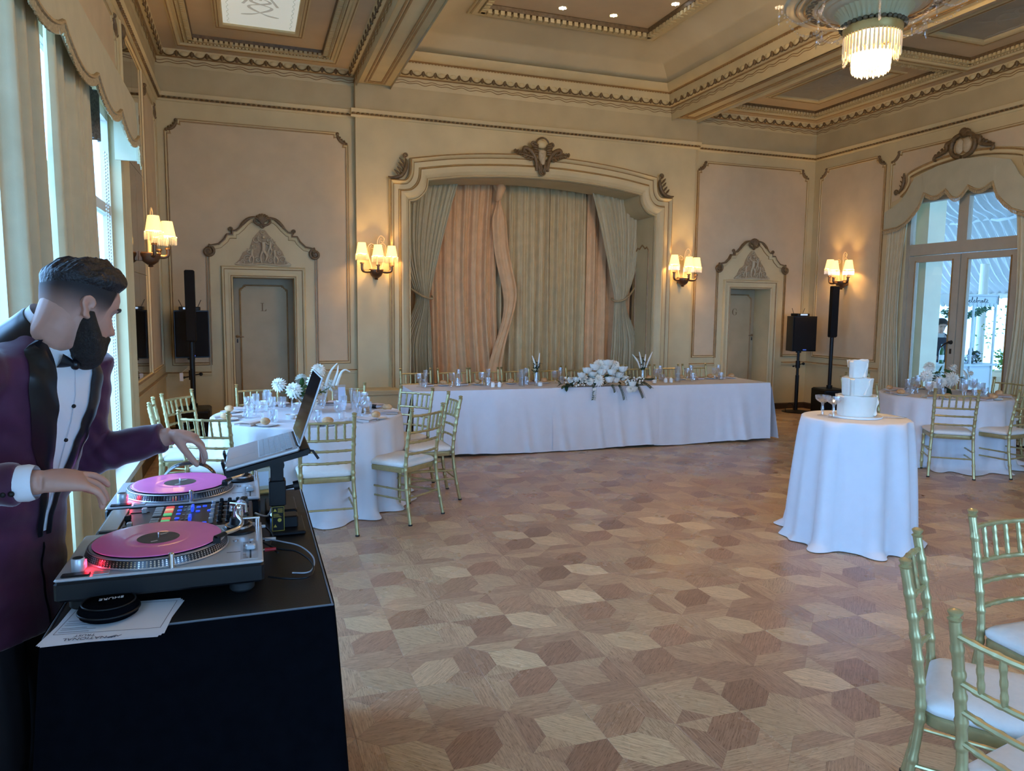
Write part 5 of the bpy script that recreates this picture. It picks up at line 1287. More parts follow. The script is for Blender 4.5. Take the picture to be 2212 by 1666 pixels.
for (x, y, f, l) in ((.50, 5.31, (.02, 1), 'gold chair with its back to the camera behind the laptop screen'), (1.29, 5.575, (-.62, .78), 'gold chair with white seat angled in front of the right side of the left table'),
    (1.70, 6.30, (-1, -.02), 'gold chair turned side-on at the right edge of the left round table'), (1.50, 6.95, (-.76, -.62), 'gold chair at the far right of the left table before the head table'),
    (.89, 7.50, (-.12, -1), 'gold chair behind the left table, right of the flowers'), (.055, 7.58, (.1, -1), 'gold chair behind the left table, left of the flowers'),
    (-.62, 7.09, (.83, -.56), 'gold chair left of the left table in front of the black subwoofer'), (-.76, 6.50, (1, .04), 'gold chair seen edge-on beside the left wall'), (-.33, 5.70, (.47, .88), 'gold chair nearest the reaching hand, left of the laptop')):
    chair_by_back(x, y, f, l, G1)
for (x, y, f, l) in ((6.66, 5.42, (.62, .78), 'gold chair with its back to us in front of the right table'), (7.42, 5.22, (-.12, 1), 'gold chair at the near right of the right table, cut by the photo edge'),
    (6.42, 6.36, (.98, -.15), 'gold chair left of the right table, partly behind the cake'), (6.78, 7.05, (.62, -.78), 'gold chair behind the cake stand glasses by the black speaker pole'), (7.34, 7.40, (.05, -1), 'gold chair behind the right table near the tall column speaker'),
    (8.22, 6.95, (-.75, -.62), 'dark silhouetted chair behind the right table against the glass door'), (8.46, 6.2, (-1, -.05), 'gold chair right of the right table beyond the near right one')):
    chair_by_back(x, y, f, l, G2)
for (x, y, f, l) in ((2.03, 1.775, (.60, -.80), 'large gold chair in the right foreground seen side-on'), (2.80, 2.01, (-.05, -1), 'large gold chair at the right photo edge facing us, upper one'), (1.695, 1.13, (.98, .12), 'nearest gold chair cut off by the bottom right corner')):
    chair_by_back(x, y, f, l, G3)
for k, x in enumerate((1.95, 2.43, 2.85, 3.28, 3.74, 4.20, 4.65, 5.10, 5.56, 6.02)):
    o = ('first', 'second', 'third', 'fourth', 'fifth', 'sixth', 'seventh', 'eighth', 'ninth', 'tenth')[k]
    chair_by_back(x, 9.10, (.0, -1), '%s gold chair from the left in the row behind the head table' % o, G4)

# ============================================================ TABLES AND CLOTHS
def table_frame(name, c, r, z, lab):
    t = empty(name, (c[0], c[1], 0), 0, lab, 'table')
    m = MB(); m.lathe([(0, z-.03), (r-.02, z-.03), (r-.015, z-.006), (0, z-.006)], 40); m.build('tabletop', mat('plywood', (.35, .24, .14), .6), t)
    for k in range(4):
        a = pi/4+k*pi/2; m = MB(); m.tube([(r*.6*cos(a), r*.6*sin(a), 0), (r*.55*cos(a), r*.55*sin(a), z-.03)], .016, 8); m.build('leg', DARKMETAL, t)
    return t
def round_cloth(name, c, r, z, hem, nf, amp, lab, seed, puddle=.0):
    rn = random.Random(seed); ph = [rn.uniform(0, 6.28) for _ in range(6)]
    def f(a, v):
        th = 2*pi*a
        if v < .30: q = v/.30; R = r*q; return (c[0]+R*cos(th), c[1]+R*sin(th), z+.004)
        q = (v-.30)/.70
        w = sin(nf*th+ph[0]+.8*sin(2*th+ph[1]))+.5*sin((nf+5)*th+ph[2]+q*.5)+.3*sin((nf-4)*th+ph[3])
        w = w/1.6; w = (abs(w)**.8)*(1 if w > 0 else -1)
        e = q**.75
        R = r+.012*sin(min(1, q*12)*pi/2) + (hem-r)*e + amp*w*q**.45
        zz = z+.004-(z-.002)*min(1, q*1.0) - .012*0
        if q < .03: zz = z+.004-.012*(q/.03)**2
        if puddle and q > .86: R += puddle*(q-.86)/.14*(1+.9*w+.5*sin(5*th+ph[4])); zz = .006+.045*(1-(q-.86)/.14)*(1+.4*w)
        return (c[0]+R*cos(th), c[1]+R*sin(th), max(.004, zz))
    m = MB(); m.grid(f, 288, 50, closeu=True); o = m.build(name, LINEN, None, 80); tag(o, lab, 'tablecloth'); return o
table_frame('round_table', T1, .76, .748, 'round banquet table under the white cloth on the left')
round_cloth('tablecloth', T1, .78, .75, .80, 17, .035, 'long white round cloth on the left banquet table', 1, .05)
table_frame('round_table', T2, .64, .748, 'round banquet table under the white cloth on the right')
round_cloth('tablecloth', T2, .66, .75, .70, 15, .035, 'long white round cloth on the right banquet table by the french window', 2, .08)
table_frame('cocktail_table', TC, .345, .898, 'small high round table under the cake cloth')
round_cloth('tablecloth', TC, .36, .90, .425, 9, .052, 'white cloth puddling on the floor under the wedding cake', 3, .035)
# head table: three trestles under three overlapping cloths
ht = empty('head_table', (4.02, 8.27, 0), radians(-1.2), 'long trestle head table under white cloths before the stage', 'table')
m = MB(); m.box(-2.31, 2.31, -.36, .36, .70, .743); m.build('tabletop', mat('plywood', (.3, .2, .1)), ht)
for x in (-2.1, -.8, .8, 2.1):
    for y in (-.3, .3): m = MB(); m.tube([(x, y, 0), (x, y, .70)], .018, 8); m.build('leg', DARKMETAL, ht)
def long_cloth(name, x0, x1, lift, lab, seed, ends):
    rn = random.Random(seed); ph = [rn.uniform(0, 6.28) for _ in range(5)]; pinch = [(rn.uniform(x0, x1), rn.uniform(.18, .4)) for _ in range(4)]
    nx = int((x1-x0)/.018)
    def drop(x, q): 
        f = .010*sin(9*x+ph[0])+.012*sin(4.3*x+ph[1])+.006*sin(23*x+ph[2])
        for px, w in pinch: f += .035*math.exp(-((x-px+.10*(1-q))/.045)**2)*q*(1-.2*q)
        return f
    def front(a, q):
        x = x0+(x1-x0)*a; return (x, -.385-.02*q-max(-.01, drop(x, q))*q**.7-(.015*min(1, q*10)), .752+lift-(.752+lift-.022-.012*sin(3*x+ph[3]))*q)
    m = MB(); vs = []
    m.grid(front, nx, 22)
    m.grid(lambda a, q: (x0+(x1-x0)*a, -.385+.77*q, .752+lift), nx, 2)
    m.grid(lambda a, q: (x0+(x1-x0)*a, .385+.03*q, .752+lift-.70*q), nx, 4)
    for e in ends:
        X = x0 if e < 0 else x1
        m.grid(lambda a, q: (X+e*(.02*min(1, q*8)+.11*q*(1-a)**3+.07*q*a**4+.018*q*sin(a*9+ph[4])), -.385+.77*a-(.05*q*(1-a)**4), .752+lift-.725*q), 36, 22)
    m.xf(Matrix.Translation((4.02, 8.27, 0)) @ Matrix.Rotation(radians(-1.2), 4, 'Z'))
    o = m.build(name, LINEN, None, 70); tag(o, lab, 'tablecloth', 'cloths of the head table'); return o
long_cloth('tablecloth', -2.34, -.64, 0, 'white cloth over the left third of the head table', 4, (-1,))
long_cloth('tablecloth', .64, 2.33, 0, 'white cloth over the right third of the head table', 6, (1,))
long_cloth('tablecloth', -.70, .70, .003, 'white cloth over the middle of the head table beneath the flowers', 5, ())
# ============================================================ TABLEWARE PROTOTYPES
PARK = []
def cut_lathe(prof, n, cuts=0, amp=0):
    m = MB(); vs = []; fs = []; k = len(prof)
    for i, (r, z) in enumerate(prof):
        for j in range(n):
            a = 2*pi*j/n; rr = r*(1+(amp if (j % 2) == (i % 2) else -amp)) if cuts and cuts[0] <= i <= cuts[1] else r
            vs.append((rr*cos(a), rr*sin(a), z))
    for i in range(k-1):
        for j in range(n): fs.append((i*n+j, i*n+(j+1) % n, (i+1)*n+(j+1) % n, (i+1)*n+j))
    m.add(vs, fs); return m
def glass(kind):
    r = empty({'goblet': 'wine_goblet', 'flute': 'champagne_flute', 'tumbler': 'water_tumbler', 'coupe': 'champagne_coupe'}[kind]); r['category'] = 'glass'
    if kind == 'goblet':
        cut_lathe([(.030, .072), (.036, .082), (.041, .098), (.041, .115), (.040, .128), (.043, .155), (.0415, .155), (.038, .128), (.037, .1), (.020, .078), (0, .076)], 18, (1, 4), .05).build('bowl', CRYSTAL, r)
        cut_lathe([(.034, 0), (.033, .004), (.010, .010), (.0075, .025), (.010, .045), (.0075, .060), (.030, .073)], 12).build('stem', CRYSTAL, r)
    elif kind == 'flute':
        cut_lathe([(.014, .085), (.022, .10), (.026, .125), (.028, .15), (.029, .19), (.0275, .19), (.025, .14), (.014, .10), (0, .094)], 16, (1, 3), .05).build('bowl', CRYSTAL, r)
        cut_lathe([(.031, 0), (.030, .004), (.008, .010), (.006, .03), (.009, .05), (.006, .07), (.014, .086)], 12).build('stem', CRYSTAL, r)
    elif kind == 'tumbler':
        cut_lathe([(0, .004), (.032, 0), (.034, .006), (.036, .022), (.037, .040), (.038, .058), (.040, .095), (.0385, .095), (.035, .05), (.032, .014), (0, .012)], 18, (2, 5), .05).build('tumbler_glass', CRYSTAL, r)
    else:
        cut_lathe([(.012, .095), (.035, .108), (.050, .124), (.054, .150), (.0525, .150), (.046, .124), (.030, .110), (0, .104)], 20, (1, 2), .06).build('bowl', CRYSTAL, r)
        cut_lathe([(.036, 0), (.034, .004), (.010, .010), (.008, .03), (.012, .05), (.008, .075), (.012, .096)], 8).build('stem', CRYSTAL, r)
    return r
_gp = {}
def put_glass(kind, x, y, z, lab, grp, sc=None, rz=0):
    if kind not in _gp:
        o = glass(kind); o.location = (x, y, z); o['label'] = lab; o['group'] = grp; _gp[kind] = o
        if sc: o.scale = sc
        return o
    return dup(_gp[kind], (x, y, z), rz or random.uniform(0, 6), lab, grp, sc or (1, 1, 1))
_pp = {}
def proto(key, maker, x, y, z, rz, lab, grp=None):
    if key not in _pp:
        o = maker(); o.location = (x, y, z); o.rotation_euler = (0, 0, rz); o['label'] = lab
        if grp: o['group'] = grp
        _pp[key] = o; return o
    return dup(_pp[key], (x, y, z), rz, lab, grp)
def mk_roll():
    m = MB(); m.ball((0, 0, .024), (.045, .037, .028), 16, 10); o = m.build('bread_roll', BREAD, None, 60); o['category'] = 'bread roll'; return o
def mk_plate():
    m = MB(); m.lathe([(0, .003), (.045, 0), (.06, .004), (.082, .012), (.083, .014), (.058, .008), (.04, .006), (0, .006)], 32); o = m.build('side_plate', CHINA, None, 50); o['category'] = 'plate'; return o
def mk_napkin():
    m = MB()
    for q in range(4):
        z = .002+.0065*q; dx = .002*q
        m.grid(lambda a, v: (-.105+.21*a+dx, -.055+.11*v, z+.0045*sin(pi*v)**.4+.002*sin(a*7+q)), 12, 6); 
        m.tube([(-.105+.21*i/8+dx, .055, z+.002) for i in range(9)], .0032, 6)
    m.box(-.10, .10, -.05, .05, 0, .018); o = m.build('folded_napkin', NAPKIN, None, 60); o['category'] = 'napkin'; return o
def mk_knife():
    r = empty('table_knife'); r['category'] = 'knife'; m = MB(); m.tube([(0, -.11, .004), (0, -.02, .005)], [(.003, .006), (.003, .005)], 8, up=(0, 0, 1)); m.build('handle', STEEL, r, 50)
    m = MB(); m.prism([(-.003, -.02), (.007, -.02), (.009, .04), (.004, .10), (-.003, .105)], .003, .005); m.build('blade', STEEL, r); return r
def mk_fork():
    r = empty('table_fork'); r['category'] = 'fork'; m = MB(); m.tube([(0, -.10, .003), (0, .02, .004)], [(.002, .006), (.002, .0035)], 8, up=(0, 0, 1)); m.build('handle', STEEL, r, 50)
    m = MB(); m.prism([(-.004, .02), (.004, .02), (.012, .045), (-.012, .045)], .003, .005)
    for q in range(4): m.box(-.012+.0067*q, -.008+.0067*q, .045, .09, .004, .0055)
    m.build('tines', STEEL, r); return r
def setting(c, R, z, ph, tbl, gl, i, glasses=('goblet', 'flute', 'tumbler')):
    C = lambda r, a: (c[0]+r*cos(a), c[1]+r*sin(a)); rz = ph-pi/2
    tn = 'left round table' if tbl == 1 else 'right round table'; sn = (SEATS1 if tbl == 1 else SEATS2)[i]
    x, y = C(R-.13, ph); proto('nap', mk_napkin, x, y, z, rz+pi/2+.1, 'blush napkin folded flat %s on the %s' % (sn, tn), 'napkins on the '+tn)
    x, y = C(R-.10, ph+.22/R*.78); proto('plate', mk_plate, x, y, z, 0, 'white side plate %s on the %s' % (sn, tn), 'side plates on the '+tn)
    proto('roll', mk_roll, x-.01, y, z+.0125, ph*2, 'golden round bread roll %s on the %s' % (sn, tn), 'bread rolls on the '+tn)
    x, y = C(R-.13, ph-.115/R); proto('knife', mk_knife, x, y, z+.001, rz+pi-.05, 'steel knife %s on the %s' % (sn, tn), 'knives on the '+tn)
    x, y = C(R-.13, ph+.115/R); proto('fork', mk_fork, x, y, z+.001, rz+pi, 'steel fork %s on the %s' % (sn, tn), 'forks on the '+tn)
    for k, (g, r_, da) in enumerate(zip(glasses, (R-.30, R-.36, R-.27), (-.16, .0, .10))):
        x, y = C(r_+random.uniform(-.02, .02), ph+da/R*.9)
        nm = {'goblet': 'cut crystal wine goblet', 'flute': 'tall cut crystal flute', 'tumbler': 'cut crystal tumbler'}[g]
        put_glass(g, x, y, z, '%s %s on the %s' % (nm, sn, tn), {'goblet': 'goblets', 'flute': 'flutes', 'tumbler': 'tumblers'}[g]+' on the '+tn)
for i in range(9): setting(T1, .78, .755, radians(146+40*i), 1, None, i)
for i in range(7): setting(T2, .66, .755, radians(158+51.4*i), 2, None, i)
# ---- flowers
def dahlia(m, c, r, d, layers=5):
    d = Vector(d).normalized(); q = d.to_track_quat('Z', 'Y').to_matrix()
    for L in range(layers):
        n = 15-2*L; tilt = radians(114-25*L)
        for j in range(n):
            a = 2*pi*(j+.5*(L % 2))/n; ln = r*(1-.11*L)
            pts = []
            for t, w in ((.12, .04), (.5, .135), (.8, .12), (1.0, .01)):
                rr = ln*sin(tilt)*t; zz = ln*(cos(tilt)*t + .18*sin(pi*t)*(1 if L else .4)) + .045*r*L
                for s in (-1, 1):
                    pts.append(Vector(c)+q @ Vector((rr*cos(a)-s*w*ln*sin(a), rr*sin(a)+s*w*ln*cos(a), zz+(.06*ln if False else 0))))
            m.add(pts, [(0, 1, 3, 2), (2, 3, 5, 4), (4, 5, 7, 6)])
    m.ball(Vector(c)+d*r*.30, r*.22, 8, 6)
def rose(m, c, r, seed=0):
    rn = random.Random(seed)
    for L in range(4):
        k = 6; rr = r*(1-.2*L)
        for j in range(k):
            a0 = 2*pi*j/k+L*.5; 
            m.grid(lambda u, v: (c[0]+rr*(.45+.55*v**.7+.08*sin(pi*v))*cos(a0+(u-.5)*1.5)*(1-.25*L*.4), c[1]+rr*(.45+.55*v**.7)*sin(a0+(u-.5)*1.5)*(1-.1*L), c[2]+rr*(-.5+1.15*v-.22*(2*u-1)**2*v+.12*L)), 4, 3)
    m.ball((c[0], c[1], c[2]+r*.1), r*.42, 8, 6)
def leafm(m, p, d, l, w):
    p = Vector(p); d = Vector(d).normalized(); s = d.cross(Vector((0, 0, 1))); s = s.normalized() if s.length > .01 else Vector((1, 0, 0)); n = s.cross(d)
    m.add([p, p+d*l*.35+s*w, p+d*l*.75+s*w*.7-n*l*.03, p+d*l-n*l*.10, p+d*l*.75-s*w*.7-n*l*.03, p+d*l*.35-s*w, p+d*l*.5-n*w*.25], [(0, 1, 6), (1, 2, 6), (2, 3, 6), (3, 4, 6), (4, 5, 6), (5, 0, 6)])
def centrepiece(c, z, heads, lab, vase_h, rp=0):
    t = empty('flower_arrangement', (c[0], c[1], z), 0, lab, 'flowers', 'vase flowers on the round tables')
    m = cut_lathe([(.05, 0), (.052, .01), (.045, .04), (.05, vase_h*.6), (.06, vase_h), (.057, vase_h), (.046, vase_h*.6), (.04, .04), (0, .02)], 16, (2, 3), .05); m.build('vase', CRYSTAL, t)
    lf = MB(); rn = random.Random(4); st = MB()
    for (x, y, h, r, d) in heads:
        st.tube([(0, 0, .04), (x*.4, y*.4, vase_h), (x, y, h-.02)], .0035, 5)
        m = MB(); dahlia(m, (x, y, h), r, d); m.build('dahlia_bloom', WHITEFLOWER, t)
        for q in range(4): leafm(lf, (x*.6, y*.6, vase_h+.4*(h-vase_h)), (rn.uniform(-1, 1), rn.uniform(-1, 1), rn.uniform(-.3, .5)), .09, .022)
    for q in range(26): leafm(lf, (rn.uniform(-.06, .06), rn.uniform(-.06, .06), vase_h+rn.uniform(-.02, .08)), (rn.uniform(-1, 1), rn.uniform(-1, 1), rn.uniform(-.2, .6)), .10, .024)
    st.build('flower_stem', LEAF, t); lf.build('leaves', LEAF, t)
    return t
fp = centrepiece((.46, 6.62), .755, [(-.24, -.02, .245, .072, (-.6, -.7, .5)), (-.12, -.08, .20, .082, (-.3, -.8, .4)), (.06, -.09, .27, .085, (0, -.9, .35)), (.10, .02, .36, .075, (.1, -.6, .7)), (.02, -.13, .10, .07, (0, -.9, .3)), (.20, .08, .22, .07, (.6, .2, .6)), (-.04, .12, .27, .07, (-.1, .6, .7))], 'white dahlias in a low vase on the left round table', .14)
m = MB()
for pts in ([(.16, .02, .22), (.20, .02, .34), (.26, .0, .42)], [(.22, .02, .22), (.26, .02, .33), (.27, .02, .40)], [(.25, .0, .22), (.29, 0, .33), (.33, 0, .36), (.37, .0, .34)]):
    p = spline(pts, 5); k = len(p)-1; m.tube(p, [.016-.012*i/k for i in range(k+1)], 7)
m.build('white_orchid_spike', WHITEFLOWER, fp, 60)
f2_ = centrepiece((7.50, 6.30), .755, [(-.22, .02, .20, .085, (-.6, -.6, .4)), (-.12, -.08, .13, .085, (-.3, -.8, .3)), (.02, -.10, .17, .10, (0, -.9, .3)), (-.14, .06, .30, .075, (-.2, -.5, .8)), (.13, -.02, .29, .06, (.2, -.5, .8)), (.26, -.10, .22, .085, (.5, -.7, .3)), (-.28, -.1, .10, .07, (-.8, -.5, .3))], 'white dahlias in a crystal vase on the right round table', .16)
m = MB()
for q in range(5): leafm(m, (-.02, -.06, .08), (-.7+.1*q, -.5, -.15-.02*q), .20, .035)
m.build('hanging_leaves', DLEAF, f2_)
# odds and ends on the left table
t = empty('small_bottle', (1.03, 6.66, .776), radians(-35), 'small black and yellow bottle lying on its side on the left round table', 'bottle')
for nm, a, b, r0, r1, mt in (('yellow_label', -.065, -.02, .021, .021, mat('yellow_label', (.75, .45, .03), .5)), ('black_body', -.02, .04, .021, .018, BLACKPL), ('pale_neck', .04, .09, .014, .007, mat('pale_cap', (.55, .52, .60), .5))):
    m = MB(); m.cyl((a, 0, 0), (b, 0, 0), r0, r1, 14); m.build(nm, mt, t, 40)
t = empty('place_card', (.93, 6.32, .757), radians(20), 'folded kraft card with lines of writing leaning on the left round table', 'card'); m = MB(); m.add([(-.03, 0, 0), (.03, 0, 0), (.03, .02, .06), (-.03, .02, .06), (-.03, .045, 0), (.03, .045, 0)], [(0, 1, 2, 3), (3, 2, 5, 4)]); m.build('card', mat('kraft_card', (.48, .34, .22), .8), t)
m = MB()
for q in range(3): m.box(-.02, .02, .006+.005*q-.002, .0065+.005*q-.002, .018+.014*q, .021+.014*q)
m.build('card_print', INK, t)
t = empty('table_number_stand', (.74, 6.50, .755), radians(5), 'clear acrylic table number stand among the glasses on the left table', 'sign'); m = MB(); m.box(-.035, .035, -.004, .004, 0, .24); m.build('acrylic_sheet', CRYSTAL, t); m = MB(); m.box(-.03, .03, -.006, -.0045, .02, .22); m.build('printed_card', mat('lavender_card', (.55, .58, .70), .7), t)
t = empty('condiment_dish', (.30, 6.22, .755), 0, 'small white china condiment bowl on the left round table', 'bowl'); m = MB(); m.lathe([(.025, 0), (.035, .015), (.045, .035), (.042, .035), (.03, .012), (0, .01)], 24); m.build('bowl', CHINA, t, 50)
# ---- head table settings
hz = .757
for k, x in enumerate((1.86, 2.26, 2.63, 3.11, 3.57, 4.31, 4.99, 5.46, 5.89)):
    for g, dx, dy in (('goblet', -.03, 0), ('flute', .06, .05), ('tumbler', .02, -.06)):
        put_glass(g, x+dx, 8.36+dy, hz, {'goblet': 'cut crystal wine goblet', 'flute': 'tall cut crystal flute', 'tumbler': 'cut crystal tumbler'}[g]+' in the %s group along the head table' % ORD[k], g+' glasses on the head table')
for k, x in enumerate((2.15, 2.57, 3.0, 3.44, 4.04, 4.92, 5.40, 5.86, 6.20)):
    proto('plate', mk_plate, x, 8.47, hz, 0, 'white side plate, %s from the left along the head table' % ORD[k], 'side plates on the head table'); proto('roll', mk_roll, x, 8.47, hz+.0125, k, 'golden bread roll, %s from the left along the head table' % ORD[k], 'bread rolls on the head table')
    proto('nap', mk_napkin, x-.19, 8.50, hz, pi/2+.1, 'blush folded napkin, %s from the left along the head table' % ORD[k], 'napkins on the head table')
def mk_shaker():
    m = MB(); m.lathe([(0, 0), (.022, 0), (.024, .02), (.022, .045), (.014, .058), (0, .062)], 18); o = m.build('salt_shaker', CHINA, None, 60); o['category'] = 'shaker'; return o
for k, (x, l) in enumerate(((2.66, 'left white china shaker of the pair near the left of the head table'), (2.74, 'right white china shaker of the pair near the left of the head table'), (4.97, 'left white china shaker of the pair right of the flowers'), (5.05, 'right white china shaker of the pair right of the flowers'))): proto('shaker', mk_shaker, x, 8.14, hz, 0, l)
for x, l in ((3.03, 'clear tall cylinder vase on the head table left of the flowers'), (5.16, 'clear tall cylinder vase on the head table right of the flowers')):
    t = empty('cylinder_vase', (x, 8.17, hz), 0, l, 'vase'); m = MB(); m.lathe([(0, .004), (.036, 0), (.036, .20), (.034, .20), (.034, .012), (0, .012)], 24); m.build('glass_cylinder', CRYSTAL, t, 40); m = MB(); m.lathe([(0, .012), (.033, .012), (.033, .10), (0, .10)], 20); m.build('water', CRYSTAL, t, 40)
for x, l in ((3.25, 'small white candle cup beside the left bud vase'), (4.80, 'small white candle cup beside the right bud vase')):
    t = empty('candle_cup', (x, 8.13, hz), 0, l, 'candle'); m = MB(); m.lathe([(0, 0), (.026, 0), (.03, .04), (.027, .04), (.024, .03), (0, .03)], 20); m.build('cup', CHINA, t, 50)
for x, y, l, k0 in ((3.22, 8.18, 'glass bud vase with greenery and white flower spikes left on the head table', 2), (4.67, 8.20, 'glass bud vase with greenery and white flower spikes right on the head table', 4)):
    t = empty('bud_vase', (x, y, hz), 0, l, 'vase'); m = MB(); m.lathe([(0, .004), (.026, 0), (.027, .06), (.020, .10), (.017, .16), (.019, .16), (.022, .10), (.03, .06)], 18); m.build('glass_body', CRYSTAL, t, 40)
    m = MB(); rn = random.Random(k0)
    for q in range(46): leafm(m, (rn.uniform(-.025, .025), rn.uniform(-.02, .02), .15+rn.uniform(0, .12)), (rn.uniform(-1, 1), rn.uniform(-1, 1), rn.uniform(-.2, .9)), .065, .012)
    m.build('greenery', DLEAF, t); m = MB()
    for q in range(k0):
        u = (q-(k0-1)/2)*.05; p = spline([(u*.5, 0, .18), (u, 0, .27), (u*1.9-.01, 0, .36+.03*(q % 2))], 5); m.tube(p, [.004]+[.011]*5+[.012-.0018*i for i in range(5)], 7)
    m.build('flower_spike', WHITEFLOWER, t, 60)
# ---- trailing floral arrangement at the middle of the head table
fa = empty('floral_arrangement', (3.98, 8.0, hz), 0, 'long trailing white rose and greenery arrangement at the middle of the head table', 'flowers')
rn = random.Random(21); rs = []
for (u, h, r) in ((-.30, .12, .05), (-.22, .17, .06), (-.14, .21, .065), (-.05, .24, .07), (.05, .25, .07), (.15, .23, .065), (.22, .18, .06), (-.26, .08, .055), (-.15, .12, .06), (-.03, .15, .07), (.09, .15, .06), (.20, .11, .06), (.27, .07, .05), (-.08, .06, .075), (.04, .06, .06), (.14, .05, .055), (-.36, .07, .045), (.33, .01, .05), (.36, -.06, .05), (.29, -.05, .045), (-.42, .05, .035), (.0, .20, .055), (-.2, .05, .05)):
    m = MB(); c = (u+rn.uniform(-.015, .015), -.08-rn.uniform(.0, .06)-(.08 if h < .02 else .0), h+.02)
    if rn.random() < .45: dahlia(m, c, r*1.15, (u*.8, -1, .6), 5)
    else: rose(m, c, r, len(rs))
    m.build('bloom', WHITEFLOWER, fa); rs.append(1)
m = MB()
for q in range(150):
    u = rn.uniform(-.52, .52); h = .03+.13*max(0, 1-(u/.45)**2)*rn.random(); leafm(m, (u, rn.uniform(-.14, .08), h), (u+rn.uniform(-.6, .6), rn.uniform(-1, .3), rn.uniform(-.4, .5)), rn.uniform(.06, .11), .022)
m.build('leaves', DLEAF, fa)
m = MB()
for (u0, y0, z0, du, dz, k) in ((-.16, -.16, .03, -.03, -.16, 9), (.08, -.16, .03, .02, -.08, 8), (.17, -.17, .03, .05, -.17, 14), (.40, -.14, .05, .09, -.18, 16), (.46, -.10, .08, .16, -.10, 12), (-.40, -.12, .05, -.14, -.02, 10), (.5, -.05, .08, .18, .0, 10)):
    P = [(u0+du*i/k, y0-.05*sin(pi*.5*i/k), z0+dz*(i/k)**1.3) for i in range(k+1)]; m.tube(P, .0025, 4)
    for p in P[1:]:
        for s in (-1, 1): leafm(m, p, (s*1.0, -.4, -.5), .038, .011)
m.build('trailing_sprays', DLEAF, fa)
m = MB()
for q in range(70):
    u = rn.choice((-1, 1))*rn.uniform(.25, .52); m.ball((u, -.12-rn.uniform(0, .05), .02+.10*rn.random()), rn.uniform(.007, .014), 6, 4)
for q in range(14): m.ball((-.19+.03*rn.random(), -.2, -.01-.14*rn.random()), .011, 6, 4)
m.build('small_buds', WHITEFLOWER, fa)['kind'] = 'stuff'

# ============================================================ WEDDING CAKE TABLE
z0 = .906
bd = MB(); bd.lathe([(0, 0), (.178, 0), (.18, .006), (.178, .012), (0, .012)], 48, (4.17, 4.20, z0)); tag(bd.build('cake_board', CHINA, None, 40), 'round white board under the wedding cake', 'cake board')
cake = empty('wedding_cake', (4.17, 4.20, z0+.012), 0, 'three-tier white wedding cake with torn fondant edges', 'cake')
def tier(r, za, zb, name, seed, slash):
    rn = random.Random(seed); p = [rn.uniform(0, 6) for _ in range(4)]
    m = MB(); m.lathe([(0, za), (r-.004, za), (r, za+.005), (r, zb-.010), (r-.008, zb-.002), (0, zb)], 64); o = m.build(name, CAKE, cake, 40)
    m = MB()                                               # torn overlapping wrap standing proud of the rim
    def wrap(a, v):
        th = slash[0]+a*slash[1]; top = zb+.004+.006*sin(2*th+p[0])*sin(a*pi)+.0015*sin(9*th+p[1]); bot = za+.006+ (zb-za)*slash[2]*(a**1.6 if slash[3] else 0)
        rr = r+.004+.006*v*v*(1+.25*sin(5*th+p[2]))+(.010*smoothstep(.93, 1, a))
        return (rr*cos(th), rr*sin(th), bot+(max(bot+.004, top)-bot)*v)
    m.grid(wrap, 90, 10)
    m.build('fondant_wrap', CAKE, o, 60)
    m = MB()                                               # curled diagonal edge facing the room
    pts = spline([(slash[4], za+.01), (slash[4]+.12, za+.25*(zb-za)), (slash[4]+.30, za+.55*(zb-za)), (slash[4]+.36, za+.80*(zb-za)), (slash[4]+.55, zb)], 6)
    m.tube([((r+.007)*cos(a), (r+.007)*sin(a), z) for a, z in pts], [(.006, .010+.006*sin(i*.5)) for i in range(len(pts))], 7); m.build('torn_edge', CAKE, o, 60)
tier(.128, 0, .145, 'bottom_tier', 1, (-pi*.95, 5.6, .5, 1, -1.25)); tier(.097, .145, .272, 'middle_tier', 2, (-pi*.8, 6.0, .3, 0, -1.9)); tier(.060, .272, .398, 'top_tier', 3, (-pi*.9, 5.4, .6, 1, -1.75))
put_glass('coupe', 3.965, 4.31, z0, 'crystal coupe glass left of the cake, further one', 'coupes by the cake'); put_glass('coupe', 3.965, 4.20, z0, 'crystal coupe glass left of the cake, nearer one', 'coupes by the cake')
t = empty('cake_knife', (4.38, 4.07, z0), radians(-30), 'brass handled cake knife lying right of the cake', 'knife'); m = MB(); m.prism([(-.10, -.006), (.08, -.012), (.10, 0), (.08, .012), (-.10, .006)], .004, .007); m.build('blade', STEEL, t); m = MB(); m.tube([(-.20, 0, .008), (-.10, 0, .007)], [.009, .007], 8); m.build('handle', BRASS, t, 50)

# ============================================================ LOUDSPEAKERS
def col_speaker(x, y, lab, h0=1.25, h1=2.10, rz=0):
    t = empty('column_loudspeaker', (x, y, 0), rz, lab, 'loudspeaker', 'column loudspeakers')
    m = MB(); m.cbox(-.055, .055, -.06, .05, h0, h1, .012); m.build('column_cabinet', BLACKMESH, t)
    m = MB(); m.cbox(-.052, .052, -.064, -.06, h0+.02, h1-.02, .002); m.build('grille', BLACKMESH, t)
    m = MB(); m.cyl((0, 0, .48), (0, 0, h0), .028, .030, 16); m.cyl((0, 0, .44), (0, 0, .50), .045, n=16); m.build('pole', BLACKPL, t, 40)
    m = MB(); m.cbox(-.19, .19, -.23, .23, .02, .45, .02)
    for sx in (-.15, .15):
        for sy in (-.18, .18): m.cyl((sx, sy, 0), (sx, sy, .02), .02, n=10)
    sb_ = m.build('subwoofer', BLACKPL, t); m = MB(); m.cbox(-.17, .17, -.24, -.23, .06, .41, .004); m.build('grille', BLACKMESH, sb_)
    m = MB(); m.tube([(-.06, -.235, .30), (0, -.255, .31), (.06, -.235, .30)], .012, 8); m.build('handle', BLACKPL, sb_)
    return t
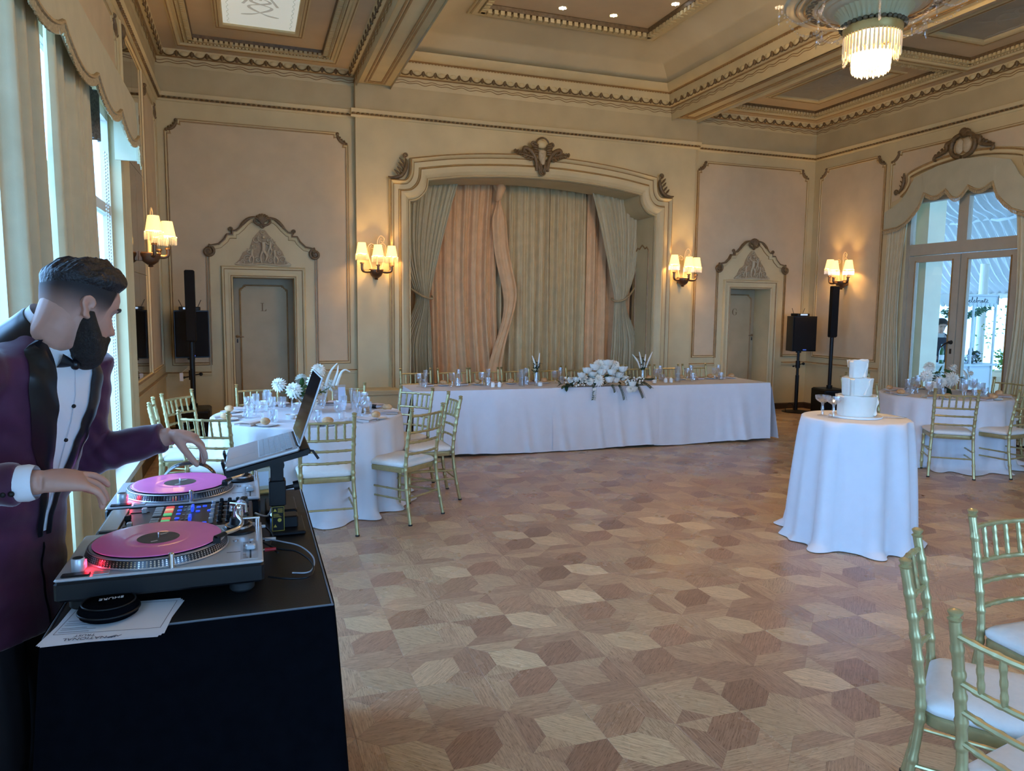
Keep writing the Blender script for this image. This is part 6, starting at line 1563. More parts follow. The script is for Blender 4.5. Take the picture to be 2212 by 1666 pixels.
col_speaker(-.655, 9.55, 'black column loudspeaker on a subwoofer left of the L door', 1.24, 2.085)
col_speaker(8.78, 9.42, 'tall black column loudspeaker under the right wall sconce', 1.27, 2.09, radians(-15))
def box_speaker(x, y, lab, rz, z0, z1, w):
    t = empty('box_loudspeaker', (x, y, z0), rz, lab, 'loudspeaker', 'box loudspeakers on stands'); h = z1-z0; hw = w/2
    m = MB(); m.prism([(-hw, -.16), (hw, -.16), (hw*.72, .14), (-hw*.72, .14)], 0, h); m.build('cabinet', BLACKPL, t)
    m = MB(); m.cbox(-hw+.01, hw-.01, -.175, -.16, .015, h-.015, .006); m.build('grille', BLACKMESH, t)
    m = MB(); m.box(-.03, .03, -.178, -.175, .02, .035); m.build('badge_plate', mat('blue_badge', (.05, .09, .35), .4, emit=(.1, .2, .9), estr=.3), t)
    return t
def spk_stand(x, y, h, lab, tripod):
    t = empty('speaker_stand', (x, y, 0), 0, lab, 'speaker stand', 'speaker stands')
    m = MB(); m.cyl((0, 0, .02), (0, 0, h-.001), .022, n=14); m.cyl((0, 0, 0), (0, 0, .62), .030, n=14); m.cyl((0, 0, h-.03), (0, 0, h-.0005), .045, n=14); m.build('pole', BLACKPL, t, 40)
    m = MB(); m.cyl((.03, 0, .80), (.10, -.01, .81), .008, n=8); m.ball((.105, -.01, .81), .024, 10, 8); m.cyl((-.03, 0, .78), (-.085, 0, .77), .008, n=8); m.ball((-.09, 0, .77), .016, 10, 8); m.cyl((0, 0, .74), (0, 0, .86), .036, n=14); m.build('clamp_knob', BLACKPL, t, 50)
    m = MB(); m.lathe([(0, .0), (.22, .0), (.225, .010), (.21, .018), (.05, .035), (0, .04)], 32); m.build('base_plate', BLACKPL, t, 40)
    return t
spk_stand(8.60, 9.96, 1.025, 'black round-based pole stand under the speaker right of the G door', 0); box_speaker(8.60, 9.96, 'black box loudspeaker on a pole stand right of the G door', radians(-10), 1.025, 1.60, .42)
spk_stand(-.70, 10.06, 1.025, 'black pole stand of the speaker in the left corner', 0); box_speaker(-.70, 10.06, 'black box loudspeaker in the left corner behind the column', radians(10), 1.025, 1.61, .40)
def receiver(x, y, z, lab):
    t = empty('wireless_receiver', (x, y, z), 0, lab, 'receiver', 'receivers on the box loudspeakers'); m = MB(); m.cbox(-.12, .12, -.09, .09, 0, .045, .006); m.build('case', DARKMETAL, t)
    m = MB(); m.box(-.07, .07, -.092, -.09, .012, .036); m.build('display', mat('receiver_display', (.3, .4, .5), .3, emit=(.5, .7, 1), estr=.5), t)
    m = MB(); m.cyl((-.09, .05, .04), (-.13, .05, .13), .004, n=6); m.cyl((.09, .05, .04), (.13, .05, .13), .004, n=6); m.build('aerial', BLACKPL, t)
receiver(8.60, 9.96, 1.601, 'small black receiver with aerials on the speaker right of the G door'); receiver(-.70, 10.06, 1.611, 'small black receiver with aerials on the left corner speaker')
m = MB(); m.tube(spline([(8.35, 9.9, .012), (8.36, 9.92, .10), (8.45, 9.93, .16), (8.52, 9.92, .10), (8.55, 9.93, .04), (8.7, 9.75, .04), (8.85, 9.7, .09), (8.98, 9.75, .012), (8.95, 9.95, .012)], 8), .006, 6); tag(m.build('speaker_cable', RUBBER), 'black cable looping on the floor round the right speaker stand', 'cable')
m = MB(); m.box(-.02, .02, -.004, .004, -.05, .05); o = m.build('equipment_tag', PAPER); o.location = (-.80, 9.80, .80)
m = MB(); m.cyl((-.80, 9.80, .85), (-.735, 9.96, .90), .002, n=4); o2 = m.build('tag_string', CABLEW); tag(o, 'small white tag hanging from the left speaker stand', 'tag'); o2.parent = o; o2.matrix_parent_inverse = Matrix.Translation((.80, -9.80, -.80))
# ============================================================ DJ TABLE
TX0, TX1, TY0, TY1, TZ = -.430, .171, 1.747, 2.94, .955
dt = empty('dj_table', ((TX0+TX1)/2, (TY0+TY1)/2, 0), 0, 'folding table in black cloth carrying the turntables', 'table')
def tb(m): return m.xf(Matrix.Translation((-(TX0+TX1)/2, -(TY0+TY1)/2, 0)))
m = MB(); m.cbox(TX0, TX1, TY0, TY1, TZ-.035, TZ-.002, .004); tb(m).build('tabletop', BLACKVINYL, dt)
for sx in (TX0+.05, TX1-.05):
    for sy in (TY0+.06, TY1-.06): m = MB(); m.cyl((sx, sy, 0), (sx, sy, TZ-.035), .016, n=10); tb(m).build('leg', DARKMETAL, dt)
m = MB(); m.tube([(TX0, TY0, TZ-.003), (TX1, TY0, TZ-.003), (TX1, TY1, TZ-.003), (TX0, TY1, TZ-.003)], .003, 6, closed=True); tb(m).build('edge_strip', mat('grey_edge_strip', (.16, .17, .19), .4, .6), dt)
def skirt():
    rings = []; N = 240
    per = []
    W_, D_ = TX1-TX0, TY1-TY0; tot = 2*(W_+D_)
    for i in range(N):
        s = tot*i/N
        if s < W_: p = (TX0+s, TY0, 0, -1)
        elif s < W_+D_: p = (TX1, TY0+s-W_, 1, 0)
        elif s < 2*W_+D_: p = (TX1-(s-W_-D_), TY1, 0, 1)
        else: p = (TX0, TY1-(s-2*W_-D_), -1, 0)
        per.append((s, p))
    corners = [0, W_, W_+D_, 2*W_+D_, tot]
    vs = []; NZ = 24
    for k in range(NZ+1):
        q = k/NZ; z = (TZ-.004)*(1-q)+.004*q
        for s, (x, y, nx, ny) in per:
            dc = min(abs(s-c) for c in corners); cor = math.exp(-(dc/.07)**2)
            fold = .010*sin(s*13)+.008*sin(s*29+1)+.012*sin(s*6.3+2)
            o = .006+.018*q+q*max(-.6, fold)*1.1+cor*.042*q**.8
            vx, vy = nx, ny
            if dc < .05: 
                cxs = 1 if x > (TX0+TX1)/2 else -1; cys = 1 if y > (TY0+TY1)/2 else -1; t = 1-dc/.05
                vx, vy = nx*(1-t)+cxs*.8*t, ny*(1-t)+cys*.8*t
            vs.append((x+vx*o, y+vy*o, z))
    fs = [(k*N+i, k*N+(i+1) % N, (k+1)*N+(i+1) % N, (k+1)*N+i) for k in range(NZ) for i in range(N)]
    m = MB(); m.add(vs, fs); return m
tag(skirt().build('table_skirt', BLACKCLOTH, None, 70), 'black cloth hanging to the floor round the DJ table', 'tablecloth')

# ============================================================ TURNTABLES
DOTS = None
def strobe_mat():
    m = bpy.data.materials.new('strobe_dot_rim'); m.use_nodes = True; nt = m.node_tree; b = nt.nodes['Principled BSDF']; b.inputs['Metallic'].default_value = .9; b.inputs['Roughness'].default_value = .3
    b.inputs['Base Color'].default_value = (.05, .05, .055, 1); MATS['strobe_dot_rim'] = m; return m
RIMD = strobe_mat()
REDL = mat('red_strobe_lamp', (.6, .02, .05), .3, emit=(1, .03, .08), estr=5)
def make_turntable():
    r = empty('turntable'); r['category'] = 'turntable'
    W_, D_ = .453, .353; z0, z1 = .030, .085
    m = MB(); m.cbox(0, W_, 0, D_, z0, z1-.007, .006); m.build('plinth', BLACKPL, r)
    for fx in (.05, .40):
        for fy in (.05, .30): m = MB(); m.lathe([(.024, 0), (.030, .006), (.030, .022), (.022, .031), (0, .031)], 18, (fx, fy, 0)); m.build('foot', RUBBER, r, 40)
    m = MB(); m.cbox(.001, W_-.001, .001, D_-.001, z1-.007, z1, .003); m.build('top_plate', SILVERP, r)
    cx, cy_ = .20, .176
    m = MB(); m.lathe([(.166, z1+.0005), (.168, z1+.003), (.166, z1+.0055)], 72, (cx, cy_, 0), cap=False); m.lathe([(0, z1), (.158, z1), (.157, z1+.024), (0, z1+.024)], 72, (cx, cy_, 0)); m.lathe([(.159, z1+.021), (.161, z1+.0225), (.159, z1+.024)], 72, (cx, cy_, 0), cap=False); pl = m.build('platter', ALUM, r, 30)
    m = MB(); m.lathe([(.166, z1+.002), (.1655, z1+.006), (.160, z1+.021), (.158, z1+.022)], 96, (cx, cy_, 0), cap=False); m.build('strobe_rim', RIMD, pl, 30)
    d = MB()
    for q, (rr, zz, n, s_) in enumerate(((.1655, z1+.0062, 120, .0014), (.1640, z1+.0102, 120, .0016), (.1625, z1+.0145, 120, .0016), (.1610, z1+.0185, 120, .0014))):
        for i in range(n):
            a = 2*pi*i/n; c, s = cos(a), sin(a); t = (-s, c)
            P = [(cx+(rr+.0006)*c+t[0]*u*s_*1.2, cy_+(rr+.0006)*s+t[1]*u*s_*1.2, zz+v*s_) for u, v in ((-1, -1), (1, -1), (1, 1), (-1, 1))]; d.add(P, [(0, 1, 2, 3)])
    q = d.build('strobe_dots', SILVER, pl); q['kind'] = 'stuff'
    m = MB(); m.lathe([(0, z1+.024), (.150, z1+.024), (.150, z1+.0265), (0, z1+.0265)], 64, (cx, cy_, 0)); m.build('slipmat', BLACKCLOTH, r)
    m = MB(); m.cyl((cx, cy_, z1+.025), (cx, cy_, z1+.043), .0036, .003, 12); m.build('spindle', SILVER, r, 40)
    # strobe knob with red lamp, start button, speed buttons
    m = MB(); m.lathe([(0, 0), (.013, 0), (.0145, .002), (.0145, .030), (.013, .032), (0, .032)], 24, (.042, .052, z1)); kb = m.build('strobe_knob', SILVERP, r, 40)
    m = MB(); m.lathe([(0, 0), (.011, 0), (.011, .0005), (0, .0005)], 20, (.042, .052, z1+.0325)); m.build('knob_cap', BLACKPL, kb)
    m = MB(); m.box(.052, .058, .052, .064, z1+.006, z1+.024); m.build('strobe_lamp', REDL, r)
    m = MB(); m.cbox(.012, .072, .010, .034, z1, z1+.004, .002); m.build('start_button', BLACKPL, r)
    for k in range(2): m = MB(); m.cbox(.078+.0*k, .112, .010+.014*k, .020+.014*k, z1, z1+.003, .001); m.build('speed_button', ALUM, r)
    m = MB(); m.cyl((.245, .013, z1), (.245, .013, z1+.034), .0065, .0065, 16); m.ball((.245, .013, z1+.034), (.0065, .0065, .003), 12, 6); m.build('target_light', SILVER, r, 40)
    # pitch fader
    m = MB(); m.box(.398, .440, .020, .165, z1, z1+.0008); m.build('fader_panel', ALUM, r)
    m = MB(); m.box(.420, .424, .026, .158, z1+.0008, z1+.0014); 
    for q in range(11): m.box(.404, .412 if q % 5 else .416, .030+.0125*q, .0308+.0125*q, z1+.0008, z1+.0013)
    m.box(.365, .400, .085, .087, z1, z1+.0005); m.build('fader_slot', BLACKPL, r)
    m = MB(); m.cbox(.410, .434, .086, .106, z1+.001, z1+.015, .003); m.build('fader_cap', SILVERP, r)
    m = MB(); m.cyl((.385, .18, z1), (.385, .18, z1+.004), .007, n=14); m.cyl((.425, .18, z1), (.425, .18, z1+.004), .007, n=14); m.build('reset_button', ALUM, r, 40)
    # tonearm
    tx, ty = .392, .275
    m = MB(); m.lathe([(0, 0), (.048, 0), (.048, .006), (.044, .010), (.034, .012), (.034, .018), (.025, .022), (.022, .040), (0, .042)], 32, (tx, ty, z1)); m.build('tonearm_base', BLACKPL, r, 40)
    m = MB(); m.lathe([(.036, .013), (.0365, .019), (.030, .0195)], 32, (tx, ty, z1), cap=False); m.cyl((tx, ty, z1+.03), (tx, ty, z1+.062), .014, .012, 18); m.tube([(tx-.02, ty+.012, z1+.055), (tx-.02, ty+.012, z1+.075), (tx+.02, ty-.012, z1+.075), (tx+.02, ty-.012, z1+.055)], .005, 8); m.ball((tx, ty, z1+.066), .012, 12, 8); m.build('gimbal', SILVER, r, 40)
    arm = spline([(tx+.010, ty+.055, z1+.062), (tx, ty, z1+.062), (tx-.002, ty-.045, z1+.058), (tx+.010, ty-.095, z1+.052), (tx+.002, ty-.135, z1+.047), (tx-.030, ty-.165, z1+.044)], 6)
    m = MB(); m.tube(arm, .0052, 10); m.cyl((tx+.007, ty+.042, z1+.062), (tx+.013, ty+.078, z1+.063), .015, .015, 18); ar = m.build('tonearm', SILVER, r, 50)
    m = MB(); m.tube([(tx-.030, ty-.165, z1+.044), (tx-.052, ty-.182, z1+.040)], [(.005, .009), (.005, .009)], 8, up=(0, 0, 1)); m.box(tx-.058, tx-.040, ty-.192, ty-.176, z1+.027, z1+.040); m.tube([(tx-.045, ty-.19, z1+.041), (tx-.045, ty-.203, z1+.046)], .002, 6); m.build('headshell', BLACKPL, ar)
    m = MB(); m.tube([(tx+.045, ty-.03, z1), (tx+.045, ty-.03, z1+.045)], .003, 8); m.tube([(tx+.01, ty-.05, z1+.048), (tx+.055, ty-.045, z1+.046)], .003, 6); m.cyl((tx+.05, ty+.03, z1), (tx+.05, ty+.03, z1+.025), .006, n=10); m.build('arm_rest', SILVER, r, 40)
    return r
tt = make_turntable(); tt.location = (-.434, 1.862, TZ); tt['label'] = 'silver turntable nearer the camera with red strobe glow'; tt['group'] = 'turntables'
tt2 = dup(tt, (-.434, 2.50, TZ), 0, 'silver turntable farther from the camera, under the laptop', 'turntables')
tt['group'] = 'turntables'
def record(x, y, lab):
    t = empty('vinyl_record', (x, y, TZ+.1117), .5, lab, 'record', 'pink records on the turntables')
    m = MB(); m.lathe([(.0036, .0), (.1495, 0), (.1505, .001), (.1495, .002), (.144, .0017)] + [(.144-.0009*i, .0017+(.00022 if i % 2 else 0)) for i in range(1, 78, 3)] + [(.060, .0015), (.052, .0019), (.0036, .0019)], 128, cap=False); m.build('record_disc', PINKV, t, 40)
    m = MB(); m.lathe([(.0036, .00195), (.0495, .00195), (.050, .0021), (.0036, .0022)], 64, cap=False); lb = m.build('record_label', LABELM, t)
    m = MB(); 
    for q, (a, b, c, d) in enumerate(((.012, .024, .036, .028), (.014, .019, .030, .022))): m.box(a, c, b, d, .0022, .0024)
    m.box(-.028, -.012, -.026, -.020, .0022, .0024); m.build('label_print', mat('pale_label_print', (.55, .52, .48), .6), lb)
record(-.234, 2.038, 'pink vinyl record on the nearer turntable'); record(-.234, 2.676, 'pink vinyl record on the farther turntable')
for y in (1.914, 2.552): point('strobe_glow', (-.434+.062, y+.006, TZ+.085+.016), .035, (1, .03, .06), .004)

# ============================================================ MIXER
mx = empty('dj_mixer', (-.415, 2.225, TZ), 0, 'black four-channel style mixer with lit pads between the turntables', 'mixer')
MW, MD = .41, .265; z1 = .080
MIXB = mat('mixer_faceplate', (.035, .027, .027), .35, .3)
m = MB(); m.cbox(0, MW, 0, MD, .012, z1-.003, .004); m.box(.02, .05, .02, .24, 0, .012); m.box(.36, .39, .02, .24, 0, .012); m.build('mixer_body', BLACKPL, mx)
m = MB(); m.cbox(.002, MW-.002, .002, MD-.002, z1-.003, z1, .001); m.build('faceplate', MIXB, mx)
def cbx(name, x0, x1, y0, y1, h, mt, z=z1): m = MB(); m.cbox(x0, x1, y0, y1, z, z+h, .0015); return m.build(name, mt, mx)
cbx('front_rail', .008, .055, .02, .245, .006, mat('silver_rail', (.40, .38, .34), .35, .7))
for k, y in enumerate((.05, .205)):
    cbx('channel_slot', .062, .115, y, y+.004, .0006, BLACKPL); cbx('channel_fader', .074+.02*k, .088+.02*k, y-.008, y+.012, .014, SILVERP)
cbx('crossfader_slot', .064, .068, .085, .175, .0006, BLACKPL); cbx('crossfader', .058, .074, .12, .14, .016, BLACKPL)
PADC = [((.75, .08, .06), 1.0), ((.85, .55, .20), .9), ((.15, .65, .22), .8), ((.80, .14, .08), 1.0), ((.9, .5, .22), .9)]
for s in range(2):
    for k in range(4):
        y = .018+.128*s+.027*k
        cbx('performance_pad', .128, .152, y, y+.022, .004, mat('grey_pad', (.33, .32, .29), .6))
        c, e = PADC[(k+s*2) % 5]; cbx('performance_pad', .157, .181, y, y+.022, .004, mat('lit_pad_%d' % ((k+s*2) % 5), c, .6, emit=c, estr=.35*e))
BLUE = mat('blue_lit_key', (.02, .05, .5), .4, emit=(.03, .10, 1.0), estr=.45)
for x, y in ((.192, .022), (.192, .062), (.192, .10), (.192, .150), (.192, .19), (.192, .232), (.245, .030), (.245, .165), (.245, .215), (.262, .222), (.27, .03), (.278, .165)): cbx('lit_button', x, x+.013, y, y+.016, .003, BLUE)
for y in (.075, .19): cbx('blue_fader', .232, .240, y-.02, y+.02, .016, BLUE)
for y in (.04, .09, .14, .19, .235):
    for x in (.21, .222): cbx('small_button', x, x+.007, y, y+.010, .002, mat('grey_pad', (.3, .3, .3)))
rn = random.Random(2)
for i, x in enumerate((.295, .318, .342, .366, .390)):
    for j, y in enumerate((.035, .085, .135, .185, .235)):
        if i == 0: cbx('level_knob', x-.006, x+.006, y-.006, y+.006, .016, SILVERP); continue
        m = MB(); m.lathe([(0, 0), (.0085, 0), (.0085, .004), (.0062, .006), (.0056, .020), (.0045, .021), (0, .021)], 14, (x, y, z1)); m.box(x-.0007, x+.0007, y, y+.006, z1+.021, z1+.0216, 0); m.build('rotary_knob', BLACKPL, mx, 40)
for y in (.06, .11, .16, .21): cbx('level_meter', .305, .334, y, y+.006, .0008, mat('meter_label', (.4, .38, .35), .5))
# ============================================================ LAPTOP AND STAND
lt = empty('laptop', (-.076, 2.255, 1.182), 0, 'open silver laptop on the black stand above the turntables', 'laptop')
ang = atan2(1.229-1.178, .21)
Mx = Matrix.Rotation(-ang, 4, 'Y')
KEY = mat('laptop_key_grey', (.33, .34, .35), .5, .2)
def lap(name, mt, fn, par=lt, sm=None): m = MB(); fn(m); m.xf(Mx); return m.build(name, mt, par, sm)
base = lap('keyboard_deck', ALUM, lambda m: m.cbox(0, .215, 0, .31, 0, .014, .004))
lap('keyboard_well', mat('key_gap', (.62, .63, .64), .5), lambda m: m.box(.098, .200, .012, .298, .014, .0145))
for i in range(6):
    for j in range(13):
        x = .100+.0165*i; y = .014+.0217*j
        lap('key', KEY, lambda m: m.box(x, x+.0148, y, y+.0202, .0145, .0158), base)
lap('trackpad', mat('trackpad', (.42, .43, .45), .3, .4), lambda m: m.box(.012, .088, .105, .215, .0140, .0144), base)
lap('hinge_bar', BLACKPL, lambda m: m.cbox(.205, .222, .02, .29, .006, .016, .003))
lap('vent_badge', BLACKPL, lambda m: m.box(.176, .196, .004, .012, .0143, .0148), base)
sa = atan2(.208, .072)
Ms = Mx @ Matrix.Translation((.214, 0, .016)) @ Matrix.Rotation(-(sa-0)+ang, 4, 'Y')
def scr(name, mt, fn, par=lt): m = MB(); fn(m); m.xf(Ms); return m.build(name, mt, par)
lid = scr('screen_lid', ALUM, lambda m: m.cbox(0, .218, 0, .31, -.006, 0, .002))
scr('screen', SCREEN, lambda m: m.box(.006, .213, .004, .306, .0, .0012), lid)
stand = empty('laptop_stand', (.068, 2.40, TZ), 0, 'black angled laptop stand with warning sticker on its column', 'laptop stand')
def st(name, mt, fn, sm=None, par=stand): m = MB(); fn(m); m.xf(Matrix.Translation((-.068, -2.40, -TZ))); return m.build(name, mt, par, sm)
Mp = Matrix.Translation((-.076, 2.255, 1.182)) @ Mx
def platf(m):
    o = len(m.v)
    m.cbox(-.004, .245, .03, .28, -.022, -.003, .003); m.cbox(-.010, -.003, .05, .10, -.022, .022, .002); m.cbox(-.010, -.003, .20, .25, -.022, .022, .002); m.box(-.004, .235, .02, .03, -.022, -.006); m.box(-.004, .235, .28, .29, -.022, -.006)
    m.tube([(.235, .05, -.012), (.252, .05, -.020), (.262, .05, -.048)], .004, 6)
    m.xf(Mp, o)
st('platform', BLACKPL, platf)
st('column', BLACKPL, lambda m: (m.cbox(.050, .088, 2.355, 2.40, TZ+.004, 1.20, .003), m.cbox(.044, .094, 2.350, 2.405, TZ+.09, TZ+.17, .003), m.cyl((.069, 2.345, 1.175), (.069, 2.44, 1.175), .022, n=16)))
st('base_clamp', BLACKPL, lambda m: (m.cbox(.045, .150, 2.33, 2.52, TZ+.0005, TZ+.012, .003), m.cbox(.06, .13, 2.37, 2.43, TZ+.012, TZ+.05, .004)))
st('clamp_knob', BLACKPL, lambda m: (m.cyl((.094, 2.38, TZ+.14), (.125, 2.38, TZ+.145), .006, n=8), m.cyl((.118, 2.38, TZ+.144), (.135, 2.38, TZ+.147), .015, n=14)), 40)
STK = mat('yellow_print', (.55, .40, .05), .6)
def stick(m):
    F = lambda u, v, h: (.051+u, 2.3495-h, TZ+.012+v)
    for a, b, c, d in ((0, .036, 0, .001), (0, .036, .076, .077), (0, .001, 0, .077), (.035, .036, 0, .077)): m.prism([(a, c), (b, c), (b, d), (a, d)], 0, .0006, F)
    for y in (.062, .012): m.prism([(.004, y), (.014, y), (.009, y+.009)], 0, .0006, F)
    m.prism([(.022+.006*cos(q*pi/6), .034+.006*sin(q*pi/6)) for q in range(12)], 0, .0006, F)
    for q in range(5): m.prism([(.017, .058+.003*q), (.032, .058+.003*q), (.032, .0588+.003*q), (.017, .0588+.003*q)], 0, .0006, F)
    for q in range(4): m.prism([(.004, .044+.003*q), (.028-.003*q, .044+.003*q), (.028-.003*q, .0448+.003*q), (.004, .0448+.003*q)], 0, .0006, F)
st('warning_sticker', STK, stick)
# ============================================================ CABLES, PAPERS, CASE, HEADPHONES, FRAME
def cable(name, P, r, mt, lab): m = MB(); m.tube(spline(P, 8), r, 7); o = m.build(name, mt, None, 60); return tag(o, lab, 'cable')
cable('usb_cable', [(.0, 2.46, 1.0), (.04, 2.47, .985), (.06, 2.47, 1.03), (.075, 2.45, 1.10), (.09, 2.44, 1.15)], .0035, CABLEW, 'white cable rising from the mixer to the laptop')
cable('audio_cable', [(.02, 2.12, 1.005), (.06, 2.10, .99), (.11, 2.07, .985), (.145, 2.00, .97), (.13, 1.93, .962), (.08, 1.93, .962), (.03, 1.96, .962)], .0028, BLACKPL, 'black audio cable looping behind the near turntable')
cable('audio_cable.001', [(.02, 2.16, 1.005), (.07, 2.13, 1.0), (.12, 2.10, .99), (.15, 2.03, .975), (.135, 1.96, .964), (.09, 1.97, .962)], .0022, mat('grey_cable', (.28, .3, .34), .4), 'grey audio cable curling past the stand base')
cable('audio_cable.002', [(.0, 2.40, .99), (.03, 2.36, .98), (.05, 2.28, .975), (.04, 2.2, .97), (.06, 2.14, .965)], .003, BLACKPL, 'black cable between mixer and laptop stand')
for k, (x, y, z, mt, l) in enumerate(((.0, 2.30, 1.0, CABLEW, 'white phono plug at the back of the mixer'), (.026, 2.17, .998, CABLEW, 'white phono plug at the back of the near turntable'), (.024, 2.10, .990, mat('red_plug', (.4, .02, .03), .4), 'red phono plug at the back of the near turntable'))):
    t = empty('phono_plug', (x, y, z), 0, l, 'plug'); m = MB(); m.cyl((0, 0, 0), (.030, 0, 0), .0055, .0045, 12); m.build('plug_sleeve', mt, t, 40); m = MB(); m.cyl((-.008, 0, 0), (0, 0, 0), .004, n=10); m.build('contact', STEEL, t, 40)
t = empty('audio_interface', (.075, 2.60, TZ), 0, 'small box with blue lights behind the laptop stand', 'interface'); m = MB(); m.cbox(-.04, .06, -.09, .09, 0, .035, .004); m.build('case', BLACKPL, t)
m = MB(); m.ball((-.02, -.092, .022), .006, 8, 6); m.ball((-.01, -.092, .010), .005, 8, 6); m.build('blue_light', mat('blue_led', (.1, .3, 1), .3, emit=(.1, .35, 1), estr=6), t)
pa = empty('paper_leaflets', (-.298, 1.80, TZ+.0), radians(-8), 'printed white leaflets under the round black case at the table corner', 'paper')
m = MB()
for q in range(3):
    a = radians(3*q-3); c, s = cos(a), sin(a)
    m.add([(u*c-v*s, u*s+v*c, .0008+.0007*q-.004*max(0, (-v-.02))) for u, v in ((-.117, -.115), (.117, -.100), (.117, .10), (-.117, .10))], [(0, 1, 2, 3)])
    m.add([(u*c-v*s, u*s+v*c, .0003+.0007*q-.004*max(0, (-v-.02))) for u, v in ((-.117, -.115), (.117, -.100), (.117, .10), (-.117, .10))], [(3, 2, 1, 0)])
m.build('paper_sheet', PAPER, pa)
Rz = Matrix.Rotation(pi, 4, 'Z')
text_mesh('NATIONAL', .017, INK, 'lettering', pa, .00012, Matrix.Translation((-.035, -.093, .0030)) @ Rz); text_mesh('TRUST', .014, INK, 'lettering', pa, .00012, Matrix.Translation((-.040, -.077, .0030)) @ Rz)
m = MB()
for q, (l, w) in enumerate(((.0, .06), (.012, .07), (.020, .05), (.036, .065), (.046, .045), (.058, .07))): m.box(-.10, -.10+w, -.055+l, -.0537+l, .0027, .0029)
for a, b, c, d in ((-.107, .107, -.064, -.063), (-.107, .107, .089, .090), (-.107, -.106, -.064, .09), (.106, .107, -.064, .09)): m.box(a, b, c, d, .0026, .0028)
m.build('printed_lines', INK, pa)
m = MB()                                                    # leaf emblem beside the wordmark
for q in range(5):
    a = radians(200+22*q); m.tube([(.025, -.088, .0030), (.025+.016*cos(a), -.086+.022*sin(a+.6)*.6, .0030), (.025+.034*cos(a)*(.6+.1*q), -.084+.02*sin(a+.9)*.5, .0030)], [(.0003, .0008), (.0003, .0022), (.0003, .0004)], 5, up=(0, 0, 1))
m.build('emblem', INK, pa)
cs = empty('zip_case', (-.317, 1.827, TZ+.0045), radians(8), 'round black zip case lying on the white leaflets', 'case')
m = MB(); m.lathe([(0, 0), (.052, 0), (.060, .005), (.0625, .014), (.060, .026), (.052, .033), (.030, .0355), (0, .036)], 48); m.build('case_shell', BLACKCLOTH, cs, 50)
m = MB(); m.tube([(.0632*cos(2*pi*i/60), .0632*sin(2*pi*i/60), .015) for i in range(60)], .0022, 6, closed=True); m.tube([(.0545*cos(2*pi*i/60), .0545*sin(2*pi*i/60), .0325) for i in range(60)], .0018, 6, closed=True); m.build('zip_piping', BLACKPL, cs, 60)
text_mesh('SHURE', .017, WHITEP, 'lettering', cs, .0002, Matrix.Translation((.006, .006, .0363)) @ Rz, .1)
hp = empty('headphones', (-.22, 2.905, TZ), 0, 'black glossy headphones lying behind the farther record', 'headphones')
GLOSS = mat('gloss_black', (.02, .022, .028), .12, coat=.6)
m = MB(); m.tube(spline([(-.09, 0, .045), (-.085, -.01, .09), (-.05, -.015, .125), (0, -.015, .135), (.05, -.015, .125), (.085, -.01, .09), (.09, 0, .045)], 6), [(.005, .016)]*37, 8); m.build('headband', GLOSS, hp, 60)
for s in (-1, 1): m = MB(); m.ball((s*.085, 0, .04), (.024, .042, .040), 16, 10); m.build('ear_cup', GLOSS, hp, 60)
fr = empty('picture_frame', (.035, 2.90, TZ), radians(15), 'small gold frame standing at the far end of the DJ table', 'picture frame')
m = MB(); m.sweep([(-.045, .0), (.045, .0), (.045, .115), (-.045, .115)], [(0, 0), (0, .010), (.006, .013), (.014, .008), (.016, 0)], lambda u, v, h: (u, -h+.02*v*0, v), True); m.build('frame', mat('bright_gilt', (.55, .42, .18), .35, .6), fr)
m = MB(); m.box(-.04, .04, .0, .004, .004, .11); m.build('frame_mat', mat('cream_mat', (.62, .54, .40), .8), fr); m = MB(); m.box(-.02, .02, -.001, .0, .03, .085); m.build('frame_card', PAPER, fr)
# ============================================================ PEOPLE
SKIN = mat('skin', (.50, .275, .205), .5, noise=.08, nscale=14, sub=.12, bump=.03, bscale=120)
HAIRM = mat('black_hair', (.007, .0065, .009), .42, noise=.4, nscale=60, bump=.5, bscale=140)
FADEM = mat('short_faded_hair', (.085, .065, .06), .7)
_a = FADEM.node_tree.nodes.new('ShaderNodeAttribute'); _a.attribute_name = 'fade'; FADEM.node_tree.links.new(_a.outputs['Color'], FADEM.node_tree.nodes['Principled BSDF'].inputs['Base Color'])
BEARDM = mat('dark_beard', (.010, .0075, .007), .65, noise=.4, nscale=120, bump=.6, bscale=260)
EYEW = mat('eye_white', (.75, .73, .70), .25); IRIS = mat('dark_iris', (.03, .02, .015), .2)
JACKET = mat('burgundy_velvet', (.060, .0085, .036), .75, noise=.22, nscale=12, bump=.06, bscale=350, sheen=.55)
SATINL = mat('black_satin_lapel', (.007, .007, .010), .30, noise=.2, nscale=10)
SHIRT = mat('white_shirt', (.74, .76, .80), .7, bump=.05, bscale=260)
TROUS = mat('black_trousers', (.010, .009, .013), .8, noise=.2, nscale=20)

